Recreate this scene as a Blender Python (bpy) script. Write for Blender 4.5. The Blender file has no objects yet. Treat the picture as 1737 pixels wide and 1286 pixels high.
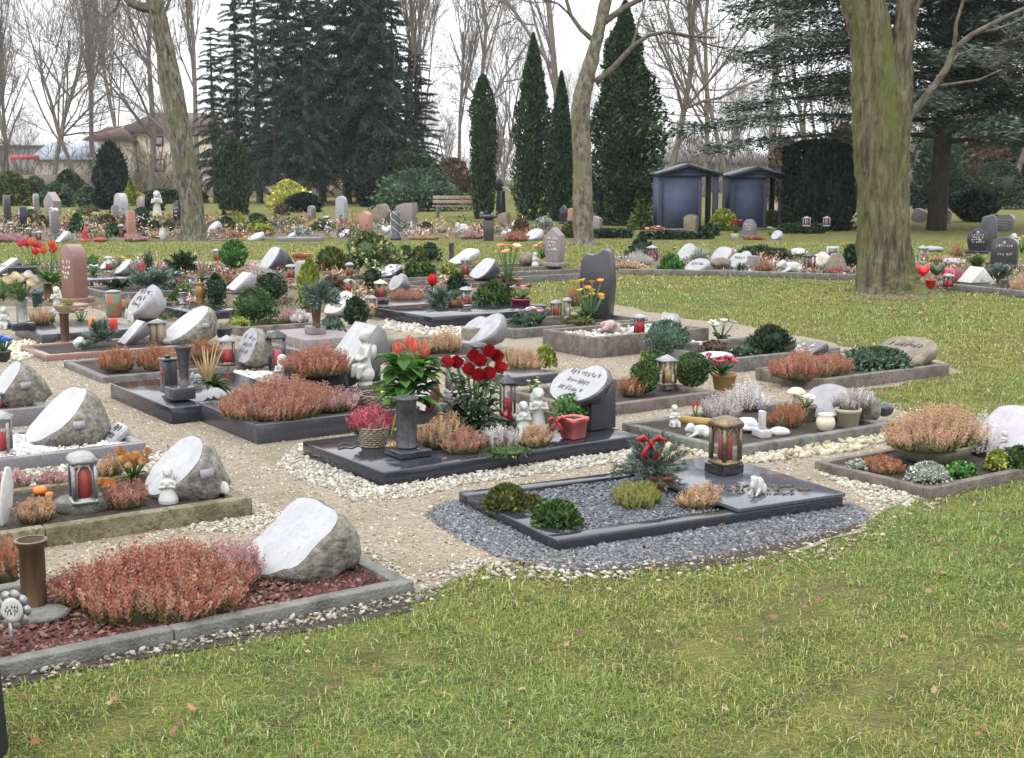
SKYS, SUNS, EXPO, HAZE = .11, .5, 0.8, .00028
GRASS = [(3.2, 4.6, 19000, .038, .0029), (4.6, 7, 12500, .038, .0036), (7, 11, 6000, .042, .005), (11, 18, 2300, .05, .008), (18, 32, 600, .055, .014)]
import bpy, math, random, numpy as np
from mathutils import Vector, Matrix, noise as mnoise
rng = np.random.default_rng(7)
random.seed(7)
S = bpy.context.scene
COL = S.collection
R = math.radians
# ---------------------------------------------------------------- camera
F_, CX, CY, HC = 2200.0, 868.5, 643.0, 1.6
PITCH = math.atan((643 - 300) / F_)
cp, sp = math.cos(PITCH), math.sin(PITCH)
cam = bpy.data.cameras.new('camera')
camo = bpy.data.objects.new('camera', cam)
COL.objects.link(camo)
camo.location = (0, 0, HC)
camo.rotation_euler = (math.pi / 2 - PITCH, 0, 0)
cam.sensor_width = 36
cam.lens = F_ / 1737 * 36
cam.clip_end = 2000
cam.clip_start = 0.05
S.camera = camo

def ray(px, py):
    u, v = (px - CX) / F_, -(py - CY) / F_
    return np.array([u, cp + v * sp, -sp + v * cp])
def P(px, py, z=0.0):                       # point of the plane at height z seen at a photo pixel
    r = ray(px, py)
    return np.array([0, 0, HC]) + r * ((z - HC) / r[2])
def Q(px, py, y):                           # point at world depth y seen at a photo pixel
    r = ray(px, py)
    return np.array([0, 0, HC]) + r * (y / r[1])
def ppm(p):                                 # pixels per metre at a point
    return F_ / (p[1] * cp - (p[2] - HC) * sp)
GR = math.atan2(.568, .823)                 # direction of the grave rows
BX = np.array([.823, .568, 0]); AX = np.array([-.568, .823, 0])

# ---------------------------------------------------------------- materials
def nn(nt, t, **k):
    n = nt.nodes.new(t)
    for a, b in k.items():
        if a.startswith('i_'): n.inputs[a[2:].replace('_', ' ')].default_value = b
        else: setattr(n, a, b)
    return n
MATS = {}
def lum(c): return (c[0], c[1], c[2], 1)
def M(name, c1, c2=None, scale=12, rough=.6, bump=0, bscale=None, spec=.4, metal=0, attr=False, c3=None,
      s3=60, t3=.62, coat=0, stretch=(1, 1, 1), trans=0, emis=0, detail=4, contrast=(.35, .65), alpha=1, transl=0, w3=.12):
    if name in MATS: return MATS[name]
    m = bpy.data.materials.new(name); m.use_nodes = True
    nt = m.node_tree; b = nt.nodes['Principled BSDF']; L = nt.links.new
    pos = nn(nt, 'ShaderNodeNewGeometry').outputs['Position']
    if stretch != (1, 1, 1):
        mp = nn(nt, 'ShaderNodeMapping'); mp.inputs['Scale'].default_value = stretch
        L(pos, mp.inputs['Vector']); pos = mp.outputs['Vector']
    col = None
    if c2 is not None:
        n = nn(nt, 'ShaderNodeTexNoise'); n.inputs['Scale'].default_value = scale; n.inputs['Detail'].default_value = detail
        n.inputs['Roughness'].default_value = .65
        L(pos, n.inputs['Vector'])
        rp = nn(nt, 'ShaderNodeMapRange'); rp.inputs['From Min'].default_value = contrast[0]; rp.inputs['From Max'].default_value = contrast[1]
        L(n.outputs['Fac'], rp.inputs['Value'])
        mx = nn(nt, 'ShaderNodeMix', data_type='RGBA'); mx.inputs['A'].default_value = lum(c1); mx.inputs['B'].default_value = lum(c2)
        L(rp.outputs['Result'], mx.inputs['Factor']); col = mx.outputs['Result']
        if c3 is not None:
            n3 = nn(nt, 'ShaderNodeTexNoise'); n3.inputs['Scale'].default_value = s3; n3.inputs['Detail'].default_value = 3
            L(pos, n3.inputs['Vector'])
            r3 = nn(nt, 'ShaderNodeMapRange'); r3.inputs['From Min'].default_value = t3; r3.inputs['From Max'].default_value = t3 + w3
            L(n3.outputs['Fac'], r3.inputs['Value'])
            m3 = nn(nt, 'ShaderNodeMix', data_type='RGBA'); m3.inputs['B'].default_value = lum(c3)
            L(col, m3.inputs['A']); L(r3.outputs['Result'], m3.inputs['Factor']); col = m3.outputs['Result']
    if attr:
        a = nn(nt, 'ShaderNodeAttribute', attribute_name='Col')
        if col is None: col = a.outputs['Color']
        else:
            mm = nn(nt, 'ShaderNodeMix', data_type='RGBA', blend_type='MULTIPLY'); mm.inputs['Factor'].default_value = 1
            L(col, mm.inputs['A']); L(a.outputs['Color'], mm.inputs['B']); col = mm.outputs['Result']
    if col is None: b.inputs['Base Color'].default_value = lum(c1)
    else: L(col, b.inputs['Base Color'])
    b.inputs['Roughness'].default_value = rough
    b.inputs['Specular IOR Level'].default_value = spec
    b.inputs['Metallic'].default_value = metal
    b.inputs['Coat Weight'].default_value = coat
    b.inputs['Coat Roughness'].default_value = .08
    b.inputs['Transmission Weight'].default_value = trans
    b.inputs['Alpha'].default_value = alpha
    if emis:
        b.inputs['Emission Color'].default_value = lum(c1); b.inputs['Emission Strength'].default_value = emis
    if bump:
        n2 = nn(nt, 'ShaderNodeTexNoise'); n2.inputs['Scale'].default_value = bscale or scale * 3; n2.inputs['Detail'].default_value = 5
        L(pos, n2.inputs['Vector'])
        bp = nn(nt, 'ShaderNodeBump'); bp.inputs['Strength'].default_value = min(1, bump); bp.inputs['Distance'].default_value = .02 * max(1, bump)
        L(n2.outputs['Fac'], bp.inputs['Height']); L(bp.outputs['Normal'], b.inputs['Normal'])
    if transl:
        tr = nn(nt, 'ShaderNodeBsdfTranslucent'); ms = nn(nt, 'ShaderNodeMixShader'); ms.inputs[0].default_value = transl
        if col is not None: L(col, tr.inputs['Color'])
        else: tr.inputs['Color'].default_value = lum(c1)
        L(b.outputs[0], ms.inputs[1]); L(tr.outputs[0], ms.inputs[2])
        L(ms.outputs[0], nt.nodes['Material Output'].inputs['Surface'])
    MATS[name] = m
    return m
def plain(c, rough=.5, **k):
    return M('tint_%.2f_%.2f_%.2f_%.2f_%s' % (*c, rough, '_'.join(map(str, k.values()))), c, tuple(x * .72 for x in c), scale=30, rough=rough, **k)
FOL = M('foliage', (1, 1, 1), attr=True, rough=.6, spec=.25)
FOLT = M('thin_foliage', (1, 1, 1), attr=True, rough=.6, spec=.2, transl=.3)
ATT = M('tinted_stone', (1, 1, 1), (.75, .75, .75), attr=True, rough=.75, scale=60)
PETAL = M('petals', (1, 1, 1), attr=True, rough=.55, spec=.25, transl=.25)
BLACKG = M('polished_black_granite', (.012, .013, .018), (.032, .034, .045), scale=140, rough=.10, spec=.5, c3=(.07, .073, .09), s3=260, t3=.6, bump=.015, bscale=9)
DARKG = M('dark_grey_granite', (.028, .028, .034), (.065, .065, .074), scale=150, rough=.2, spec=.5, c3=(.12, .12, .128), s3=300, t3=.62)
GREYG = M('grey_granite', (.11, .105, .115), (.20, .195, .205), scale=120, rough=.3, spec=.45, c3=(.06, .06, .065), s3=240, t3=.64)
PALEG = M('pale_polished_face', (.27, .27, .28), (.35, .35, .362), scale=7, rough=.28, spec=.4, c3=(.25, .25, .26), s3=40, t3=.57, detail=8, bump=.08, bscale=30)
ROUGHS = M('rough_boulder', (.085, .08, .068), (.27, .255, .22), scale=22, rough=.85, bump=.9, bscale=38, c3=(.11, .11, .06), s3=12, t3=.52, w3=.2, detail=9)
BROWNS = M('brown_sandstone', (.13, .105, .075), (.23, .195, .15), scale=9, rough=.8, bump=.5, bscale=60)
REDG = M('red_brown_granite', (.16, .085, .07), (.27, .15, .13), scale=110, rough=.22, spec=.5, c3=(.08, .05, .05), s3=220)
REDS = M('red_sandstone', (.32, .15, .115), (.42, .22, .17), scale=20, rough=.8, bump=.3)
MAUVE = M('mauve_stone', (.17, .145, .15), (.25, .215, .22), scale=20, rough=.6, bump=.3)
LIGHTS = M('light_grey_stone', (.24, .24, .255), (.34, .34, .36), scale=16, rough=.7, bump=.2)
CONC = M('weathered_concrete', (.08, .08, .068), (.20, .197, .18), scale=9, rough=.9, bump=.6, bscale=90, c3=(.14, .14, .115), s3=26, t3=.56, detail=8)
MOSSC = M('mossy_concrete', (.095, .085, .045), (.25, .215, .15), scale=8, rough=.92, bump=.6, bscale=80, c3=(.10, .095, .045), s3=40, t3=.5, detail=9)
GREYK = M('grey_kerbstone', (.075, .072, .07), (.17, .162, .155), scale=10, rough=.7, bump=.4, bscale=90, c3=(.08, .075, .065), s3=33, t3=.57, detail=8)
BROWNK = M('brown_kerbstone', (.085, .068, .058), (.19, .158, .138), scale=10, rough=.8, bump=.5, bscale=90, c3=(.09, .08, .06), s3=33, t3=.56, detail=8)
SOIL = M('dark_soil', (.022, .016, .012), (.06, .045, .034), scale=30, rough=.95, bump=1, bscale=70)
REDSOIL = M('red_mulch_bed', (.05, .016, .014), (.10, .035, .03), scale=50, rough=.9, bump=1, bscale=120)
WHITEB = M('white_pebble_bed', (.45, .44, .42), (.7, .69, .67), scale=60, rough=.8, bump=1, bscale=90)
SLATEB = M('slate_chip_bed', (.05, .055, .065), (.15, .16, .18), scale=70, rough=.7, bump=1, bscale=90)
BRONZE = M('bronze', (.12, .088, .055), (.23, .175, .115), scale=30, rough=.42, metal=.6, bump=.2)
DBRONZE = M('dark_bronze', (.045, .027, .016), (.11, .065, .035), scale=20, rough=.45, metal=.35, bump=.2, stretch=(1, 1, .15))
IRON = M('dark_metal', (.05, .05, .055), (.10, .10, .105), scale=20, rough=.4, metal=.6)
PEWTER = M('grey_cast_metal', (.22, .22, .22), (.36, .36, .36), scale=25, rough=.45, metal=.6, bump=.3)
WHITEP = M('white_plaster', (.38, .38, .36), (.5, .5, .48), scale=20, rough=.6)
WHITEM = M('white_marble', (.34, .34, .34), (.45, .45, .45), scale=14, rough=.3)
GLASS = M('lantern_glass', (.3, .3, .29), rough=.05, spec=.5, alpha=.16)
REDGL = M('red_candle', (.62, .025, .025), (.5, .02, .02), scale=30, rough=.3, transl=.3)
WAXW = M('candle_wax', (.75, .68, .5), rough=.5)
ENGR = M('dark_lettering', (.045, .045, .05), (.09, .09, .09), rough=.5)
GOLD = M('pale_lettering', (.55, .52, .42), (.7, .68, .6), rough=.4)
WICKER = M('wicker', (.16, .14, .115), (.30, .27, .22), scale=60, rough=.8, bump=.8, bscale=80)
BARK = M('grey_brown_bark', (.085, .075, .06), (.20, .18, .15), scale=8, rough=.95, bump=1, bscale=20, stretch=(1, 1, .3))
TWIG = M('twig_bark', (.10, .085, .075), (.19, .165, .15), scale=3, rough=.95)
WOOD = M('weathered_wood', (.2, .15, .11), (.33, .26, .2), scale=10, rough=.8, stretch=(1, 1, .2))

# ---------------------------------------------------------------- mesh builder
class MB:
    def __init__(s): s.V = []; s.C = []; s.F = {}; s.n = 0
    def add(s, V, F, c=None):
        V = np.asarray(V, float)
        if c is None: c = (1, 1, 1)
        c = np.asarray(c, float)
        if c.ndim == 1: c = np.tile(c, (len(V), 1))
        s.V.append(V); s.C.append(c)
        if isinstance(F, np.ndarray) and F.ndim == 2: F = [F]
        elif not (len(F) and isinstance(F[0], np.ndarray) and F[0].ndim == 2):
            d = {}
            for f in F: d.setdefault(len(f), []).append(f)
            F = [np.array(v) for v in d.values()]
        for f in F: s.F.setdefault(f.shape[1], []).append(f + s.n)
        s.n += len(V)
        return s
    def addm(s, VF, c=None, off=(0, 0, 0), rz=0, sc=1):
        V, F = VF; V = np.asarray(V, float) * sc
        if rz:
            a, b = math.cos(rz), math.sin(rz); V = np.stack([V[:, 0] * a - V[:, 1] * b, V[:, 0] * b + V[:, 1] * a, V[:, 2]], 1)
        return s.add(V + np.asarray(off, float), F, c)
    def mesh(s, name, mat, smooth=False):
        me = bpy.data.meshes.new(name)
        if not s.V: return me
        V = np.concatenate(s.V); C = np.concatenate(s.C)
        lt, ls, st, tot = [], [], [], 0
        for k, fl in s.F.items():
            f = np.concatenate(fl); lt.append(f.ravel()); st.append(tot + np.arange(len(f)) * k); tot += f.size
        lt = np.concatenate(lt).astype(np.int32); st = np.concatenate(st).astype(np.int32)
        me.vertices.add(len(V)); me.vertices.foreach_set('co', V.astype(np.float32).ravel())
        me.loops.add(len(lt)); me.loops.foreach_set('vertex_index', lt)
        me.polygons.add(len(st)); me.polygons.foreach_set('loop_start', st)
        at = me.attributes.new('Col', 'FLOAT_COLOR', 'POINT')
        at.data.foreach_set('color', np.concatenate([C, np.ones((len(C), 1))], 1).astype(np.float32).ravel())
        me.update(calc_edges=True)
        if smooth: me.polygons.foreach_set('use_smooth', np.ones(len(st), bool))
        me.materials.append(mat)
        return me

def box(x0, x1, y0, y1, z0, z1, taper=1):
    cx, cy = (x0 + x1) / 2, (y0 + y1) / 2
    v = [(x0, y0, z0), (x1, y0, z0), (x1, y1, z0), (x0, y1, z0)]
    v += [(cx + (x - cx) * taper, cy + (y - cy) * taper, z1) for x, y, _ in v]
    return np.array(v), [(3, 2, 1, 0), (4, 5, 6, 7), (0, 1, 5, 4), (1, 2, 6, 5), (2, 3, 7, 6), (3, 0, 4, 7)]
def lathe(prof, n=16, cap=True, sx=1, sy=1):
    a = np.arange(n) * 2 * math.pi / n
    V = np.concatenate([np.stack([np.cos(a) * r * sx, np.sin(a) * r * sy, np.full(n, z)], 1) for r, z in prof])
    F = []
    for k in range(len(prof) - 1):
        for i in range(n):
            j = (i + 1) % n
            F.append((k * n + i, k * n + j, (k + 1) * n + j, (k + 1) * n + i))
    if cap: F += [tuple(range(n - 1, -1, -1)), tuple(range((len(prof) - 1) * n, len(prof) * n))]
    return V, F
def tube(pts, rad, n=6, cap=True):
    pts = np.asarray(pts, float); rad = np.broadcast_to(rad, (len(pts),))
    d = np.gradient(pts, axis=0); d /= np.linalg.norm(d, axis=1)[:, None] + 1e-9
    up = np.array([0, 0, 1.]) if abs(d[0][2]) < .9 else np.array([1., 0, 0])
    a = np.arange(n) * 2 * math.pi / n; V = []
    u = np.cross(d[0], up); u /= np.linalg.norm(u)
    for p, t, r in zip(pts, d, rad):
        u = u - t * (u @ t); u /= np.linalg.norm(u) + 1e-9; w = np.cross(t, u)
        V.append(p + r * (np.cos(a)[:, None] * u + np.sin(a)[:, None] * w))
    V = np.concatenate(V); i = np.arange(n); j = (i + 1) % n
    F = [np.concatenate([np.stack([k * n + i, k * n + j, (k + 1) * n + j, (k + 1) * n + i], 1) for k in range(len(pts) - 1)])]
    if cap: F += [np.array([list(range(n - 1, -1, -1))]), np.array([list(range((len(pts) - 1) * n, len(pts) * n))])]
    return V, F
def prism(o, y0, y1, axis='y'):              # outline (a, z) extruded along an axis
    n = len(o); o = np.asarray(o, float)
    mk = (lambda t: np.stack([o[:, 0], np.full(n, t), o[:, 1]], 1)) if axis == 'y' else (lambda t: np.stack([np.full(n, t), o[:, 0], o[:, 1]], 1))
    V = np.concatenate([mk(y0), mk(y1)])
    F = [tuple(range(n)), tuple(range(2 * n - 1, n - 1, -1))] + [((i + 1) % n, i, n + i, n + (i + 1) % n) for i in range(n)]
    return V, F
_ico = {}
def ico(sub=1):
    if sub not in _ico:
        import bmesh
        bm = bmesh.new(); bmesh.ops.create_icosphere(bm, subdivisions=sub, radius=1)
        _ico[sub] = (np.array([v.co[:] for v in bm.verts]), np.array([[v.index for v in f.verts] for f in bm.faces])); bm.free()
    return _ico[sub]
def blob(sub=2, amp=.15, fr=1.6, seed=0, sc=(1, 1, 1)):
    V, F = ico(sub); V = V.copy()
    for i, v in enumerate(V):
        V[i] = v * (1 + amp * mnoise.noise(Vector(v * fr) + Vector((seed * 7.3, seed * 3.1, seed)))) 
    return V * np.array(sc), F
def wob(V, amp, fr, seed=0):
    V = np.asarray(V, float).copy()
    for i, v in enumerate(V):
        V[i] += amp * np.array(mnoise.noise_vector(Vector(v * fr) + Vector((seed * 5.1, seed * 2.7, seed))))
    return V
def cards(Cn, D, Nn, L, W, col, mb, bend=0):
    """diamond leaves: centre Cn, direction D, normal Nn, half length L, half width W"""
    D = D / (np.linalg.norm(D, axis=1)[:, None] + 1e-9)
    S_ = np.cross(D, Nn); S_ /= np.linalg.norm(S_, axis=1)[:, None] + 1e-9
    L = np.broadcast_to(L, (len(Cn),))[:, None]; W = np.broadcast_to(W, (len(Cn),))[:, None]
    V = np.stack([Cn - D * L, Cn + S_ * W - D * L * .1, Cn + D * L - Nn * L * bend, Cn - S_ * W - D * L * .1], 1).reshape(-1, 3)
    F = np.arange(len(V)).reshape(-1, 4)
    mb.add(V, F, np.repeat(col, 4, 0))
def rdir(n):
    v = rng.normal(size=(n, 3)); return v / np.linalg.norm(v, axis=1)[:, None]
def pal(cols, n, jit=.25):
    c = np.array(cols, float); w = rng.integers(0, len(c), n)
    return np.clip(c[w] * (1 + jit * rng.normal(size=(n, 1))), .003, .95)

# ---------------------------------------------------------------- objects
def obj(name, me, parent=None, loc=None, rz=None, sc=None):
    o = bpy.data.objects.new(name, me); COL.objects.link(o)
    if loc is not None: o.location = loc
    if rz is not None: o.rotation_euler = (0, 0, rz)
    if sc is not None: o.scale = sc
    if parent is not None: o.parent = parent
    return o
def tag(o, label=None, cat=None, group=None, kind=None):
    if label: o['label'] = label
    if cat: o['category'] = cat
    if group: o['group'] = group
    if kind: o['kind'] = kind
    return o
def thing(name, label, cat, parts, loc, rz=0, sc=(1, 1, 1), group=None):
    """parts: list of (path 'part' or 'part>sub', mesh, bevel). One part only: the thing is that mesh itself."""
    if len(parts) == 1:
        o = obj(name, parts[0][1], None, loc, rz, sc)
        if len(parts[0]) > 2 and parts[0][2]: bev(o, parts[0][2])
        return tag(o, label, cat, group)
    r = tag(obj(name, None, None, loc, rz, sc), label, cat, group); r.empty_display_size = .1
    made = {}
    for p in parts:
        path = p[0].split('>')
        par = r if len(path) == 1 else made[path[0]]
        o = obj(path[-1], p[1], par)
        if len(path) == 1: made[path[0]] = o
        if len(p) > 2 and p[2]: bev(o, p[2])
        if len(p) > 3 and p[3]: o['label'] = p[3]
        if len(p) > 4 and p[4]: o['kind'] = p[4]
    return r
def bev(o, w):
    m = o.modifiers.new('bevel', 'BEVEL'); m.width = w; m.segments = 2; m.limit_method = 'ANGLE'; m.angle_limit = R(40)
CACHE = {}
def cached(key, fn):
    if key not in CACHE: CACHE[key] = fn()
    return CACHE[key]
def place(px, py, z, w, h, ext=1.0, k=.5):
    """ground spot and size in metres of something whose outline stands at (px, py) with size w x h photo pixels"""
    p0 = P(px, py, z); s = ppm(p0); wm = w / s
    p = p0 + np.array([0, wm * ext / 2, 0]); s2 = ppm(p); wm = w / s2
    p[0] = (px - CX) / F_ * (p[1] * cp - (p[2] - HC) * sp)
    tilt = (HC - z) / p[1]
    hm = max(h / s2 - tilt * wm * ext * k, .45 * h / s2)
    return p, wm, hm
# ================================================================ builders (metres; they face local -x)
def outline(kind, n=30, seed=0, rough=.1):
    r_ = random.Random(seed)
    if kind == 'rect': return [(-1, -1), (1, -1), (1, 1), (-1, 1)]
    if kind == 'shield': return [(-.8, -1), (.8, -1), (1, .3), (.55, .95), (0, .82), (-.55, .95), (-1, .3)]
    if kind == 'heart':
        o = []
        for i in range(n):
            t = 2 * math.pi * i / n - math.pi / 2
            r = 1 - .30 * max(0, math.cos(t - math.pi * .62)) ** 14 + .06 * math.sin(2 * t + 1)
            o.append((r * math.cos(t), r * math.sin(t)))
        return o
    o = []
    for i in range(n):
        t = 2 * math.pi * i / n
        c, s_ = math.cos(t), math.sin(t)
        e = .62 if kind == 'slab' else .82
        x, y = math.copysign(abs(c) ** e, c), math.copysign(abs(s_) ** e, s_)
        k = 1 + rough * (mnoise.noise(Vector((c * 1.3 + seed * 4.1, s_ * 1.3, seed * 2.3))) * 1.6 + .25 * mnoise.noise(Vector((c * 5 + seed, s_ * 5, 1.7))))
        o.append((x * k, y * k))
    return o
def letters(fr, rows, seed, size=.03, mat=ENGR, hgt=.004):
    """strokes of carved writing; fr(a,b) -> point on the face, a across, b up, both -1..1; rows: list of (b, a0, a1)"""
    mb = MB(); r_ = random.Random(seed)
    p0, pu, pv = fr(0, 0), fr(1, 0), fr(0, 1)
    U, V_ = pu - p0, pv - p0; lu, lv = np.linalg.norm(U), np.linalg.norm(V_)
    U, V_ = U / lu, V_ / lv; N = np.cross(U, V_)
    for b, a0, a1 in rows:
        a = a0
        while a < a1:
            w = size * r_.uniform(.5, 1.0) / lu
            for q in range(r_.choice((2, 2, 3))):
                th = r_.choice((1.57, 1.4, .0, .9, 2.2, 1.57))
                d = U * math.cos(th) + V_ * math.sin(th); e = np.cross(N, d)
                c = fr(a + w * (.2 + .6 * r_.random()), b) + V_ * size * r_.uniform(-.3, .3)
                l, t = size * r_.uniform(.3, .55), size * .085
                v = [c - d * l - e * t, c + d * l - e * t, c + d * l + e * t, c - d * l + e * t]
                v = v + [x + N * hgt for x in v]
                mb.add(np.array(v), box(0, 1, 0, 1, 0, 1)[1])
            a += w * 1.35
            if r_.random() < .12: a += w * .8
    return mb.mesh('lettering', mat)
def lying(w, h, kind='rock', seed=0, face=PALEG, body=ROUGHS, rows=0, plaque=False, dx=.62, thick=.55, rough=.1, lsize=.03, lmat=ENGR, drop=True):
    o = outline(kind, seed=seed, rough=rough)
    D = w * dx; n = np.array([-h, 0, D]); n /= np.linalg.norm(n)
    c = np.array([-.12 * w, 0, .53 * h]); u = np.array([0, -w / 2, 0]); v = np.array([D / 2, 0, h * .47])
    fr = lambda a, b: c + u * a + v * b + n * .004
    fo = np.array([c + u * a * .965 + v * b * .965 + n * .003 for a, b in o]); m = len(o)
    f = MB(); f.add(np.concatenate([fo, [c + n * .003]]), [(i, (i + 1) % m, m) for i in range(m)])
    T = thick * h; b = MB(); rings = []
    steps = ((0, 1), (.1, 1.035), (.3, 1.05), (.6, 1.0), (.85, .92), (1, .8)) if kind not in ('rect',) else ((0, 1), (.5, 1), (1, .98))
    for s_, k in steps:
        r = np.array([c + u * a * k + v * bb * k - n * T * s_ for a, bb in o])
        if kind != 'rect' and s_ > 0: r = wob(r, .05 * w * min(1, s_ * 3), 9 / max(.3, w) * .5, seed)
        if drop: r[:, 2] = np.where(s_ >= .6, r[:, 2] - (r[:, 2]) * (s_ - .5) * .9, r[:, 2])
        r[:, 2] = np.maximum(r[:, 2], -.01); rings.append(r)
    V = np.concatenate(rings); F = []
    for k in range(len(rings) - 1):
        for i in range(m):
            j = (i + 1) % m; F.append((k * m + j, k * m + i, (k + 1) * m + i, (k + 1) * m + j))
    F += [tuple(range(m)), tuple(range(len(rings) * m - 1, (len(rings) - 1) * m - 1, -1))]
    b.add(V, F)
    parts = [('rough_back' if body is ROUGHS else 'body', b.mesh('body', body), None), ('polished_face', f.mesh('face', face), None)]
    if rows:
        bs = np.linspace(.45, -.3, rows) if rows > 1 else [.1]
        parts.append(('lettering', letters(fr, [(y, -.6 + .1 * (i % 2), .55 - .08 * i) for i, y in enumerate(bs)], seed, lsize, lmat)))
    if plaque:
        pl = MB(); e = .035; q = rings[2]; i = int(m * .52); i = max(range(m), key=lambda k_: -q[k_][1] + .3 * q[k_][0])
        pc = (q[i] + q[(i + 1) % m] + q[i - 1]) / 3 + np.array([.0, -.006, .0]); pc[2] = max(.45 * h, pc[2])
        V, F = box(-e, e, -.012, 0, -e * .6, e * .6)
        pl.addm((V, F), off=pc, rz=.25); parts.append(('number_plate', pl.mesh('plate', LIGHTS)))
    return parts
def stele(w, h, kind='arch', t=.14, mat=GREYG, base=True, rows=3, seed=0, lmat=GOLD, medallion=False, lsize=None):
    if kind == 'arch': o = [(-1, 0), (1, 0)] + [(math.cos(a), .72 + .28 * math.sin(a)) for a in np.linspace(0, math.pi, 15)]
    elif kind == 'round': o = [(-1, 0), (1, 0)] + [(math.cos(a), .5 + .5 * math.sin(a)) for a in np.linspace(0, math.pi, 17)]
    elif kind == 'pent': o = [(-.78, 0), (.78, 0), (1, .62), (0, 1), (-1, .62)]
    elif kind == 'gable': o = [(-1, 0), (1, 0), (1, .8), (0, 1), (-1, .8)]
    elif kind == 'slant': o = [(-1, 0), (1, 0), (1, .82), (.6, .9), (-.2, .97), (-1, 1)]
    elif kind == 'wave': o = [(-.8, 0), (.8, 0), (1, .5), (.95, .82), (.6, .93), (.2, .9), (-.2, .94), (-.55, 1), (-.85, .95), (-.98, .5)]
    elif kind == 'bell': o = [(-.78, 0), (.78, 0), (1, .42), (.92, .78), (.5, .86), (0, 1), (-.5, .86), (-.92, .78), (-1, .42)]
    elif kind == 'boulder': o = [(x * .95, .5 + y * .5) for x, y in outline('rock', 22, seed, .16)]
    else: o = [(-1, 0), (1, 0), (1, 1), (-1, 1)]
    bh = .1 * h if base else 0
    o2 = [(a * w / 2, bh + z * (h - bh)) for a, z in o]
    b = MB(); b.addm(prism(o2, -t / 2, t / 2, 'x'))
    parts = [('body', b.mesh('body', mat), .012 if kind != 'boulder' else .03)]
    if base: parts.append(('plinth', MB().addm(box(-t * .85, t * .85, -w * .56, w * .56, 0, bh)).mesh('plinth', mat), .008))
    fr = lambda a, z: np.array([-t / 2 - .001, -a * w / 2, bh + (z * .5 + .5) * (h - bh)])
    if rows:
        parts.append(('lettering', letters(fr, [(y, -.6 + .12 * (i % 2), .6 - .1 * (i % 3)) for i, y in enumerate(np.linspace(.35, -.25, rows))], seed, lsize or .05 * h + .01, lmat)))
    if medallion:
        V, F = lathe([(.07 * h, 0), (.07 * h, .008)], 14); V = V[:, [2, 0, 1]] * np.array([-1, .8, 1]); V[:, 2] += bh + .78 * (h - bh); V[:, 0] -= t / 2
        parts.append(('portrait_medallion', MB().add(V, F).mesh('medallion', LIGHTS)))
    return parts
def lantern(w, h, style='round', metal=IRON, cap=None, candle=REDGL, cw=.5, ch=.55, open_=False, plinth=None):
    cap = cap or metal; r = w / 2; parts = []; n = 16 if style == 'round' else 4
    rot = math.pi / 4 if n == 4 else 0; q = 1.35 if n == 4 else 1
    def L(prof): 
        V, F = lathe(prof, n); a, b = math.cos(rot), math.sin(rot)
        return np.stack([V[:, 0] * a - V[:, 1] * b, V[:, 0] * b + V[:, 1] * a, V[:, 2]], 1), F
    parts.append(('base', MB().addm(L([(r * q, 0), (r * q, .05 * h), (r * q * .88, .07 * h), (r * q * .88, .1 * h)])).mesh('base', metal)))
    for a in np.arange(4) * math.pi / 2 + math.pi / 4:
        x, y = math.cos(a) * r * q * .84, math.sin(a) * r * q * .84; e = r * .12
        parts.append(('post', MB().addm(box(x - e, x + e, y - e, y + e, .1 * h, .8 * h)).mesh('post', metal)))
    if style in ('bronze', 'cast'):
        for a in np.arange(4) * math.pi / 2:
            p = MB()
            for s_ in (-1, 1):
                d = np.array([math.cos(a), math.sin(a), 0]); t = np.array([-d[1], d[0], 0])
                p.addm(tube([d * r * .86 + t * s_ * r * .6 + [0, 0, .12 * h], d * r * .86 + t * s_ * r * .55 + [0, 0, .62 * h], d * r * .86 + t * s_ * r * .3 + [0, 0, .74 * h], d * r * .86 + [0, 0, .79 * h]], r * .09, 5))
            parts.append(('arch_tracery', p.mesh('tracery', metal)))
    parts.append(('glass_pane', MB().addm(L([(r * q * .76, .1 * h), (r * q * .76, .8 * h)])).mesh('glass', GLASS)))
    parts.append(('candle', MB().addm(lathe([(r * cw, .1 * h), (r * cw, .1 * h + ch * .7 * h), (r * cw * .8, .12 * h + ch * .7 * h)], 12)).mesh('candle', candle), None))
    if style == 'square': cp_ = [(r * q * 1.1, .79 * h), (r * q * 1.15, .83 * h), (r * q * .25, .97 * h), (r * q * .1, 1.0 * h)]
    elif style in ('bronze', 'cast'): cp_ = [(r * q * 1.02, .78 * h), (r * q * 1.05, .86 * h), (r * q * .8, .95 * h), (r * q * .3, 1.0 * h)]
    else: cp_ = [(r * 1.0, .79 * h), (r * 1.22, .82 * h), (r * 1.15, .88 * h), (r * .7, .96 * h), (r * .15, 1.0 * h)]
    parts.append(('cap', MB().addm(L(cp_)).mesh('cap', cap, style == 'round')))
    if plinth: 
        parts = [(a, b) + tuple(c) for a, b, *c in parts]
    return parts
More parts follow.
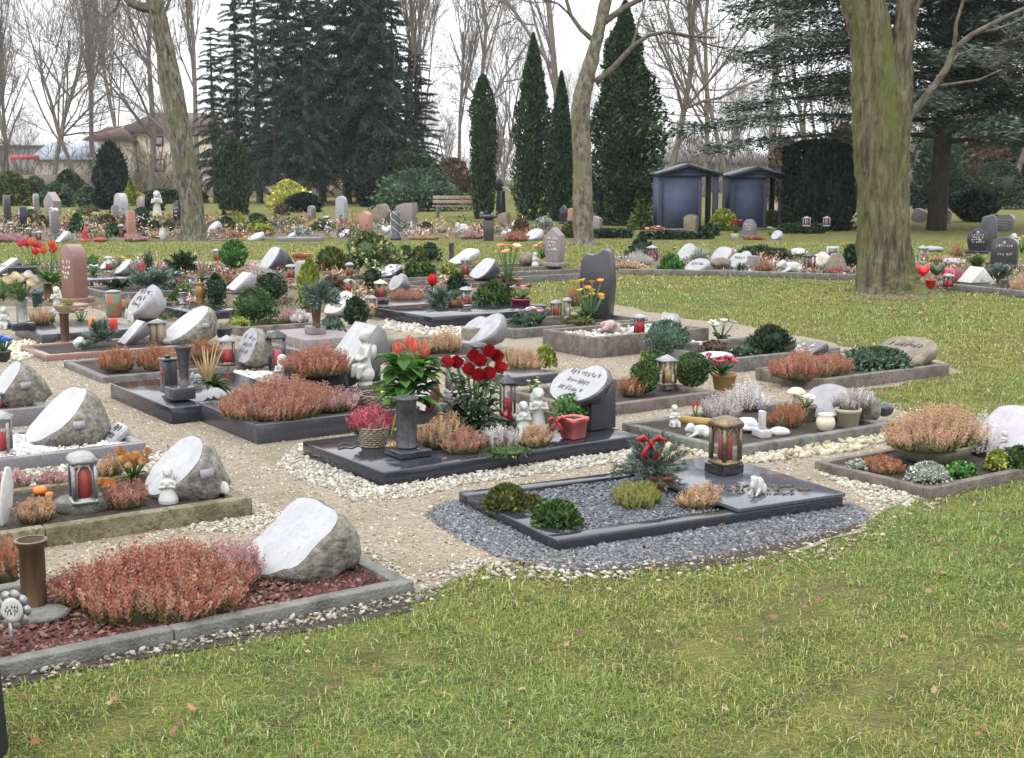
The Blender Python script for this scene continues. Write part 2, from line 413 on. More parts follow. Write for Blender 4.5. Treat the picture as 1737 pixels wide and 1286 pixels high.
VP = {'cone': [(.34, 0), (.36, .03), (.30, .08), (.34, .4), (.46, .93), (.5, .97), (.5, 1), (.40, 1), (.36, .7)],
      'flare': [(.42, 0), (.42, .04), (.27, .1), (.25, .3), (.33, .75), (.5, .97), (.5, 1), (.42, 1), (.3, .75)],
      'tube': [(.44, 0), (.44, .02), (.40, .05), (.41, .9), (.5, .96), (.5, 1), (.4, 1), (.37, .6)],
      'amphora': [(.3, 0), (.34, .03), (.28, .08), (.46, .35), (.5, .55), (.42, .8), (.34, .9), (.46, .98), (.46, 1), (.34, 1), (.3, .85)],
      'bowl': [(.3, 0), (.36, .1), (.46, .6), (.5, .92), (.5, 1), (.46, 1), (.43, .85)],
      'pot': [(.34, 0), (.38, .05), (.46, .8), (.5, .82), (.5, 1), (.46, 1), (.44, .85)],
      'urn': [(.32, 0), (.38, .08), (.5, .4), (.46, .7), (.36, .82), (.40, .92), (.40, 1), (.34, 1), (.3, .85)],
      'drum': [(.47, 0), (.5, .04), (.5, .9), (.53, .93), (.53, 1), (.48, 1), (.47, .88)]}
def vessel(w, h, prof='pot', mat=DBRONZE, n=20, ribs=0, base=None, rim=None):
    V, F = lathe([(r * w, z * h) for r, z in VP[prof]], 48 if ribs else n)
    if ribs:
        a = np.arctan2(V[:, 1], V[:, 0]); k = 1 + .035 * np.sign(np.cos(a * ribs)) * (V[:, 2] < .8 * h); V[:, 0] *= k; V[:, 1] *= k
    parts = [('body', MB().addm((V, F)).mesh('vessel', mat, not ribs))]
    if base: parts.append(('foot_plate', MB().addm(lathe([(base * w, 0), (base * w, .05 * h)], 20)).mesh('foot', mat)))
    if rim: 
        rr = VP[prof][-3][0] * w
        parts.append(('rim', MB().addm(lathe([(rr * .9, h), (rr * 1.05, h * .985), (rr * 1.05, h * 1.01), (rr * .88, h * 1.01)], n, False)).mesh('rim', rim)))
    return parts
def soilcap(w, z): return MB().addm(lathe([(.44 * w, z), (.02, z + .01)], 14)).mesh('soil', SOIL)
HE = {'rose': [(.38, .13, .11), (.44, .19, .15), (.34, .145, .09), (.46, .28, .20), (.29, .105, .065), (.36, .22, .14)], 'salmon': [(.38, .185, .13), (.34, .165, .10), (.42, .26, .18), (.30, .13, .095), (.38, .2, .17)],
      'tan': [(.46, .31, .18), (.52, .36, .22), (.38, .27, .15), (.5, .27, .18)], 'pink': [(.40, .06, .10), (.5, .10, .15), (.33, .05, .07), (.55, .22, .25)],
      'silver': [(.46, .43, .41), (.36, .34, .33), (.56, .53, .51)], 'white': [(.7, .68, .68), (.6, .57, .56), (.48, .45, .45)], 'mauve': [(.44, .26, .27), (.36, .2, .2), (.52, .34, .33)],
      'rust': [(.34, .14, .08), (.28, .105, .06), (.40, .22, .12)], 'peach': [(.52, .33, .22), (.58, .36, .25), (.47, .30, .19), (.42, .30, .18)],
      'green': [(.13, .16, .04), (.18, .21, .05), (.10, .14, .04)], 'yellowgreen': [(.24, .25, .05), (.17, .2, .05), (.30, .28, .09)]}
def heather(w, d, h, pl='rose', seed=0, dens=1.0, low=((.10, .10, .035), (.16, .10, .05)), rect=False, leaf=1.0):
    g = np.random.default_rng(seed + 100); mb = MB()
    N = int(min(3000, max(90, dens * 2900 * w * d)))
    if rect: x, y = g.uniform(-.5, .5, N) * w, g.uniform(-.5, .5, N) * d; rr = np.maximum(abs(x / w), abs(y / d)) * 2
    else:
        t, r = g.uniform(0, 6.283, N), np.sqrt(g.uniform(0, 1, N)); k = 1 + .15 * np.sin(2 * t + seed) + .10 * np.sin(5 * t + 2 * seed) + .06 * np.sin(9 * t + seed)
        x, y, rr = r * np.cos(t) * w / 2 * .86 * k, r * np.sin(t) * d / 2 * .86 * k, r
    nz = np.array([mnoise.noise(Vector((a * 7 + seed, b * 7, .3))) for a, b in zip(x, y)])
    h = h * .87; top = h * (1 - (.42 if not rect else .2) * rr ** 2.4) * (.92 + .42 * nz) * g.uniform(.74, 1.16, N)
    out = np.stack([x / (w / 2), y / (d / 2), np.zeros(N)], 1) * .30 * h * (rr[:, None]) + g.normal(size=(N, 3)) * .05 * h
    base = np.stack([x, y, np.zeros(N)], 1); tip = base + out; tip[:, 2] = top
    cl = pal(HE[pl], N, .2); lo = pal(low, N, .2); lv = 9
    lw = min(.0085, .05 * w) * leaf
    ax = tip - base
    for i in range(lv):
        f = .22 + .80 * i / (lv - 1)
        for q in range(3):
            a = g.uniform(0, 6.283, N); dirv = np.stack([np.cos(a), np.sin(a), np.full(N, 1.1)], 1)
            c = base + ax * f + dirv * np.array([1, 1, .2]) * lw * .6 + g.normal(size=(N, 3)) * lw * .25
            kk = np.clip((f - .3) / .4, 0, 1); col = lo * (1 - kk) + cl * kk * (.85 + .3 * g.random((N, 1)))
            cards(c, dirv, np.stack([np.cos(a + 1.2), np.sin(a + 1.2), np.full(N, .3)], 1), lw * 1.25 * (1.15 - .55 * f), lw * .45 * (1.2 - .55 * f), col, mb)
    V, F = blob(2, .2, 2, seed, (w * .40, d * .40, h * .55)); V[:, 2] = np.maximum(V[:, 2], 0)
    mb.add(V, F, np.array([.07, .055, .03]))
    return [('foliage', mb.mesh('heather', FOL))]
GP = {'box': [(.05, .10, .025), (.085, .145, .04), (.03, .06, .018)], 'dark': [(.018, .044, .020), (.034, .07, .029), (.011, .026, .013), (.05, .075, .03)], 'hebe': [(.08, .14, .09), (.06, .11, .07), (.11, .17, .12)],
      'olive': [(.07, .085, .02), (.10, .11, .03), (.05, .065, .015)], 'lime': [(.20, .24, .03), (.15, .19, .03), (.26, .28, .06)], 'yew': [(.006, .016, .010), (.011, .024, .013), (.005, .011, .007)],
      'rhodo': [(.05, .10, .045), (.035, .07, .035), (.08, .13, .07), (.03, .055, .03)], 'gold': [(.40, .38, .07), (.30, .32, .06), (.48, .44, .14)], 'blue': [(.10, .15, .12), (.07, .11, .09), (.14, .19, .16)],
      'brown': [(.10, .065, .04), (.14, .09, .055), (.07, .05, .03)], 'spruce': [(.012, .028, .018), (.019, .038, .025), (.008, .018, .012), (.028, .05, .034)], 'cedar': [(.085, .115, .095), (.05, .075, .06), (.12, .155, .13), (.06, .085, .06)],
      'var': [(.06, .10, .03), (.3, .31, .15), (.05, .08, .03), (.14, .17, .06)], 'grey': [(.30, .33, .28), (.22, .25, .2), (.4, .42, .37)], 'ivy': [(.03, .07, .04), (.05, .10, .05), (.11, .15, .10)], 'fresh': [(.06, .16, .03), (.09, .2, .04), (.045, .12, .03)]}
def crownpts(n, g, shape, w, d, h, seed, lump=.18):
    t = g.uniform(0, 6.283, n); z = g.uniform(0, 1, n) ** .9
    if shape == 'ball': u = g.uniform(-.95, 1, n); pr = np.sqrt(1 - u * u); z = .5 + .5 * u
    elif shape == 'dome': pr = np.sqrt(np.clip(1 - z ** 2.2, 0, 1))
    elif shape == 'cone': pr = 1.02 - z ** .9
    elif shape == 'column': pr = np.minimum(1, (1 - z) * 4.5) ** .6 * np.minimum(1, .72 + z * .9)
    elif shape == 'spire': pr = np.clip((1 - z) * 1.9, 0, 1) ** .8 * np.minimum(1, .8 + z * 1.2)
    elif shape == 'block': pr = np.minimum(1, (1 - z) * 9) ** .35 * (.93 + .07 * np.sin(t * 3 + seed))
    elif shape == 'egg': pr = np.sin(np.pi * np.clip(z * .88 + .12, 0, 1)) ** .7
    else: pr = np.minimum(1, (1 - z) * 6) ** .5
    nz = np.array([mnoise.noise(Vector((math.cos(a) * 1.6 + seed, math.sin(a) * 1.6, b * 3.2 * h / max(w, d)))) for a, b in zip(t, z)])
    n2 = np.array([mnoise.noise(Vector((math.cos(a) * 5 + seed * 3, math.sin(a) * 5, b * 8))) for a, b in zip(t, z)])
    k = pr * (1 + lump * 2 * nz + (.10 + lump * .5) * n2) * (1 - .42 * g.uniform(0, 1, n) ** 2.2) * (1 + .14 * (g.random(n) < .06))
    nrm = np.stack([np.cos(t), np.sin(t), np.where(shape in ('ball', 'dome'), 2 * z - .8, .35)], 1)
    return np.stack([k * np.cos(t) * w / 2, k * np.sin(t) * d / 2, z * h], 1), nrm, nz
def shrub(w, d, h, shape='ball', pl='box', leaf=.02, n=900, seed=0, lump=.12, up=.25, narrow=.5, core=True, stem=True, hang=0):
    g = np.random.default_rng(seed + 900); mb = MB()
    C, N, nz = crownpts(n, g, shape, w, d, h, seed, lump)
    D = N + rdir(n) * .8 + np.array([0, 0, up - hang]); NN = N + rdir(n) * .9
    L = leaf * g.uniform(.5, 1.45, n)
    cards(C, D, NN, L, L * narrow, pal(GP[pl], n, .3) * (1 + .35 * nz[:, None]).clip(.5, 1.6), mb, .25)
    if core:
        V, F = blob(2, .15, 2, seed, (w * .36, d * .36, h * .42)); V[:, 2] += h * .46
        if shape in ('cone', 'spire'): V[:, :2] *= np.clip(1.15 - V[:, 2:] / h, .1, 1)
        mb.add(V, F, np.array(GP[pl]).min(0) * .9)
    parts = [('foliage', mb.mesh('foliage', FOL))]
    if stem: parts.append(('stem', MB().addm(tube([(0, 0, -.01), (.01 * w, 0, h * .3), (0, 0, h * .55)], [.05 * w, .04 * w, .02 * w], 6)).mesh('stem', BARK)))
    return parts
def tuft(w, h, pl='lime', n=220, seed=0, wid=.004):
    g = np.random.default_rng(seed + 40); mb = MB(); a = g.uniform(0, 6.283, n); l = g.uniform(.6, 1.05, n)
    o = np.stack([np.cos(a), np.sin(a)], 1); sp_ = g.uniform(.1, 1, n)[:, None]; c = pal(GP[pl] if pl in GP else HE[pl], n)
    b = np.zeros((n, 3)); b[:, :2] = o * .12 * w * g.random((n, 1))
    pr = None
    side = np.stack([-o[:, 1], o[:, 0], np.zeros(n)], 1) * wid
    pts = []
    for f in (0, .4, .75, 1):
        p = b.copy(); p[:, :2] += o * sp_ * w / 2 * f ** 1.5; p[:, 2] += h * l * (f - .35 * sp_[:, 0] * f * f); pts.append((p, (1 - f) * .95 + .05))
    V = np.concatenate([np.stack([p - side * k, p + side * k], 1) for p, k in pts], 1).reshape(-1, 3)
    i = np.arange(n)[:, None] * 8
    F = np.concatenate([i + np.array([[2 * q, 2 * q + 1, 2 * q + 3, 2 * q + 2]]) for q in range(3)])
    mb.add(V, F, np.repeat(c, 8, 0)); return [('blades', mb.mesh('tuft', FOLT))]
# ---------------------------------------------------------------- flowers
def leafblade(mb, p, d, L, W, c, droop=.3):
    d = np.array(d, float); d /= np.linalg.norm(d); s_ = np.cross(d, (0, 0, 1)); s_ /= np.linalg.norm(s_) + 1e-6; nrm = np.cross(s_, d)
    V = []; 
    for f, k in ((0, .25), (.3, .9), (.6, 1), (.85, .5), (1, .04)):
        q = np.array(p) + d * L * f - np.array([0, 0, 1]) * L * droop * f * f
        V += [q - s_ * W * k + nrm * W * .3 * k, q - nrm * W * .1, q + s_ * W * k + nrm * W * .3 * k]
    F = [(3 * i + j, 3 * i + j + 1, 3 * i + j + 4, 3 * i + j + 3) for i in range(4) for j in range(2)]
    mb.add(np.array(V), F, np.array(c))
def tulip(c1, c2):
    mb = MB()
    for k in range(6):
        a = k * math.pi / 3; V = []
        for f, r in ((0, .15), (.25, .42), (.6, .44), (.85, .28), (1, .10)):
            for da in (-.55, 0, .55):
                rr = r * (1.0 if da == 0 else .93) * (1 if k % 2 else .92)
                V.append((rr * math.cos(a + da * (1 - .75 * f)), rr * math.sin(a + da * (1 - .75 * f)), f * (1.0 if k % 2 else .94)))
        mb.add(np.array(V), [(3 * i + j, 3 * i + j + 1, 3 * i + j + 4, 3 * i + j + 3) for i in range(4) for j in range(2)], np.linspace(c2, c1, 5).repeat(3, 0))
    return mb.mesh('tulip', PETAL, True)
def rose(c, seed=0):
    mb = MB(); g = random.Random(seed)
    for ring, (n, r, z, h) in enumerate(((3, .14, .35, .55), (4, .27, .2, .6), (5, .40, .08, .58), (6, .5, 0, .48))):
        for k in range(n):
            a = (k + g.random() * .4) * 2 * math.pi / n; V = []
            for f in (0, .35, .7, 1):
                for da in (-1, 0, 1):
                    rr = r * (.5 + .55 * math.sin(f * 1.9) + (.08 if f == 1 else 0)) * (1 if da == 0 else .97); t = a + da * math.pi / n * 1.25 * (.55 + .45 * math.sin(f * 2.2))
                    V.append((rr * math.cos(t), rr * math.sin(t), z + h * f - (.07 if f == 1 and da else 0)))
            mb.add(np.array(V), [(3 * i + j, 3 * i + j + 1, 3 * i + j + 4, 3 * i + j + 3) for i in range(3) for j in range(2)], np.array(c) * (.35 + .16 * ring + .35 * g.random()))
    return mb.mesh('rose', PETAL, True)
def star(c, n=6, open_=.5, ctr=(.6, .5, .1)):
    mb = MB()
    for k in range(n):
        a = k * 2 * math.pi / n; V = []
        for f, wv in ((0, .1), (.4, .26), (.75, .24), (1, .03)):
            for da in (-1, 0, 1): V.append((f * math.cos(a) * .5 * (.5 + open_) - da * wv * math.sin(a), f * math.sin(a) * .5 * (.5 + open_) + da * wv * math.cos(a), .15 + (1.1 - open_) * f ** .8 * .8 - (.1 * f * f)))
        mb.add(np.array(V), [(3 * i + j, 3 * i + j + 1, 3 * i + j + 4, 3 * i + j + 3) for i in range(3) for j in range(2)], np.array(c) * random.uniform(.8, 1.1))
    V, F = ico(1); mb.add(V * .1 + [0, 0, .22], F, np.array(ctr)); return mb.mesh('flower', PETAL)
def bouquet(w, h, heads, size, leafs='fresh', nl=26, lw=.16, seed=0, fill=None, low=.0, each=True, droop=.5, body=None):
    """heads: list of (mesh, x, y, z) in units of w,w,h; leaf blades below; fill: (palette, n, size) small florets"""
    g = random.Random(seed); parts = []; lv = MB(); st = MB()
    for k in range(nl):
        a = g.uniform(0, 6.283); e = g.uniform(.3, 1.3); L = g.uniform(.3, .62) * max(w, h) * .9
        leafblade(lv, (math.cos(a) * .06 * w, math.sin(a) * .06 * w, low * h + g.uniform(0, .25) * h), (math.cos(a), math.sin(a), e * 1.2), L, L * lw * g.uniform(.7, 1.2), pal(GP[leafs], 1)[0], droop * g.uniform(.4, 1.2))
    if body:                                 # leaves spread through the bunch: (count, length, width ratio, z0, z1, radius)
        for k in range(body[0]):
            a = g.uniform(0, 6.283); q = math.sqrt(g.random()); zz = g.uniform(body[3], body[4]); x, y = q * math.cos(a) * body[5] * w, q * math.sin(a) * body[5] * w
            leafblade(lv, (x * .8, y * .8, zz * h), (math.cos(a) + g.uniform(-.6, .6), math.sin(a) + g.uniform(-.6, .6), g.uniform(-.3, 1.1)), body[1] * g.uniform(.7, 1.3), body[1] * body[2] * g.uniform(.8, 1.2), pal(GP[leafs], 1)[0], .35)
    if fill:
        n = fill[1]; gg = np.random.default_rng(seed); t = gg.uniform(0, 6.283, n); r = np.sqrt(gg.random(n)) * w * .48
        C = np.stack([r * np.cos(t), r * np.sin(t), h * (.35 + .5 * gg.random(n)) * (1.05 - .5 * (r / (w * .5)) ** 2)], 1)
        cards(C, rdir(n), rdir(n), fill[2], fill[2] * .6, pal(GP[fill[0]], n), lv)
    parts.append(('leaves', lv.mesh('leaves', FOLT)))
    for i, (m, x, y, z) in enumerate(heads): st.addm(tube([(0, 0, 0), (x * w * .5, y * w * .5, z * h * .55), (x * w, y * w, z * h)], .006 * max(1, w / .3), 5), c=np.array([.07, .14, .04]))
    if heads: parts.append(('stems', st.mesh('stems', FOL)))
    if heads:
        for m, x, y, z in heads: parts.append(('blossom', m, None, (x * w, y * w, z * h, size, x, y)))
    return parts
def flowers(name, label, cat, parts, loc, group=None, rz=0):
    r = tag(obj(name, None, None, loc, rz), label, cat, group)
    for p in parts:
        o = obj(p[0], p[1], r)
        if p[0] == 'blossom':
            x, y, z, s_, tx, ty = p[3]; o.location = (x, y, z); o.scale = (s_,) * 3; o.rotation_euler = (-ty * .9, tx * .9, random.uniform(0, 6))
    return r
# ---------------------------------------------------------------- figures (one continuous body: overlapping volumes fused by a voxel remesh)
def fused(mb, mat, vox=.008): 
    return ('body', mb.mesh('figure', mat, True), vox)
def ell(mb, c, s_, rz=0, sub=2): V, F = ico(sub); mb.addm((V * np.array(s_), F), off=c, rz=rz)
def wing(h, side):
    mb = MB(); o = [(0, 0), (.18, .05), (.34, .3), (.40, .62), (.36, .95), (.22, 1.0), (.1, .8), (.0, .45)]
    mb.addm(prism([(a * h, z * h) for a, z in o], 0, .06 * h, 'y')); V = mb.V[0]; V[:, 1] += V[:, 0] * .5
    if side < 0: V[:, 1] *= -1; mb.F = {k: [f[:, ::-1] for f in v] for k, v in mb.F.items()}
    return mb
def angel(h, pose='kneel', base=False):
    b = MB(); T = lambda pts, r: b.addm(tube(np.array(pts) * h, np.array(r) * h, 8))
    if pose == 'stand':
        b.addm(lathe([(.21 * h, 0), (.2 * h, .05 * h), (.15 * h, .35 * h), (.11 * h, .58 * h), (.14 * h, .70 * h), (.06 * h, .78 * h)], 14, sx=.8)); hz = .88; sh = .70
    elif pose == 'sit':
        b.addm(lathe([(.22 * h, 0), (.24 * h, .08 * h), (.2 * h, .28 * h), (.15 * h, .5 * h), (.16 * h, .6 * h), (.07 * h, .68 * h)], 14)); hz = .82; sh = .58
        for s_ in (-1, 1): T([(-.05, s_ * .12, .2), (-.3, s_ * .13, .22), (-.36, s_ * .12, .04)], [.1, .075, .06])
    else:
        b.addm(lathe([(.26 * h, 0), (.27 * h, .1 * h), (.2 * h, .3 * h), (.14 * h, .48 * h), (.16 * h, .6 * h), (.07 * h, .68 * h)], 14)); hz = .82; sh = .58
    ell(b, (0, 0, hz * h), (.135 * h, .125 * h, .15 * h)); ell(b, (.03 * h, 0, (hz + .04) * h), (.14 * h, .145 * h, .14 * h))
    ell(b, (-.135 * h, 0, (hz - .02) * h), (.03 * h, .025 * h, .03 * h), sub=1)
    for s_ in (-1, 1):
        T([(0, s_ * .15, sh), (-.06, s_ * .2, sh - .16), (-.2, s_ * .04, sh - .1), (-.22, s_ * .01, sh + .02)], [.065, .055, .045, .035])
        ell(b, (-.11 * h, s_ * .055 * h, (hz + .02) * h), (.02 * h, .025 * h, .015 * h), sub=1)
    parts = [('figure', b.mesh('figure', WHITEP, True), -.014 * h)]
    for s_ in (-1, 1):
        w = wing(.5 * h, s_); V = w.V[0]; V[:, 0] += .08 * h; V[:, 1] += s_ * .03 * h; V[:, 2] += (sh - .3) * h
        parts.append(('wing', w.mesh('wing', WHITEP)))
    return parts
def critter(l, h, mat=WHITEP, seed=0):      # little animal figure lying down, head to -x
    b = MB(); ell(b, (.05 * l, 0, .42 * h), (.36 * l, .2 * l, .4 * h)); ell(b, (-.33 * l, 0, .62 * h), (.17 * l, .15 * l, .34 * h)); ell(b, (-.47 * l, 0, .52 * h), (.09 * l, .08 * l, .17 * h))
    for s_ in (-1, 1):
        b.addm(tube(np.array([(-.1 * l, s_ * .14 * l, .3 * h), (-.38 * l, s_ * .16 * l, .1 * h), (-.46 * l, s_ * .16 * l, .08 * h)]), [.07 * l, .055 * l, .05 * l], 7)); ell(b, (.25 * l, s_ * .15 * l, .25 * h), (.17 * l, .1 * l, .26 * h))
        ell(b, (-.30 * l, s_ * .14 * l, .75 * h), (.05 * l, .03 * l, .2 * h), sub=1)
    b.addm(tube(np.array([(.38 * l, 0, .3 * h), (.5 * l, .08 * l, .15 * h), (.42 * l, .2 * l, .08 * h)]), [.05 * l, .04 * l, .025 * l], 6))
    return [('figure', b.mesh('figure', mat, True), -.03 * l)]
def statue(name, label, cat, parts, loc, rz=GR, group=None):
    parts = list(parts); vox = parts[0][2]; parts[0] = (parts[0][0], parts[0][1])
    r = thing(name, label, cat, parts, loc, rz, group=group)
    o = r if len(parts) == 1 else r.children[0]
    for c in ([r] if len(parts) == 1 else r.children):
        if c.name.startswith('figure') or len(parts) == 1: o = c
    m = o.modifiers.new('fuse', 'REMESH'); m.mode = 'VOXEL'; m.voxel_size = max(-vox, .0025); m.use_smooth_shade = True
    sm = o.modifiers.new('soften', 'SMOOTH'); sm.iterations = 1; sm.factor = .5
    return r
# ---------------------------------------------------------------- trees
def grow(mb, p, d, L, r, lv, g, par):
    n = 4 if lv > 1 else 3; pts = [p]; dd = d.copy()
    for i in range(n):
        dd = dd + g.normal(size=3) * par['wig'] + np.array([0, 0, par['up'] * (1 if lv < par['lv'] else .2)]); dd /= np.linalg.norm(dd); pts.append(pts[-1] + dd * L / n)
    pts = np.array(pts); re = r * (.55 if lv else .25)
    mb.addm(tube(pts, np.linspace(r, re, n + 1), 8 if lv == par['lv'] else (5 if lv >= par['lv'] - 1 else 3), cap=False), c=np.array([1, 1, 1]))
    if lv == 0: return
    k = par['k'][par['lv'] - lv]
    for i in range(k):
        f = g.uniform(par['f0'] if lv == par['lv'] else .2, 1); q = f * n; j = min(int(q), n - 1); pp = pts[j] + (pts[j + 1] - pts[j]) * (q - j)
        ax = pts[j + 1] - pts[j]; ax /= np.linalg.norm(ax); s_ = g.normal(size=3); s_ -= ax * (s_ @ ax); s_ /= np.linalg.norm(s_)
        an = g.uniform(*par['ang']); nd = ax * math.cos(an) + s_ * math.sin(an)
        grow(mb, pp, nd, L * g.uniform(*par['len']) * (1.15 - .5 * f if lv == par['lv'] else 1), max(par['rmin'], (r + (re - r) * f) * g.uniform(.4, .6)), lv - 1, g, par)
TP = dict(wig=.10, up=.05, lv=4, k=(9, 6, 6, 4), f0=.3, ang=(.4, .95), len=(.42, .62), rmin=.012)
def bare(h, r, seed, **kw):
    par = dict(TP); par.update(kw); g = np.random.default_rng(seed); mb = MB(); tr = MB()
    grow(mb, np.zeros(3), np.array([0., 0, 1]), h, r, par['lv'], g, par)
    k = sum(1 for _ in [0]); 
    # the first tube added is the trunk: keep it apart from the crown
    tr.V = mb.V[:1]; tr.C = mb.C[:1]; nv = len(mb.V[0]); tr.n = nv
    tr.F = {4: [mb.F[4][0]]}; mb.V = mb.V[1:]; mb.C = mb.C[1:]; mb.n -= nv
    mb.F = {kk: [f - nv for f in v[(1 if kk == 4 else 0):]] for kk, v in mb.F.items()}
    return [('trunk', tr.mesh('trunk', BARK, True)), ('crown', mb.mesh('crown', TWIG))]
def spruce(h, w, seed, z0=.1, pl='spruce', droop=.35, nb=150, card=1.0):
    g = np.random.default_rng(seed); mb = MB(); tr = MB()
    tr.addm(tube([(0, 0, -.1), (0, 0, h * .5), (0, 0, h * .98)], [.016 * h, .011 * h, .002 * h], 8)); br = MB()
    C, D, N, L, cl = [], [], [], [], []
    for i in range(nb):
        f = (i + g.random()) / nb; z = h * min(.985, z0 + (1 - z0) * f + g.normal() * .012); rad = w / 2 * (1 - f) ** .75 * g.uniform(.6, 1.2) + .015 * h * (1 - f) + .05
        a = i * 2.4 + g.normal() * .3; o = np.array([math.cos(a), math.sin(a), 0]); n = max(7, int(64 * rad / w))
        dr = droop * (1 - .5 * f) * g.uniform(.45, 1.55)
        for j in range(n):
            q = (j + .6) / n; c = o * rad * q + np.array([0, 0, z + rad * (.25 * q - dr * 1.6 * q * q)])
            t = np.array([-o[1], o[0], 0])
            for s_ in (-1, -.75, -.5, -.25, 0, .25, .5, .75, 1):
                C.append(c + t * s_ * rad * .2 * (1.15 - q) + np.array([0, 0, -abs(s_) * rad * .07]) + g.normal(size=3) * .03 * rad); D.append(o * .8 + t * s_ * .8 + np.array([0, 0, -.35 - dr * q]) + g.normal(size=3) * .25); N.append(np.array([0, 0, 1]) + g.normal(size=3) * .6); L.append(.028 * w * g.uniform(.5, 1.5))
    n = len(C); L = np.array(L) * card; cards(np.array(C), np.array(D), np.array(N), L, L * .24, pal(GP[pl], n, .5), mb, .3)
    return [('trunk', tr.mesh('trunk', BARK, True)), ('crown', mb.mesh('crown', FOL))]

def basket(w, h):
    g = random.Random(3); mb = MB(); n = 9
    for i in range(n):
        z = h * (i + .5) / n; r = w * (.34 + .15 * (z / h) ** .7)
        mb.addm(tube([(r * math.cos(t) * (1 + .035 * (-1) ** (k + i)), r * math.sin(t) * (1 + .035 * (-1) ** (k + i)), z + g.uniform(-.1, .1) * h / n) for k, t in enumerate(np.linspace(0, 6.283, 29))], h / n * .62, 5), c=np.array([1, .95, .88]) * g.uniform(.7, 1.2))
    V, F = lathe([(.3 * w, 0), (.33 * w, .03 * h), (.45 * w, .85 * h), (.40 * w, .8 * h)], 18); mb.add(V, F, np.array([.35, .3, .25]))
    return [('body', mb.mesh('basket', M('wicker_strands', (.16, .14, .115), (.30, .27, .22), scale=60, rough=.8, attr=True, bump=.4, bscale=80))), ('soil', soilcap(w, h * .85))]
# ================================================================ light
W = bpy.data.worlds.new('World'); S.world = W; W.use_nodes = True
wn = W.node_tree; bg = wn.nodes['Background']
sky = nn(wn, 'ShaderNodeTexSky', sky_type='NISHITA'); sky.sun_disc = False
SUN_EL, SUN_AZ = R(52), R(215)
sky.sun_elevation = SUN_EL; sky.sun_rotation = SUN_AZ; sky.dust_density = 6; sky.air_density = 1.2; sky.ozone_density = 1
hs = nn(wn, 'ShaderNodeHueSaturation'); hs.inputs['Saturation'].default_value = .10
wn.links.new(sky.outputs[0], hs.inputs['Color']); cl = nn(wn, 'ShaderNodeMix', data_type='RGBA'); cl.inputs['Factor'].default_value = .85; 
tcn = nn(wn, 'ShaderNodeTexCoord'); sx = nn(wn, 'ShaderNodeSeparateXYZ'); wn.links.new(tcn.outputs['Generated'], sx.inputs[0])
gz = nn(wn, 'ShaderNodeMapRange'); gz.inputs['From Min'].default_value = .0; gz.inputs['From Max'].default_value = .85; wn.links.new(sx.outputs['Z'], gz.inputs['Value'])
gm = nn(wn, 'ShaderNodeMix', data_type='RGBA'); gm.inputs['A'].default_value = (8.6, 8.75, 9.0, 1); gm.inputs['B'].default_value = (17, 17.3, 17.8, 1)   # closed cloud cover, brighter overhead
wn.links.new(gz.outputs['Result'], gm.inputs['Factor']); wn.links.new(gm.outputs['Result'], cl.inputs['B'])
wn.links.new(hs.outputs[0], cl.inputs['A']); wn.links.new(cl.outputs['Result'], bg.inputs['Color'])
bg.inputs['Strength'].default_value = SKYS
sl = bpy.data.lights.new('sun', 'SUN'); sl.energy = SUNS; sl.angle = R(25); sl.color = (1, .97, .93)
so = bpy.data.objects.new('sun', sl); COL.objects.link(so)
az = SUN_AZ
so.rotation_euler = Vector((-math.sin(az) * math.cos(SUN_EL), -math.cos(az) * math.cos(SUN_EL), -math.sin(SUN_EL))).to_track_quat('-Z', 'Y').to_euler()
S.view_settings.view_transform = 'Standard'; S.view_settings.look = 'None'; S.view_settings.gamma = 1; S.view_settings.exposure = EXPO
S.cycles.max_bounces = 6; S.cycles.transparent_max_bounces = 10; S.cycles.volume_bounces = 0; S.cycles.use_adaptive_sampling = True; S.cycles.adaptive_threshold = .02
S.cycles.caustics_reflective = False; S.cycles.caustics_refractive = False
S.cycles.use_denoising = True

# ================================================================ ground
def inpoly(x, y, poly):
    c = np.zeros(len(x), bool); n = len(poly)
    for i in range(n):
        x1, y1 = poly[i][:2]; x2, y2 = poly[(i + 1) % n][:2]
        if y1 == y2: continue
        c ^= ((y1 > y) != (y2 > y)) & (x < (x2 - x1) * (y - y1) / (y2 - y1) + x1)
    return c
def ragged(pxs, step=.12, amp=.07, seed=0):
    w = [P(a, b)[:2] for a, b in pxs]; o = []
    for i in range(len(w)):
        a, b = np.array(w[i]), np.array(w[(i + 1) % len(w)]); L = np.linalg.norm(b - a); st = step * max(1, a[1] / 9); n = max(1, int(L / st))
        for k in range(n):
            q = a + (b - a) * k / n; s_ = max(1, q[1] / 12)
            v = mnoise.noise_vector(Vector((q[0] * 1.7 + seed, q[1] * 1.7, 0))); u = mnoise.noise_vector(Vector((q[0] * 6, q[1] * 6, seed)))
            o.append(q + amp * s_ * (np.array(v[:2]) + .5 * np.array(u[:2])))
    return o
def sheet(name, poly, z, mat, kind='structure'):
    from mathutils.geometry import delaunay_2d_cdt
    vs, _, fs, *_r = delaunay_2d_cdt([Vector((float(x), float(y))) for x, y in poly], [], [list(range(len(poly)))], 1, 1e-5)
    me = bpy.data.meshes.new(name); me.from_pydata([(v.x, v.y, z) for v in vs], [], [f if (vs[f[1]] - vs[f[0]]).cross(vs[f[2]] - vs[f[0]]) > 0 else f[::-1] for f in fs]); me.materials.append(mat)
    return tag(obj(name, me), kind=kind)
LAWN = M('lawn', (.092, .10, .028), (.215, .212, .06), scale=3.5, rough=.95, bump=2, bscale=60, c3=(.17, .13, .07), s3=2.6, t3=.55, w3=.2, detail=9, contrast=(.38, .62))
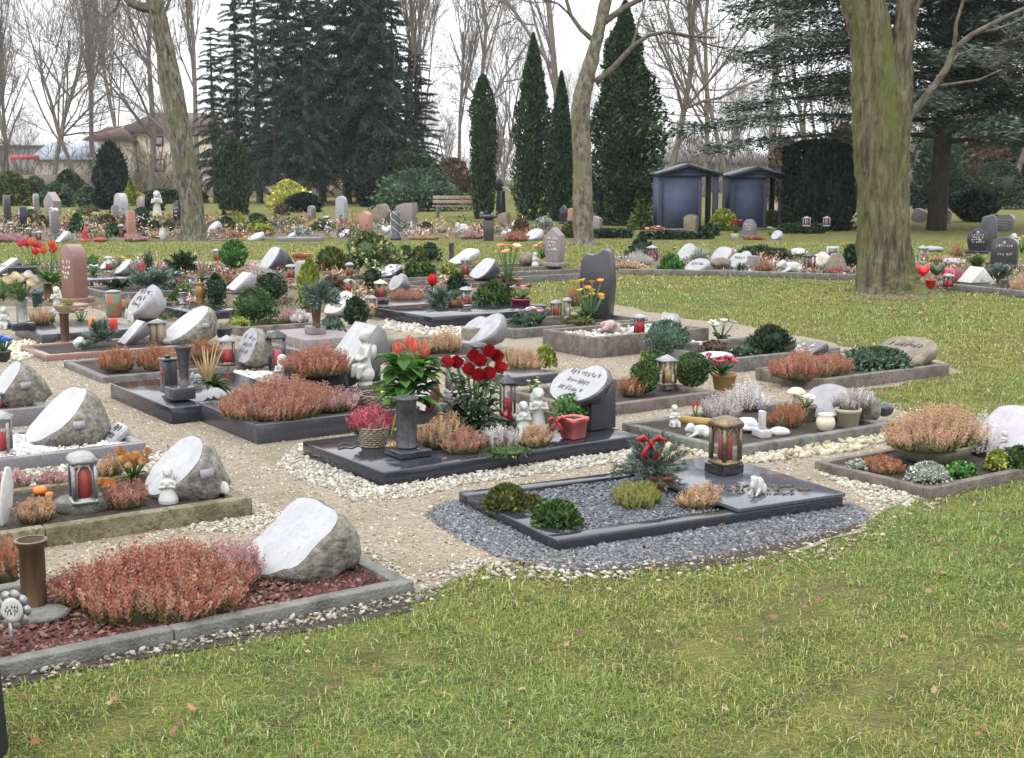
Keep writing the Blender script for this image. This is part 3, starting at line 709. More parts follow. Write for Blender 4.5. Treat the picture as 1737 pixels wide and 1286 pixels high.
LAWN2 = M('gravel_ground', (.185, .15, .11), (.31, .265, .205), scale=34, rough=.95, bump=1, bscale=60, c3=(.16, .145, .085), s3=2.6, t3=.52, w3=.25, detail=8)
gv = MB(); gv.addm(box(-450, 450, -20, 700, -.5, 0)); tag(obj('ground', gv.mesh('ground', LAWN)), kind='structure')
PATHPX = [(-300, 1280), (-100, 1178), (0, 1150), (150, 1122), (350, 1082), (560, 1045), (700, 1018), (790, 985), (830, 962), (900, 950), (1000, 972), (1150, 968), (1300, 940), (1420, 912), (1480, 888), (1560, 850), (1592, 838),
          (1600, 790), (1535, 705), (1500, 690), (1450, 664), (1640, 630), (1610, 612), (1480, 592), (1420, 588), (1380, 572), (1230, 548), (1160, 540), (1060, 520), (1000, 512), (960, 540), (880, 548), (850, 490), (700, 452), (500, 440), (200, 447), (0, 447), (-400, 452)]
PATH = ragged(PATHPX, amp=.13, seed=3)
sheet('gravel_path', PATH, .004, LAWN2)
SOILP = [ragged(p, step=.4, amp=.1, seed=i) for i, p in enumerate([
    [(-400, 409), (330, 409), (620, 404), (935, 403), (930, 388), (600, 381), (300, 374), (-400, 370)],
    [(1035, 464), (1250, 468), (1460, 474), (1560, 482), (1550, 446), (1300, 436), (1130, 432), (1050, 440)],
    [(-300, 452), (300, 447), (700, 458), (850, 495), (870, 520), (760, 530), (640, 545), (560, 530), (400, 540), (240, 548), (150, 520), (-300, 520)],
    [(1555, 489), (1737, 504), (1850, 515), (1850, 448), (1560, 442)]])]
LITTER = M('litter_soil', (.05, .04, .028), (.125, .10, .07), scale=5, rough=.95, bump=1, bscale=30, c3=(.17, .135, .085), s3=20, t3=.52, detail=8)
for p in SOILP: sheet('soil', p, .007, LITTER)
sheet('bare_soil', ragged([(1440, 500), (1470, 508), (1530, 511), (1590, 505), (1610, 496), (1570, 488), (1450, 488)], amp=.25), .006, LITTER)
EDGES = [ragged([(-150, 1205), (0, 1170), (200, 1132), (480, 1080), (700, 1036), (690, 1000), (-150, 1130)], amp=.05, seed=9), ragged([(860, 952), (1000, 980), (1180, 968), (1330, 935), (1460, 898), (1430, 880), (1000, 950)], amp=.06, seed=5)]
for p in EDGES: sheet('edge_soil', p, .008, SOIL)
#, 1180), (0, 1146), (200, 1106), (480, 1060), (700, 1020), (690, 1000), (-150, 1130)], amp=.05, seed=9), .008, SOIL)
#sheet(, 952), (1000, 980), (1180, 968), (1330, 935), (1460, 898), (1430, 880), (1000, 950)], amp=.06, seed=5), .008, SOIL)

GRAVES = []          # world frames of the grave beds, kept free of loose stones
def free(x, y):
    ok = np.ones(len(x), bool)
    for (ox, oy, lb, la, B_, A_) in GRAVES:
        dx, dy = x - ox, y - oy; b = dx * B_[0] + dy * B_[1]; a = dx * A_[0] + dy * A_[1]
        ok &= ~((b > -.005) & (b < lb + .005) & (a > -.005) & (a < la + .005))
    return ok
def pebbles(name, poly, n, size, cols, mat, z=0, jit=.35, flat=.7, seed=0, fr=True, sub=1, label=None, jitc=.15):
    g = np.random.default_rng(seed + 5); poly = [np.array(p[:2]) for p in poly]; A = np.array(poly); lo, hi = A.min(0), A.max(0)
    X, Y = [], []; cnt = 0
    while cnt < n:
        x, y = g.uniform(lo[0], hi[0], 4 * n), g.uniform(lo[1], hi[1], 4 * n); k = inpoly(x, y, poly)
        if fr: k &= free(x, y)
        X.append(x[k]); Y.append(y[k]); cnt += k.sum()
        if not k.any(): return
    x, y = np.concatenate(X)[:n], np.concatenate(Y)[:n]
    V0, F0 = ico(1) if sub == 1 else ico(2)
    if sub == 0:
        V0 = np.array([(1, 0, -.3), (-.4, .9, -.2), (-.6, -.8, -.25), (.1, .1, .9), (.5, .6, .4), (-.5, .1, .55)]); F0 = np.array([(0, 1, 4), (0, 4, 3), (4, 1, 5), (4, 5, 3), (1, 2, 5), (5, 2, 3), (2, 0, 3)])
    m = len(V0); s_ = size * np.exp(g.normal(size=n).clip(-1.6, 1.6) * jit); a = g.uniform(0, 6.283, n)
    V = V0[None] * (1 + .22 * g.normal(size=(n, m, 1)).clip(-1, 1)); V = V * np.stack([s_, s_ * g.uniform(.6, 1, n), s_ * flat * g.uniform(.6, 1, n)], 1)[:, None]
    ca, sa = np.cos(a)[:, None], np.sin(a)[:, None]
    tx = g.normal(size=(n, 1)) * .35
    V = np.stack([V[..., 0] * ca - V[..., 1] * sa, V[..., 0] * sa + V[..., 1] * ca, V[..., 2] + tx * V[..., 0]], 2)
    V[..., 0] += x[:, None]; V[..., 1] += y[:, None]; V[..., 2] += (z + s_ * flat * .35)[:, None] if np.ndim(z) == 0 else z
    F = (np.arange(n)[:, None, None] * m + F0[None]).reshape(-1, 3)
    mb = MB(); mb.add(V.reshape(-1, 3), F, np.repeat(pal(cols, n, jitc), m, 0))
    return tag(obj(name, mb.mesh(name, mat, sub == 2)), label, None, None, 'stuff')
STONE = M('loose_stone', (1, 1, 1), (.8, .8, .8), scale=120, attr=True, rough=.75)
SLATE = M('slate_chip', (1, 1, 1), (.75, .75, .75), scale=90, attr=True, rough=.5, spec=.5)

# ---------------------------------------------------------------- grass
def grass(n_bands, seed=1):
    g = np.random.default_rng(seed); mb = MB()
    for (y0, y1, dens, ln, wd) in n_bands:
        wx = lambda y: .41 * y + 1.5
        area = (y1 - y0) * (wx(y0) + wx(y1)); n = int(area * dens)
        y = g.uniform(y0, y1, n); x = g.uniform(-1, 1, n) * wx(y1); k = abs(x) < wx(y); x, y = x[k], y[k]
        # tuftiness and thin patches
        nz = np.sin(x * 3.1 + 1.7 * np.sin(y * 2.3)) * np.sin(y * 3.7 + 1.3 * np.sin(x * 2.9)) + .6 * np.sin(x * 11 + 2 * np.sin(y * 9)) * np.sin(y * 10)
        k = g.random(len(x)) < np.clip(.72 + .5 * nz, .10, 1)
        bound = (inpoly(x, y, PATH) & (g.random(len(x)) < .988))
        for p in SOILP: bound |= inpoly(x, y, p)
        for p in EDGES: bound |= inpoly(x, y, p) & (g.random(len(x)) < .86)
        k &= ~bound & free(x, y); x, y, nz = x[k], y[k], nz[k]; n = len(x)
        a = g.uniform(0, 6.283, n); lean = g.uniform(.3, 1.9, n); L = ln * g.uniform(.45, 1.35, n); wdt = wd * g.uniform(.6, 1.3, n)
        L = np.where(nz > .6, L * 1.25, L)
        cols = np.array([(.215, .262, .052), (.305, .33, .09), (.12, .178, .038), (.09, .205, .045), (.52, .47, .24), (.37, .31, .13), (.16, .115, .065)])
        pr = np.array([.26, .24, .15, .12, .10, .09, .04]); ci = g.choice(len(cols), n, p=pr / pr.sum())
        c = cols[ci] * (1 + .18 * g.normal(size=(n, 1))); pt = np.sin(x * 1.3 + 2) * np.sin(y * 1.1 + 1 + .7 * np.sin(x * .8)); c = c * np.stack([1 + .16 * pt, 1 + .03 * pt, 1 + .05 * pt], 1); c = np.clip(c, .01, .6)
        o = np.stack([np.cos(a), np.sin(a), np.zeros(n)], 1); side = np.stack([-o[:, 1], o[:, 0], np.zeros(n)], 1) * wdt[:, None] / 2
        b = np.stack([x, y, np.zeros(n)], 1); up = np.array([0, 0, 1.])
        p1 = b + (o * (lean * .35)[:, None] + up * np.maximum(.25, 1 - .35 * lean)[:, None]) * L[:, None] * .5
        p2 = p1 + (o * lean[:, None] + up * (.75 - .62 * lean)[:, None]) * L[:, None] * .5; p2[:, 2] = np.maximum(p2[:, 2], .006)
        V = np.stack([b - side, b + side, p1 + side * .8, p1 - side * .8, p2], 1).reshape(-1, 3); i = np.arange(n)[:, None] * 5
        mb.add(V, [i + np.array([[0, 1, 2, 3]]), i + np.array([[3, 2, 4]])], np.repeat(c, 5, 0))
    return tag(obj('grass', mb.mesh('grass', FOLT)), 'short matted yellow green winter grass of the lawn', None, None, 'stuff')
def leaves(n, poly, seed=0, size=.03, z=.03):
    g = np.random.default_rng(seed); A = np.array(poly); lo, hi = A.min(0), A.max(0); x, y = g.uniform(lo[0], hi[0], n * 3), g.uniform(lo[1], hi[1], n * 3)
    k = inpoly(x, y, poly) & free(x, y); x, y = x[k][:n], y[k][:n]; n = len(x); mb = MB(); c = pal([(.24, .10, .05), (.28, .15, .08), (.34, .23, .14), (.16, .08, .05)], n)
    out = [(1, 0), (.55, .3), (.5, .75), (.1, .45), (-.35, .7), (-.45, .2), (-1, .05), (-.45, -.2), (-.35, -.7), (.1, -.45), (.5, -.75), (.55, -.3)]
    for i in range(n):
        a = g.uniform(0, 6.28); s_ = size * g.uniform(.6, 1.3); cu = g.uniform(-.5, .5); t = g.normal(size=2) * .3
        V = [(x[i] + s_ * (p * math.cos(a) - q * math.sin(a)), y[i] + s_ * (p * math.sin(a) + q * math.cos(a)), z + s_ * (.15 + cu * q * q + t[0] * p + t[1] * q)) for p, q in out] + [(x[i], y[i], z + s_ * .05)]
        mb.add(np.array(V), [(j, (j + 1) % 12, 12) for j in range(12)], c[i])
    return mb

# ================================================================ background
def tree(name, label, px, py, top, key, fn, group=None, rz=None, sxy=1.0, cat='tree'):
    p = P(px, py); h = (py - top) / ppm(p); parts = cached(key, fn)
    return thing(name, label, cat, parts, p, rz if rz is not None else random.uniform(0, 6.28), (h * sxy, h * sxy, h), group)
b1 = lambda s, **k: (lambda: bare(1, .018, s, rmin=.00115, **k))
BV = {'spread': b1(3, ang=(.45, 1.0)), 'spread2': b1(9, ang=(.4, .9), k=(10, 6, 5, 4)), 'upright': b1(5, ang=(.15, .5), up=.12, f0=.2, len=(.4, .6)), 'upright2': b1(12, ang=(.2, .55), up=.14, k=(11, 6, 5, 4), f0=.15), 'fan': b1(21, ang=(.3, .6), k=(8, 7, 5, 4), f0=.06, len=(.6, .85))}
def btree(kind, label, px, py, top, sxy=1.0, rz=0.0): return tree('bare_tree', label, px, py, top, 'bare' + kind, BV[kind], 'bare winter trees behind the cemetery', rz, sxy)
for a in [('upright', 'bare tree with steep forking boughs at the left picture edge', 14, 326, 62, .75, 1), ('spread', 'wide twiggy bare tree in front of the low pale roof', 88, 328, 58, 1.0, 2.2), ('upright2', 'bare tall slim tree between the pale roof and the cream house', 160, 327, -20, .7, .4),
          ('spread2', 'bare broad tree standing before the cream house wall', 256, 329, 30, 1.0, 3.3), ('upright', 'tall bare tree behind the leaning birch, left of the spruces', 338, 330, -30, .7, 4.1), ('upright2', 'thin bare tree rising over the roof of the cream house', 208, 324, -30, .55, 2.0),
          ('fan', 'many stemmed bare tree fanning out right of the spruces', 690, 345, 70, .95, .7), ('upright', 'tall bare tree just right of the tallest spruces', 672, 335, -60, .6, 5.0), ('upright2', 'slim bare tree behind the fan shaped many stemmed tree', 722, 330, -50, .6, 1.0),
          ('spread', 'bare tree rising straight above the lone column cypress', 832, 340, -70, .62, 3.0), ('spread2', 'bare tree with tall trunk above the twin dark cypresses', 950, 345, -230, .6, 1.4), ('fan', 'low bare tree between the lone cypress and the twin cypresses', 850, 335, 150, .8, 5.2),
          ('spread', 'dark limbed bare tree right of the big ivy green conifer', 1128, 345, -90, .75, .2), ('spread2', 'bare tree behind the slate huts', 1192, 335, -20, .75, 2.6), ('spread', 'bare tree over the gap between the slate huts and the cedar', 1236, 332, 20, .8, 4.4),
          ('upright', 'thin bare tree behind the right slate hut', 1300, 330, 40, .75, .9), ('fan', 'bare scrubby tree behind the dark yew block', 1385, 345, 90, 1.0, 1.9), ('spread2', 'bare brown tree right of the thick mossy trunk', 1590, 345, 60, .9, 2.9), ('spread', 'bare brown tree at the right picture edge', 1705, 350, 30, .9, .5), ('spread2', 'bare tree with dense twigs right in front of the cream house', 300, 331, 70, .9, 1.7), ('fan', 'bushy bare tree between pale blue roof and dark rounded evergreen', 130, 329, 120, 1.1, 2.9), ('spread', 'bare twiggy tree at the far left behind the fence', 44, 327, 100, 1.1, 4.0), ('upright', 'slim bare tree in the gap left of the lone cypress', 772, 336, 60, .7, 2.2), ('fan', 'low bare tree at the far right behind dark shrubs', 1660, 340, 150, 1.0, 3.9)]: btree(*a)
sp1 = lambda s, w, **k: (lambda: spruce(1, w, s, **k))
for i, (px, py, top, key, w, lab) in enumerate([(366, 345, 52, 'a', 1.0, 'slim dark spruce at the left end of the spruce row, top well below its neighbours'), (407, 343, -30, 'b', .9, 'second dark spruce from the left end of the row'), (441, 345, -60, 'a', .95, 'third dark spruce from the left, narrow and very tall'),
        (492, 346, -60, 'c', 1.0, 'dense dark spruce behind the yellow green bush'), (548, 342, -130, 'b', 1.0, 'very tall dark spruce in the middle of the row'), (590, 346, -150, 'c', 1.0, 'broad dark spruce left of the rhododendron, its trunk bare below'), (640, 347, -110, 'c', 1.0, 'broad dark spruce whose boughs end the row on the right'), (470, 349, 2, 'a', 1.0, 'slim dark spruce just left of the dense one, its pointed tip at the top edge'), (522, 350, -20, 'b', 1.0, 'slim dark spruce standing forward in the middle of the row'), (614, 343, -70, 'b', 1.1, 'dark spruce squeezed between the two broad ones'), (668, 345, 8, 'a', 1.2, 'slender dark spruce ending the row beside the fan shaped bare tree'), (707, 344, 96, 'b', 1.5, 'short grey green spruce beside the fan shaped bare tree')]):
    tree('spruce', lab, px, py, top, 'spruce' + key, {'a': sp1(1, .155, nb=140), 'b': sp1(2, .19, nb=150), 'c': sp1(3, .235, nb=165, z0=.12, droop=.42)}[key], 'dark spruces in a row', i * 1.3, w)
def cyp(label, px, py, w, top, shape='column', pl='dark', n=13000, leaf=.075, lump=.1, group=None, name='cypress', cat='tree', seed=0, up=.9):
    p, wm, hm = place(px, py, 0, w, py - top)
    return thing(name, label, cat, shrub(wm, wm, hm, shape, pl, leaf, n, seed, lump, up, .4), p, 0, group=group)
cyp('small dark column cypress standing right of the leaning birch', 398, 366, 58, 236, seed=1, n=9000)
cyp('lone slim column cypress with rounded tip left of the black sculpture', 820, 372, 44, 132, seed=2, n=11000, leaf=.06)
cyp('taller of the twin dark cypresses, pointed top', 904, 375, 66, 66, 'spire', seed=3, lump=.16)
cyp('shorter of the twin dark cypresses, behind the plane tree', 951, 376, 44, 128, 'spire', seed=4, lump=.12)
cyp('big broad dark conifer right of the pale plane tree trunk', 1056, 384, 112, 14, 'spire', 'dark', 24000, .085, .26, seed=5, name='conifer', up=.3)
cyp('great black green clipped yew block beside the right slate hut', 1388, 393, 128, 240, 'block', 'yew', 16000, .065, .08, seed=6, name='yew', cat='shrub')
cyp('dark rounded evergreen left behind the birch, before the house', 190, 342, 52, 244, 'egg', 'yew', 1500, .3, seed=7, name='evergreen')
for i, (px, py, w, top, shape, pl, lab) in enumerate([(715, 360, 170, 288, 'dome', 'rhodo', 'large glossy rhododendron behind the wooden bench'), (488, 357, 68, 306, 'dome', 'gold', 'yellow green variegated round bush before the spruces'), (516, 361, 60, 328, 'dome', 'yew', 'dark low yew right under the yellow bush'),
        (40, 345, 70, 305, 'dome', 'dark', 'dark shrub by the pale fence at the left edge'), (60, 338, 40, 300, 'dome', 'olive', 'olive green shrub at the fence near the left edge'), (20, 350, 60, 292, 'dome', 'olive', 'olive bush in front of the low board fence at far left'), (118, 348, 50, 290, 'dome', 'dark', 'dark green bush in front of the low board fence, near the rounded evergreen'), (98, 352, 60, 312, 'dome', 'rhodo', 'round green shrub behind the pentagon headstone'), (128, 343, 46, 300, 'dome', 'brown', 'brown red shrub left of the dark clipped yew'),
        (184, 356, 46, 290, 'egg', 'yew', 'dark clipped egg shaped yew between the headstones at left'), (150, 356, 40, 318, 'ball', 'rhodo', 'green shrub at the foot of the dark egg shaped yew'), (224, 350, 40, 308, 'cone', 'lime', 'pale green pointed shrub behind the round grey headstone'), (285, 346, 70, 322, 'block', 'dark', 'low clipped hedge section left of the birch trunk'),
        (262, 358, 30, 326, 'dome', 'dark', 'dark low shrub left of the white stone angel'), (330, 345, 44, 322, 'dome', 'rhodo', 'green shrub half hidden behind the birch trunk'), (1088, 390, 46, 342, 'cone', 'olive', 'olive pointed shrub left of the left slate hut'), (1228, 392, 34, 357, 'ball', 'lime', 'yellow green globe shrub between the two slate huts'),
        (1307, 388, 36, 360, 'ball', 'lime', 'yellow green globe shrub right of the right slate hut'), (1650, 340, 60, 268, 'cone', 'lime', 'yellow green conifer glowing among dark shrubs at right'), (1610, 362, 110, 300, 'dome', 'yew', 'wide dark shrub just right of the thick trunk'), (1690, 356, 110, 276, 'dome', 'dark', 'dark shrub mass at the right edge'),
        (1655, 378, 70, 322, 'ball', 'yew', 'round dark yew behind the black twin headstones'), (1735, 345, 60, 255, 'dome', 'rhodo', 'tall green shrub touching the right edge'), (1563, 350, 40, 280, 'dome', 'dark', 'dark upright shrub directly beside the thick trunk'), (1035, 372, 52, 300, 'dome', 'dark', 'bushy dark base shrub left under the big conifer'), (700, 352, 110, 252, 'egg', 'dark', 'broad dark evergreen behind the rhododendron, right of the spruces'), (768, 350, 80, 270, 'dome', 'brown', 'brown bare bush left of the lone cypress'), (640, 352, 90, 236, 'egg', 'yew', 'dark evergreen undergrowth at the right foot of the spruces'), (1590, 352, 90, 190, 'egg', 'dark', 'tall dark evergreen right behind the thick trunk'), (1668, 350, 110, 222, 'dome', 'brown', 'broad brown bare bush behind the yellow green conifer'), (1740, 350, 90, 180, 'egg', 'dark', 'tall dark evergreen at the right edge behind the shrubs'), (1430, 352, 110, 214, 'dome', 'brown', 'brown bare bush left of the thick trunk behind the yew block'), (1330, 350, 60, 236, 'dome', 'brown', 'brown bare bush between right hut and yew block')]):
    cyp(lab, px, py, w, top, shape, pl, 5200 if w > 100 else 2400, .10 if py > 355 else .15, .22, seed=20 + i, name='shrub', cat='shrub', up=.2)
for px0, px1, py, top, lab in [(1000, 1075, 405, 389, 'low clipped hedge right behind the plane tree trunk'), (1090, 1182, 407, 393, 'low clipped hedge in front of the left slate hut'), (1325, 1408, 397, 380, 'low dark hedge in front of the yew block')]:
    a, b = P(px0, py), P(px1, py); L = np.linalg.norm(b - a); h = (py - top) / ppm(a)
    thing('hedge', lab, 'hedge', shrub(L, .5, h, 'block', 'dark', .05, 1500, px0, .05, stem=False), (a + b) / 2 + [0, .3, 0], math.atan2(b[1] - a[1], b[0] - a[0]))

# three near trees
def limb(mb, pts, n=8, dep=None, res=4):           # pts: (px, py, radius px) at a depth
    pp = [Q(a, b, d if d is not None else dep) for a, b, r, d in [(q + (None,))[:4] for q in pts]]; rr = [q[2] / ppm(x) for q, x in zip(pts, pp)]
    # resample smooth
    pp = np.array(pp); t = np.arange(len(pp)); tt = np.linspace(0, len(pp) - 1, (len(pp) - 1) * res + 1)
    V, F = tube(np.stack([np.interp(tt, t, pp[:, i]) for i in range(3)], 1), np.interp(tt, t, rr), n); mb.addm((V, F)); return pp[-1], rr[-1]
def twigs(mb, seeds, par):
    for p, d, L, r, lv, s_ in seeds: grow(mb, np.array(p), np.array(d) / np.linalg.norm(d), L, r, lv, np.random.default_rng(s_), dict(TP, lv=lv, **par))
def neartree(name, label, mat, trunk, limbs, tw, base, flare=None, rough=.02):
    d = P(*base)[1]; r = tag(obj(name, None, None, P(*base)), label, 'tree'); t = MB()
    for pts in trunk: limb(t, pts, 72, d, 14)
    V = np.concatenate(t.V); 
    for i, v in enumerate(V):
        q = Vector((v[0] * 3.2, v[1] * 3.2, v[2] * .55)); k = mnoise.noise(q) * rough * 2.2 + mnoise.noise(Vector((v[0] * 13, v[1] * 13, v[2] * 2.5))) * rough * .8 + (abs(mnoise.noise(Vector((v[0] * 22, v[1] * 22, v[2] * 3.2)))) - .25) * rough * 1.3 + mnoise.noise(Vector((v[0] * 45, v[1] * 45, v[2] * 14))) * rough * .35
        c = np.array([np.interp(v[2], [0, 3], [P(*base)[0]] * 2), d]); o = v[:2] - c; V[i, :2] += o / (np.linalg.norm(o) + 1e-6) * k
    off = P(*base); t.V = [V - off]; t.C = [np.concatenate(t.C)]; obj('trunk', t.mesh('trunk', mat, True), r)
    c = MB()
    for pts in limbs: limb(c, pts, 7, d)
    twigs(c, [(Q(a, b, d + dd), v, L, rr, lv, s_) for a, b, dd, v, L, rr, lv, s_ in tw], dict(ang=(.4, 1.0), len=(.5, .7), k=(5, 5, 5), wig=.16, up=.02, rmin=.006))
    if c.V: c.V = [v - off for v in c.V]; obj('boughs', c.mesh('boughs', mat if False else TWIGN, True), r)
    return r
TWIGN = M('near_bough_bark', (.05, .045, .035), (.14, .125, .095), scale=9, rough=.95, bump=.6, bscale=40)
BIRCH = M('birch_bark', (.19, .185, .155), (.035, .031, .025), scale=9, rough=.95, bump=2, bscale=18, stretch=(1.6, 1.6, .5), c3=(.105, .10, .045), s3=3.2, t3=.42, w3=.25, contrast=(.40, .60), detail=9)
PLANE = M('plane_bark', (.19, .17, .125), (.065, .058, .042), scale=10, rough=.9, bump=1.5, bscale=24, stretch=(1, 1, .55), c3=(.13, .125, .055), s3=2.4, t3=.5, w3=.25, detail=9, contrast=(.42, .6))
MOSSB = M('mossy_trunk_bark', (.05, .042, .026), (.16, .135, .09), scale=15, rough=.95, bump=2.5, bscale=30, stretch=(1, 1, .16), c3=(.095, .108, .030), s3=2.4, t3=.40, w3=.25, detail=10, contrast=(.4, .6))
neartree('birch', 'leaning birch with rough black and white bark in front of the cream house', BIRCH,
         [[(331, 412, 27), (329, 398, 21), (325, 350, 18.5), (314, 270, 18), (300, 190, 17), (286, 110, 15.5), (273, 50, 14), (262, 2, 13.5), (250, -60, 12), (240, -160, 9)]],
         [[(268, 10, 9), (252, 14, 9), (238, 12, 8), (222, 4, 8), (214, -20, 7)], [(272, 40, 3), (300, -30, 2.5)], [(206, -10, 2.6), (196, 14, 2.0), (180, 29, 1.4), (168, 26, .9)]],
         [(222, 4, 0, (-1, 0, .3), 1.6, .03, 3, 11), (250, -60, 0, (-.5, 0, .6), 2.2, .05, 3, 12)], (331, 408))
neartree('plane_tree', 'pale barked bare plane tree with a kinked trunk in the picture middle', PLANE,
         [[(990, 420, 25), (990, 404, 17), (988, 340, 15.5), (986, 260, 15), (985, 190, 15.5), (988, 160, 14), (999, 120, 13), (1012, 70, 11), (1024, 20, 10.5), (1034, -40, 9), (1044, -140, 6)]],
         [[(1010, 140, 6), (1040, 115, 5), (1072, 80, 4.2), (1100, 60, 3.4), (1130, 54, 2.8), (1180, 62, 2.2), (1215, 64, 1.6)], [(1022, 40, 6), (1060, 12, 5), (1100, -8, 4)], [(1003, 66, 5), (985, 50, 4), (968, 26, 3.4), (958, -10, 3)], [(985, 172, 3), (976, 168, 2.5)], [(1180, 62, 1.6), (1215, 45, 1.4), (1238, 22, 1.1), (1250, 0, .9)]],
         [(1130, 54, 0, (1, .2, .1), 1.6, .03, 3, 21), (1072, 80, 0, (.4, .4, .8), 1.6, .03, 3, 22), (968, 26, 0, (-.6, .1, .5), 1.6, .03, 3, 23), (1100, 0, 0, (1, .2, .3), 1.6, .03, 3, 24), (1024, 20, 0, (-.2, .3, 1), 1.8, .03, 3, 25)], (990, 416))
neartree('thick_trunk_tree', 'thick trunked tree with green mossy bark on the right lawn', MOSSB,
         [[(1508, 500, 70), (1507, 488, 58), (1504, 468, 51), (1501, 430, 46), (1498, 340, 43), (1495, 260, 42), (1490, 180, 40), (1481, 110, 36), (1470, 40, 36), (1457, -30, 36), (1442, -160, 30)], [(1512, 330, 20), (1513, 240, 24), (1517, 160, 22), (1523, 90, 18), (1534, 20, 17), (1550, -60, 15), (1580, -180, 12)], [(1556, 498, 12), (1540, 488, 17), (1524, 460, 18), (1518, 400, 10)], [(1468, 500, 10), (1474, 488, 13), (1482, 460, 14), (1488, 410, 9)]],
         [[(1533, 210, 8), (1560, 178, 7), (1585, 146, 6.4), (1606, 116, 6), (1618, 84, 5.2), (1650, 58, 4.6), (1700, 32, 4), (1760, 4, 3)], [(1618, 84, 4), (1622, 40, 3), (1640, -20, 2.4)], [(1590, 146, 2.6), (1660, 136, 2), (1700, 118, 1.2)]],
         [(1650, 58, 0, (1, .3, .1), 1.5, .02, 3, 31), (1606, 116, 0, (.5, .5, .6), 1.3, .02, 3, 32)], (1508, 496), rough=.045)
# cedar behind the thick trunk
def cedar(h, seed):
    g = np.random.default_rng(seed); tr = MB(); br = MB(); fo = MB()
    tr.addm(tube([(0, 0, -.1), (.1, 0, h * .4), (0, .1, h)], [.3, .22, .06], 10))
    C, D, N, L = [], [], [], []
    for i in range(64):
        z = 2.6 + (h - 3.0) * (i / 64) ** .9; a = i * 2.399 + g.normal() * .2; rad = (8.2 if math.cos(a) < 0 else 5.5) * (1 - .45 * (z / h) ** 2) * g.uniform(.7, 1.08)
        o = np.array([math.cos(a), math.sin(a), 0]); t = np.array([-o[1], o[0], 0]); ph = g.uniform(0, 6)
        pt = lambda q: o * rad * q + t * .5 * math.sin(q * 3 + ph) + np.array([0, 0, z + .9 * q - 1.1 * q * q])
        br.addm(tube([pt(q) for q in (0, .25, .5, .75, 1)], [.08, .06, .045, .03, .012], 5))
        for q in np.linspace(.22, 1, 17):
            c0 = pt(q)
            for s_ in (-1, 1):
                l = rad * .30 * (1.15 - q) + .25
                for m in range(58):
                    f = g.random(); c = c0 + t * s_ * l * f + o * g.normal() * .26 + np.array([0, 0, -.16 * f + g.normal() * .11])
                    C.append(c); D.append(t * s_ + o * g.uniform(0, 1.2) + g.normal(size=3) * .25); N.append(np.array([0, 0, 1]) + g.normal(size=3) * .5); L.append(g.uniform(.06, .15))
    n = len(C); L = np.array(L); cards(np.array(C), np.array(D), np.array(N), L, L * .3, pal(GP['cedar'], n, .28), fo, .2)
    return [('trunk', tr.mesh('trunk', M('dark_cedar_bark', (.03, .027, .022), (.07, .06, .05), scale=9, rough=.95, bump=1, bscale=20, stretch=(1, 1, .3)), True)), ('boughs', br.mesh('boughs', M('dark_cedar_bark', (.03, .027, .022)))), ('crown', fo.mesh('crown', FOL))]
thing('cedar', 'blue green cedar with layered flat boughs behind the thick trunk', 'tree', cedar(11, 4), P(1588, 391), 0)

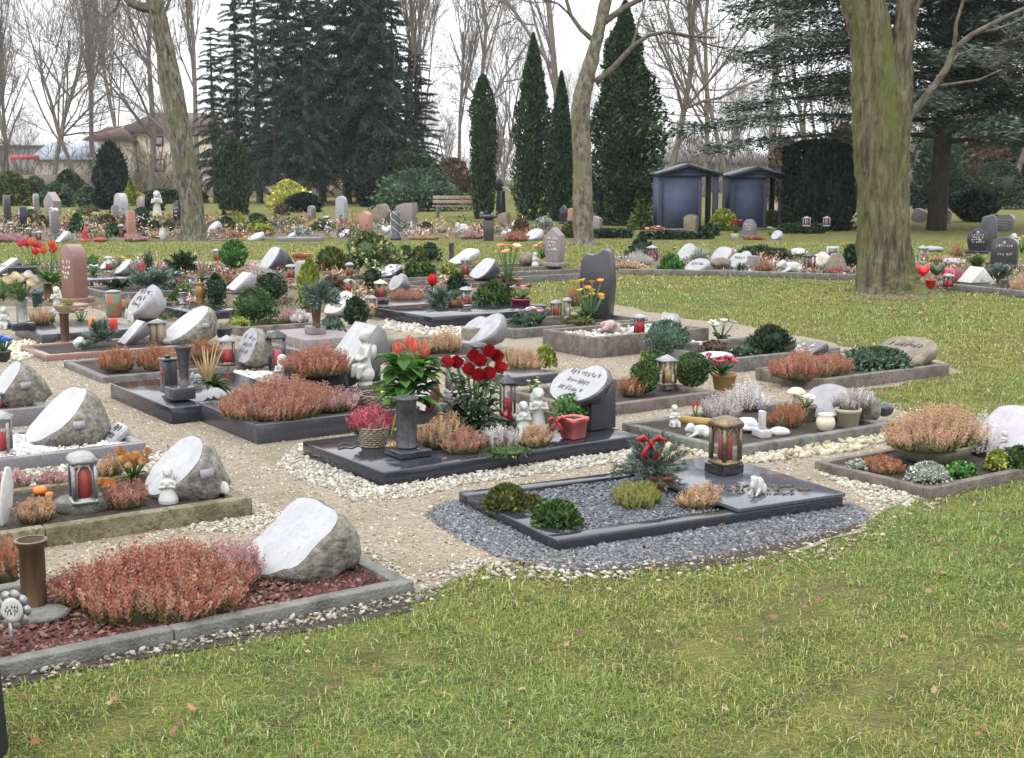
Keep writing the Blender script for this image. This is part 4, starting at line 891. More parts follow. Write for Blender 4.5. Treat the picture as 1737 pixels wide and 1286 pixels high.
# huts
SLATEW = M('slate_blue_wall', (.05, .064, .115), (.07, .086, .14), scale=3, rough=.7, spec=.25)
SLATED = M('slate_blue_trim', (.022, .027, .048), (.034, .041, .066), scale=3, rough=.5)
ROOFM = M('dark_metal_roof', (.10, .11, .14), (.17, .18, .21), scale=2, rough=.35, spec=.5)
def hut(label, x0, x1, apex, py, eave, pw):
    p = P((x0 + x1) / 2, py); s_ = ppm(p); w = (x1 - x0) / s_; he = (py - eave) / s_; ha = (py - apex) / s_; d = 1.7
    r = tag(obj('burial_hut', None, None, p + [0, d / 2, 0]), label, 'hut'); W_ = w * .92
    wl = -W_ / 2; wr = wl + W_ * pw
    obj('base_slab', MB().addm(box(-W_ / 2 - .05, W_ / 2 + .05, -d / 2 - .05, d / 2 + .05, 0, .06)).mesh('base', CONC), r)
    wallm = MB().addm(box(wl, wr, -d / 2 + .06, d / 2, .06, he)); obj('wall', wallm.mesh('wall', SLATEW), r)
    for a, b in ((wl, wl + .12), (wr - .12, wr)): bev(obj('pilaster', MB().addm(box(a, b, -d / 2 + .02, -d / 2 + .058, .06, he - .12)).mesh('pilaster', SLATED), r), .01)
    obj('door_panel', MB().addm(box(wl + .18, wr - .18, -d / 2 + .04, -d / 2 + .057, .1, he - .2)).mesh('panel', SLATEW), r)
    for yy in (-d / 2 + .12, d / 2 - .12): bev(obj('pillar', MB().addm(box(W_ / 2 - .16, W_ / 2, yy - .08, yy + .08, .06, he)).mesh('pillar', SLATED), r), .012)
    obj('beam', MB().addm(box(-W_ / 2 - .02, W_ / 2 + .02, -d / 2, d / 2, he, he + .13)).mesh('beam', SLATED), r)
    g_ = obj('gable', MB().addm(prism([(-W_ / 2, he + .13), (W_ / 2, he + .13), (0, ha - .03)], -d / 2 + .05, d / 2 - .05)).mesh('gable', SLATEW), r)
    rf = MB(); ov = w / 2 + .02; sl_ = (ha - he - .10) / (W_ / 2)
    for s2 in (-1, 1):
        o = [(0, ha), (s2 * ov, ha - sl_ * ov), (s2 * ov, ha - sl_ * ov + .045), (0, ha + .045)]
        if s2 < 0: o = o[::-1]
        rf.addm(prism(o, -d / 2 - .16, d / 2 + .16))
    obj('roof', rf.mesh('roof', ROOFM), r)
    obj('fascia', MB().addm(prism([(-ov, ha - sl_ * ov - .06), (0, ha - .06), (ov, ha - sl_ * ov - .06), (ov, ha - sl_ * ov - .003), (0, ha - .003), (-ov, ha - sl_ * ov - .003)], -d / 2 - .15, -d / 2 - .09)).mesh('fascia', SLATED), r)
hut('slate blue burial hut with low gable roof, the left one', 1112, 1222, 281, 391, 301, .72)
hut('slate blue burial hut with low gable roof, beside the yew block', 1235, 1333, 286, 390, 304, .68)
# far buildings
CREAM = M('cream_render', (.66, .58, .44), (.74, .66, .52), scale=1, rough=.9)
TILE = M('brown_roof_tiles', (.10, .062, .05), (.155, .098, .08), scale=2, rough=.85, bump=.6, bscale=8)
FRAME = M('dark_window_frame', (.10, .07, .06), rough=.6); BLIND = M('white_blind', (.6, .62, .68), (.7, .71, .76), scale=1, rough=.5)
def bldg(name, label, cat, x0, x1, py, eave, ridge, d, wm, rm, wins=(), hip=0):
    p = P((x0 + x1) / 2, py); s_ = ppm(p); w = (x1 - x0) / s_; he = (py - eave) / s_; hr = (py - ridge) / s_
    r = tag(obj(name, None, None, p + [0, d / 2, 0]), label, cat)
    obj('wall', MB().addm(box(-w / 2, w / 2, -d / 2, d / 2, -.2, he)).mesh('wall', wm), r)
    o = .5; V = np.array([(-w / 2 - o, -d / 2 - o, he - .1), (w / 2 + o, -d / 2 - o, he - .1), (w / 2 + o, d / 2 + o, he - .1), (-w / 2 - o, d / 2 + o, he - .1), (-w / 2 + hip, 0, hr), (w / 2 - hip, 0, hr)])
    rf = obj('roof', MB().add(V, [(0, 1, 5, 4), (1, 2, 5), (2, 3, 4, 5), (3, 0, 4), (3, 2, 1, 0)]).mesh('roof', rm), r)
    for a, b, c, e in wins:
        X0, X1 = (a - (x0 + x1) / 2) / s_, (b - (x0 + x1) / 2) / s_; Z0, Z1 = (py - e) / s_, (py - c) / s_
        f = obj('window', MB().addm(box(X0, X1, -d / 2 - .06, -d / 2 - .003, Z0, Z1)).mesh('window', FRAME), r)
        obj('blind', MB().addm(box(X0 + .18, X1 - .18, -d / 2 - .1, -d / 2 - .063, Z0 + .18, Z1 - .18)).mesh('blind', BLIND), f)
    return r, s_
h_, s_ = bldg('house', 'cream two storey house with brown tiled roof behind the bare trees', 'house', 207, 372, 325, 224, 190, 10, CREAM, TILE, [(220, 236, 232, 249), (219, 237, 269, 292), (266, 281, 232, 249), (265, 282, 270, 292), (305, 322, 270, 292)], 2.5)
bldg('house', 'lower cream wing of the house, mostly hidden by the dark evergreen', 'house', 152, 206, 326, 238, 214, 8, CREAM, TILE, [(160, 172, 250, 268)], 1.0)
bldg('shed', 'low building with pale blue roof at left beyond the fence', 'shed', 60, 152, 327, 270, 241, 8, M('beige_wall', (.45, .40, .34), rough=.9), M('pale_blue_roof', (.36, .42, .52), (.44, .5, .6), scale=.3, rough=.5), (), .3)
bldg('office_block', 'long grey flat building at the far left edge', 'building', -60, 64, 322, 247, 243, 10, M('grey_wall', (.22, .23, .24), (.28, .29, .3), scale=.4, rough=.8), M('grey_flat_roof', (.3, .3, .31), rough=.8), (), 1)
bldg('house', 'grey house with grey roof behind the slate huts', 'house', 1128, 1215, 325, 274, 240, 8, M('pale_grey_render', (.42, .43, .44), rough=.9), M('grey_roof_tiles', (.22, .22, .23), (.28, .28, .29), scale=2, rough=.8), (), 1)
bldg('house', 'low house with dark grey roof right behind the right slate hut', 'house', 1222, 1300, 326, 276, 252, 8, M('pale_grey_render', (.42, .43, .44), rough=.9), M('grey_roof_tiles', (.22, .22, .23), rough=.8), (), 1)
def farbox(name, label, cat, x0, x1, y0, y1, py, mat, d=.3):
    p = P((x0 + x1) / 2, py); s_ = ppm(p); w = (x1 - x0) / s_
    return tag(obj(name, MB().addm(box(-w / 2, w / 2, 0, d, max(-.1, (py - y1) / s_), (py - y0) / s_)).mesh(name, mat), None, p), label, cat)
SLATF = M('pale_board_fence', (.12, .10, .085), (.19, .165, .14), scale=6, rough=.9, stretch=(6, 6, .3))
farbox('fence', 'long pale board fence at the far left below the sheds', 'fence', -80, 150, 297, 328, 330, SLATF)
farbox('boundary_wall', 'long pinkish beige wall seen between the spruce trunks', 'wall', 345, 800, 296, 335, 336, M('pink_beige_wall', (.30, .24, .21), (.38, .31, .27), scale=.6, rough=.9))
farbox('billboard', 'small yellow and red panel on the pale blue roofed shed', 'sign', 142, 156, 246, 261, 326, M('yellow_panel', (.75, .45, .05), (.6, .08, .06), scale=.8, rough=.6, contrast=(.49, .51)))
farbox('awning', 'long red strip roof in front of the grey building at far left', 'awning', 20, 58, 264, 271, 328, M('red_sheet', (.5, .09, .09), rough=.6), 2)
farbox('container', 'orange container glimpsed left of the left slate hut', 'container', 1105, 1122, 316, 336, 356, M('orange_paint', (.75, .2, .06), rough=.5), 1)
farbox('container', 'red and grey container glimpsed right of the right slate hut', 'container', 1322, 1342, 345, 372, 378, M('red_grey_paint', (.55, .08, .06), (.4, .4, .42), scale=1, rough=.5), 1)
# far woods: a mass of twigs and brush nobody could count
def woods():
    g = np.random.default_rng(77); mb = MB(); src = [cached('bare' + k, BV[k]) for k in ('spread', 'upright2', 'fan')]
    arr = []
    for prt in src:
        for p in prt:
            me = p[1]; n = len(me.vertices); v = np.empty(n * 3, np.float32); me.vertices.foreach_get('co', v); ls = np.empty(len(me.polygons), np.int32); me.polygons.foreach_get('loop_total', ls); li = np.empty(len(me.loops), np.int32); me.loops.foreach_get('vertex_index', li)
            if (ls == ls[0]).all(): arr.append((v.reshape(-1, 3).astype(float), li.reshape(-1, ls[0])))
            else:
                F = []; k = 0
                for t in ls:
                    if t == 4: F.append(li[k:k + 4])
                    k += t
                arr.append((v.reshape(-1, 3).astype(float), np.array(F)))
    for i in range(44):
        px = -60 + 1900 * (i + g.random() * .8) / 44; y = g.uniform(128, 190); x = (px - CX) / F_ * y * 1.0; h = g.uniform(4.5, 8.5) * (1.35 if px > 1350 else .75 if px < 340 else 1); s_ = g.integers(0, len(arr) // 2)
        for q in (2 * s_, 2 * s_ + 1): mb.addm(arr[q], c=np.array([.17, .145, .13]), off=(x, y, 0), rz=g.uniform(0, 6), sc=h)
    n = 60000; px = np.where(g.random(n) < .6, g.uniform(-80, 1820, n), g.uniform(1150, 1820, n)); y = g.uniform(120, 185, n); x = (px - CX) / F_ * y; hh = 3.2 + 1.5 * np.sin(x * .13) + .8 * np.sin(x * .41) + 6.0 * np.clip((x - 25) / 25, 0, 1) + 3.2 * np.exp(-((x - 4) / 16) ** 2)
    C = np.stack([x, y, g.random(n) ** 1.3 * np.maximum(1.2, hh)], 1); cards(C, rdir(n) + np.array([0, 0, 1.2]), rdir(n), g.uniform(.35, .9, n), .035, pal([(.12, .09, .075), (.15, .105, .09), (.10, .09, .06), (.07, .08, .045)], n), mb)
    return tag(obj('far_woods', mb.mesh('woods', M('far_twigs', (.85, .8, .78), (1, 1, 1), attr=True, scale=.2, rough=.95))), 'hazy brown mass of bare trees and brush behind everything', None, None, 'stuff')
woods()
if HAZE > 0:
    hm = bpy.data.materials.new('haze'); hm.use_nodes = True; nt = hm.node_tree; nt.nodes.remove(nt.nodes['Principled BSDF'])
    v = nn(nt, 'ShaderNodeVolumePrincipled'); v.inputs['Color'].default_value = (.93, .95, 1, 1); v.inputs['Density'].default_value = HAZE; v.inputs['Anisotropy'].default_value = .2
    nt.links.new(v.outputs[0], nt.nodes['Material Output'].inputs['Volume'])
    tag(obj('haze', MB().addm(box(-460, 460, -22, 710, -1.5, 45)).mesh('haze', hm)), 'thin pale winter haze over the whole cemetery', None, None, 'stuff')

def cover(polys, n, seed=3):
    g = np.random.default_rng(seed); mb = MB()
    for p, m in zip(polys, n):
        A = np.array(p); lo, hi = A.min(0), A.max(0); k = m // 60; x, y = g.uniform(lo[0], hi[0], k * 3), g.uniform(lo[1], hi[1], k * 3); q = inpoly(x, y, p); x, y = x[q][:k], y[q][:k]
        for a, b in zip(x, y):
            s_ = g.uniform(.07, .24) * max(1, b / 22); nn_ = 60; pl = [GP['box'], GP['dark'], GP['olive'], GP['brown'], HE['tan'], HE['rust'], GP['hebe'], HE['mauve'], HE['silver'], GP['brown'], HE['tan']][g.integers(0, 11)]
            C = np.stack([a + g.normal(size=nn_) * s_ * .55, b + g.normal(size=nn_) * s_ * .55, np.abs(g.normal(size=nn_)) * s_ * .35], 1)
            cards(C, rdir(nn_) + np.array([0, 0, .7]), rdir(nn_), s_ * .17, s_ * .055, pal(pl, nn_, .3), mb)
    return tag(obj('ground_cover', mb.mesh('cover', FOL)), 'low mixed ground cover and litter between the graves', None, None, 'stuff')
# ================================================================ graves
def grave(name, label, near=None, left=None, right=None, hk=.1, mat=GREYK, fill=SOIL, kt=.065, LA=None, LB=None, rightend=None, slab=None, fz=None, part=None, plinthside=None, rz=GR, group='grave borders in rows'):
    BX, AX = np.array([math.cos(rz), math.sin(rz), 0]), np.array([-math.sin(rz), math.cos(rz), 0])
    if near is None: p = P(*rightend, hk) - BX * LB
    else: p = P(*near, hk)
    LB = LB or float((P(*right, hk) - p) @ BX); LA = LA or float((P(*left, hk) - p) @ AX)
    o = p.copy(); o[2] = 0; GRAVES.append((o[0], o[1], LB, LA, BX, AX))
    r = tag(obj(name, None, None, o, rz), label, 'grave slab' if slab else 'grave border', group if not slab else 'polished grave slabs in rows')
    fz = fz if fz is not None else hk - .03
    if slab is True:
        bev(obj('slab', MB().addm(box(0, LB, 0, LA, -.02, hk)).mesh('slab', mat), r), .008)
    else:
        for nm, (a, b, c, d) in {'kerb': (0, LB, 0, kt), 'kerb ': (0, LB, LA - kt, LA), ' kerb': (0, kt, kt + .002, LA - kt - .002), ' kerb ': (LB - kt, LB, kt + .002, LA - kt - .002)}.items():
            cuts = [a, b] if nm[0] == ' ' or LB < 1.25 or slab else [a, a + (b - a) * .52, b]
            for u, v in zip(cuts[:-1], cuts[1:]): bev(obj('kerb', MB().addm(box(u + (.002 if u > a else 0), v - (.002 if v < b else 0), c, d, -.03, hk + (0 if nm[0] != ' ' else -.003) - (.002 if u > a else 0))).mesh('kerb', mat), r), .006)
        if isinstance(slab, float):
            bev(obj('cover_slab', MB().addm(box(LB * slab, LB + .006, -.006, LA + .006, hk + .001, hk + .022)).mesh('slab', M('sky_sheen_tinted_granite', (.045, .047, .062), (.09, .093, .115), scale=120, rough=.12, spec=.6, c3=(.14, .145, .17), s3=240)), r), .004)  # cover slab base colour lightened to stand in for sky reflection on the polish
            obj('bed', MB().addm(box(kt + .001, LB * slab - .002, kt + .001, LA - kt - .001, .0, fz)).mesh('bed', fill), r)
        else:
            n = 14; gx, gy = np.meshgrid(np.linspace(kt, LB - kt, n), np.linspace(kt, LA - kt, n), indexing='ij'); z = np.array([[fz + .02 * mnoise.noise(Vector((a * 5 + o[0] * 3, b * 5, 0))) for a, b in zip(u, v)] for u, v in zip(gx, gy)])
            V = np.stack([gx, gy, z], 2).reshape(-1, 3); F = [(i * n + j, (i + 1) * n + j, (i + 1) * n + j + 1, i * n + j + 1) for i in range(n - 1) for j in range(n - 1)]
            obj('bed', MB().add(V, F).mesh('bed', fill, True), r)
    def loc(b, a, z=None): return o + BX * b + AX * a + np.array([0, 0, fz if z is None else z])
    loc.LB, loc.LA, loc.root, loc.inv = LB, LA, r, (Matrix.Translation(Vector(o)) @ Matrix.Rotation(rz, 4, 'Z')).inverted()
    loc.poly = lambda m=.07, b0=0, b1=1: [tuple((o + BX * (b * LB) + AX * a)[:2]) for b, a in ((b0 + m / LB * (b0 == 0), m), (b1 - m / LB * (b1 == 1), m), (b1 - m / LB * (b1 == 1), LA - m), (b0 + m / LB * (b0 == 0), LA - m))]
    return loc
def put(name, label, cat, px, py, w, h, mk, z=0, rz=GR, ext=1.0, k=.5, group=None, fl=False, st=False):
    p, wm, hm = place(px, py, z, w, h, ext, k)
    parts = mk(wm, hm)
    if st: return statue(name, label, cat, parts, p, rz, group)
    if fl: return flowers(name, label, cat, parts, p, group, rz)
    return thing(name, label, cat, parts, p, rz, group=group)
def ST(label, px, py, w, h, kind='arch', mat=GREYG, z=0, t=.16, name='headstone', **k):
    rz = k.pop('rz', GR); ww = k.pop('wk', .9)
    return put(name, label, 'gravestone', px, py, w, h, lambda a, b: stele(max(.08, (a * ww - t * .82) / .57) if rz == GR else a * ww, b, kind, t, mat, seed=int(px), **k), z, rz, .5, .5, 'upright headstones')
def LY(label, px, py, w, h, kind='rock', z=0, name='lying_headstone', **k):
    kk = dict(seed=int(px) % 91); kk.update(k); rz = kk.pop('rz', GR); wk = kk.pop('wk', 1.0)
    return put(name, label, 'gravestone', px, py, w, h, lambda a, b: lying(a * wk, b, kind, **kk), z, rz, .8, .6, 'low tilted headstones')
def LN(label, px, py, w, h, style='round', z=0, rz=.3, **k):
    return put('grave_lantern', label, 'lantern', px, py, w, h, lambda a, b: lantern(a * .86, b, style, **k), z, rz, .8, .5, 'grave lanterns')
def VS(name, label, px, py, w, h, prof='pot', mat=DBRONZE, z=0, cat=None, soil=False, **k):
    return put(name, label, cat or name.split('_')[-1], px, py, w, h, lambda a, b: vessel(a, b, prof, mat, **k) + ([('soil', soilcap(a, b * .9))] if soil else []), z, 0, .9, .5)
def SH(label, px, py, w, h, shape='ball', pl='box', z=0, leaf=.013, n=800, name='shrub', cat='shrub', **k):
    return put(name, label, cat, px, py, w, h, lambda a, b: shrub(a, a, b, shape, pl, leaf, n, int(px), **k), z, 0, .8, .4)
def HT(label, px, py, w, h, pl='rose', z=0, d=.8, name='heather', cat='heather', rz=GR, **k):
    return put(name, label, cat, px, py, w, h, lambda a, b: heather(a, a * d, b, pl, int(px), **k), z, rz, d * .7, .8, 'heather plants on the graves')
def TF(label, px, py, w, h, pl='lime', z=0, n=220, name='grass_tuft', cat='grass plant', wid=.004): return put(name, label, cat, px, py, w, h, lambda a, b: tuft(a, b, pl, n, int(px), wid), z, 0, .6, .5)
def AN(label, px, py, w, h, pose='kneel', z=0, name='angel_figure', rz=.15): return put(name, label, 'angel figure', px, py, w, h, lambda a, b: angel(b, pose), z, rz + math.pi / 2, .6, .4, 'white figures on the graves', st=True)
def CR(label, px, py, w, h, z=0, name='animal_figure', mat=WHITEP, rz=.2, cat='animal figure'): return put(name, label, cat, px, py, w, h, lambda a, b: critter(a, b, mat), z, rz, .5, .3, st=True)
def PB(name, label, px, py, w, h, mat=WHITEM, z=0, seed=0, cat='stone', amp=.2): return put(name, label, cat, px, py, w, h, lambda a, b: [('stone', (lambda V, F: MB().add(V + [0, 0, b * .42], F).mesh('stone', mat, True))(*blob(3, amp, 1.5, seed + px, (a * .5, a * .4, b * .5))))], z, 0, .7, .6)
def BX_(name, label, cat, px, py, w, h, mat, z=0, rz=GR, t=1.0, d=1.0): return put(name, label, cat, px, py, w, h, lambda a, b: [('block', MB().addm(box(-a * .36, a * .36, -a * .36 * d, a * .36 * d, 0, b, t)).mesh('block', mat), .006)], z, rz, .9, .6)
def FW(name, label, px, py, w, h, cols, n, size, z=0, leafs='fresh', nl=16, kind='star', cat='flowers', low=.0, seed=None, fill=None, lw=.16, zz=(.7, 1.0), spread=.42, droop=.5):
    g = random.Random(int(px) + n)
    def mk(a, b):
        ms = [{'star': lambda c: star(c), 'rose': lambda c: rose(c, n), 'tulip': lambda c: tulip(c, tuple(x * .8 for x in c)), 'amaryllis': lambda c: star(c, 6, .8, c)}[kind](c) for c in cols]
        hd = []
        for i in range(n):
            t = i * 2.4 + g.random() * .6; r = spread * math.sqrt((i + .3) / n)
            hd.append((ms[i % len(ms)], r * math.cos(t), r * math.sin(t), g.uniform(*zz) - .3 * r * r))
        return bouquet(a, b, hd, size * a, leafs, nl, lw, int(px), fill, low, droop=droop)
    return put(name, label, cat, px, py, w, h, mk, z, 0, .6, .5, None, True)

# ---- front left grave
g1 = grave('grave_border', 'long low weathered concrete grave border at the front left with red mulch', rightend=(703, 985), LB=2.0, LA=.87, hk=.055, mat=CONC, fill=REDSOIL, fz=.035)
pebbles('red_mulch', g1.poly(.07), 5200, .011, [(.11, .025, .022), (.075, .022, .018), (.14, .05, .04), (.05, .018, .015), (.2, .12, .09)], STONE, .036, fr=False, sub=0, flat=.6, seed=1, label='dark red mulch chips in the front left grave')
LY('big smooth white faced boulder headstone on red mulch, nearest the camera', 516, 986, 196, 137, 'rock', .035, seed=5, face=PALEG, thick=.75, rough=.13, dx=.62)
HT('wide dense rose brown heather cushion in the front left grave', 268, 1052, 335, 150, 'rose', .035, .75, dens=1.5)
HT('pinker heather clump between the wide cushion and the white boulder', 395, 1000, 110, 95, 'mauve', .035, .8, dens=1.6)
VS('grave_vase', 'brown bronze cylinder vase with pale rim in the front left grave', 59, 1040, 52, 128, 'tube', DBRONZE, .04, 'vase', rim=BRONZE)
thing('stepping_stone', 'flat grey stone plate under the brown bronze vase', 'stone plate', [('plate', MB().addm(lathe([(.11, 0), (.115, .012), (.10, .02)], 9, sy=.85)).mesh('plate', CONC))], P(66, 1046, .037), .4)
HT('rust brown dried fern clump at the left edge behind the bronze vase', 2, 992, 70, 92, 'rust', .035, 1.0)
p = P(20, 1096, .036); dk = MB(); k_ = ppm(p)
rt = tag(obj('plant_label', None, None, p, -.15), 'white disc plant label with grey petals on a stick at the left edge', 'plant label')
obj('stick', MB().addm(box(-.006, .006, -.002, .002, -.02, .10)).mesh('stick', PEWTER), rt)
V, F = lathe([(.044, -.001), (.044, .003), (.03, .005)], 24); V = V[:, [0, 2, 1]] * np.array([.9, -1, 1]) + [.012, -.004, .128]
obj('disc', MB().add(V, F).mesh('disc', WHITEP), rt)
pt = MB()
for i in range(9):
    a = i * 6.283 / 9; V, F = lathe([(.021, -.001), (.021, .002)], 12); V = V[:, [0, 2, 1]] * np.array([1, -1, 1]) + [.012 + .045 * math.cos(a), 0.002, .128 + .05 * math.sin(a)]; pt.add(V, F)
obj('petals', pt.mesh('petals', PEWTER), rt)
obj('lettering', letters(lambda a, b: np.array([.012 + a * .034, -.0095, .128 + b * .04]), [(.3, -.55, .5), (0, -.7, .6), (-.25, -.5, .5)], 4, .011, ENGR, .001), rt)

# ---- second grave on the left: mossy kerb
g2 = grave('grave_border', 'mossy ochre concrete grave border, second from the front on the left', rightend=(428, 843), LB=2.0, LA=.85, hk=.095, mat=MOSSC, fill=SOIL, fz=.07)
LY('white faced boulder headstone behind white child figure on the mossy bordered grave', 312, 850, 140, 108, 'rock', .07, seed=8, plaque=True, thick=.8, rough=.08)
AN('white kneeling angel child before the boulder on the mossy bordered grave', 286, 856, 40, 66, 'kneel', .07)
CR('little white curled lamb figure at the mossy kerb end', 376, 841, 32, 30, .08)
LN('grey cast metal lantern with dark red glass on a round stone foot', 142, 856, 52, 92, 'cast', .12, rz=.5, metal=PEWTER, cw=.62, ch=.8)
thing('round_stone', 'round flat stone foot under the grey cast lantern', 'stone plate', [('disc', MB().addm(lathe([(.125, 0), (.13, .02), (.13, .05), (.12, .055)], 10, sy=.9)).mesh('disc', CONC), .004)], P(142, 863, .07) , .3)
HT('tan heather left of the round stone foot', 62, 888, 66, 58, 'tan', .07); HT('beige heather behind the grey cast lantern', 187, 815, 44, 60, 'tan', .07); HT('brown pink heather clump between the cast lantern and angel child', 213, 864, 78, 66, 'salmon', .07)
HT('pink heather at the left edge of the mossy bordered grave', 14, 838, 60, 52, 'mauve', .07); HT('small mauve heather behind the orange gourds', 92, 828, 50, 40, 'mauve', .07)
ORG = M('orange_gourd', (.70, .20, .03), (.6, .15, .03), scale=20, rough=.45)
for q, (px, py, w, h, l) in enumerate([(68, 842, 24, 20, 'larger bright orange gourd left of the cast lantern'), (84, 846, 14, 13, 'smaller orange gourd beside the larger one')]):
    put('gourd', l, 'gourd', px, py, w, h, lambda a, b: [('body', MB().addm(lathe([(.1 * a, 0), (.42 * a, .12 * b), (.5 * a, .45 * b), (.40 * a, .8 * b), (.1 * a, .92 * b)], 16)).mesh('body', ORG, True)), ('stalk', MB().addm(tube([(0, 0, .88 * b), (.05 * a, 0, 1.1 * b)], [.06 * a, .04 * a], 6)).mesh('stalk', BARK))], .07)
FW('fabric_flowers', 'pale orange fabric blossoms in front of the white faced boulder', 226, 822, 60, 60, [(.66, .34, .13), (.68, .42, .22), (.6, .3, .1)], 14, .25, .07, kind='rose', nl=8, zz=(.45, .95), spread=.46)
FW('fabric_flowers', 'small orange fabric blossom bunch beside the cast lantern', 182, 852, 40, 34, [(.64, .27, .07)], 6, .32, .07, kind='rose', nl=4, zz=(.5, .9))
wg = wing(.26, 1); wg.V[0] = wg.V[0] * np.array([1, 1.2, 1]); thing('wing_figure', 'white plaster wing standing at the left picture edge', 'figure', [('wing', wg.mesh('wing', WHITEP, False), .012)], P(4, 895, .07), .9)

# ---- third and fourth graves on the left
g3 = grave('grave_border', 'polished grey stone border filled with white pebbles on the left', rightend=(247, 750), LB=1.8, LA=.8, hk=.08, mat=GREYG, fill=WHITEB, fz=.06)
pebbles('white_gravel', g3.poly(.08), 3200, .011, [(.72, .71, .69), (.6, .59, .57), (.8, .8, .78)], STONE, .06, fr=False, seed=2, label='bright white gravel filling the grey bordered grave')
LY('large white faced boulder headstone lying on white gravel', 117, 757, 150, 100, 'rock', .06, seed=12, plaque=True, thick=.85, rough=.12)
LN('silver framed lantern with red candle cut by the left edge', 2, 775, 44, 82, 'square', .06, rz=.2, metal=PEWTER, cw=.6)
put('name_tile', 'white tile with dark marks leaning by the white gravel corner', 'tile', 200, 752, 50, 26, lambda a, b: lying(a * .9, b * 1.3, 'rect', 3, WHITEM, WHITEM, 2, dx=.7, thick=.3, lsize=.035), .06)
g4 = grave('grave_border', 'greenish grey stone border with red brown mulch at the left edge', rightend=(88, 688), LB=1.6, LA=.75, hk=.12, mat=GREYG, fill=REDSOIL, fz=.09)
pebbles('red_mulch', g4.poly(.08, .4), 1500, .012, [(.13, .035, .03), (.09, .03, .024), (.18, .07, .05)], STONE, .09, fr=False, sub=0, seed=3, label='red mulch chips in the grave at the left edge')
LY('white faced boulder headstone on red mulch cut by the left edge', 20, 692, 82, 80, 'rock', .09, seed=17, plaque=True, thick=.85)
LN('small red glass candle at the left edge before the boulder on red mulch', 0, 697, 16, 32, 'round', .09, cw=.7)
VS('flower_pot', 'black pot with blue blooms at the left edge', 5, 616, 30, 22, 'pot', IRON, 0, 'pot'); FW('bouquet', 'bright blue artificial bouquet in the black pot at the left edge', 6, 601, 40, 26, [(.03, .16, .55), (.05, .24, .65)], 16, .28, .08, kind='star', nl=3)

# ---- main centre row
g11 = grave('grave_slab', 'low polished dark grave frame with slate chips and cover slab in front', near=(945, 916), left=(760, 852), right=(1440, 846), hk=.055, mat=BLACKG, fill=SLATEB, kt=.09, slab=.60, fz=.035, rz=R(28), LA=.98)
pebbles('slate_chips', g11.poly(.09, 0, .615), 4200, .0085, [(.07, .078, .095), (.11, .12, .14), (.045, .05, .06), (.18, .19, .21)], SLATE, .036, fr=False, sub=0, flat=.55, seed=4, label='blue grey slate chips inside the dark grave frame')
SL = [P(*q)[:2] for q in [(722, 878), (770, 912), (840, 945), (930, 966), (1010, 970), (1150, 956), (1300, 930), (1400, 908), (1465, 888), (1480, 872), (1440, 855), (1380, 850), (945, 905), (770, 850), (735, 862)]]
pebbles('slate_chips', SL, 15000, .0088, [(.065, .072, .088), (.10, .112, .13), (.04, .045, .055), (.17, .18, .2), (.13, .125, .13)], SLATE, .004, sub=0, flat=.6, seed=5, jitc=.3, label='blue grey slate chips spread around the dark grave frame')
SH('grey green cushion plant at the left corner of the slate bed', 860, 872, 84, 50, 'dome', 'olive', .036, .012, 1500, up=.9); SH('low green juniper cushion at the front of the slate bed', 945, 900, 92, 50, 'dome', 'box', .036, .013, 1600, up=.7); SH('small green sprig plant between the two cushions on slate', 905, 862, 40, 22, 'dome', 'olive', .036, .011, 400, up=.7)
HT('grass green heather mound in the middle of the slate bed', 1080, 862, 100, 55, 'yellowgreen', .036, low=((.10, .13, .03), (.14, .16, .04)), leaf=.8); HT('tan salmon heather beside the cover slab on slate', 1188, 864, 84, 56, 'tan', .036, dens=.8)
VS('flower_pot', 'red clay pot under the blue spruce arrangement', 1122, 834, 46, 30, 'pot', M('red_clay', (.42, .10, .06), (.33, .08, .05), rough=.6), .036, 'pot', soil=True)
def sprays(w, h, n=26, seed=0, pl='blue', sp_=.035):
    g = np.random.default_rng(seed); mb = MB()
    for i in range(n):
        a = i * 2.4 + g.normal() * .3; e = g.uniform(-.25, 1.3) if i > 3 else g.uniform(1.2, 1.5); o = np.array([math.cos(a) * math.cos(e), math.sin(a) * math.cos(e), math.sin(e)]); L = g.uniform(.38, .62) * (w if e < .8 else h * .95)
        p0 = np.array([0, 0, .18 * h]); pts = np.array([p0 + o * L * f + np.array([0, 0, -.12 * L * f * f]) for f in np.linspace(0, 1, 5)]); mb.addm(tube(pts, [.005, .004, .003, .003, .002], 4), c=np.array([.10, .07, .05]))
        m = 70; f = g.uniform(.12, 1, m); C = p0 + o * (L * f)[:, None]; C[:, 2] -= .12 * L * f * f; D = o + rdir(m) * .9; cards(C + D * sp_ * .4, D, rdir(m), sp_ * .7, sp_ * .13, pal(GP[pl], m, .25), mb)
    return [('sprays', mb.mesh('sprays', FOL))]
put('spruce_arrangement', 'blue spruce twig arrangement rising from the red pot', 'arrangement', 1105, 832, 122, 150, lambda a, b: sprays(a, b, 46, 3, 'blue', .027), .05, 0, .5)
RIB = M('red_ribbon', (.33, .015, .02), (.22, .01, .012), scale=20, rough=.45)
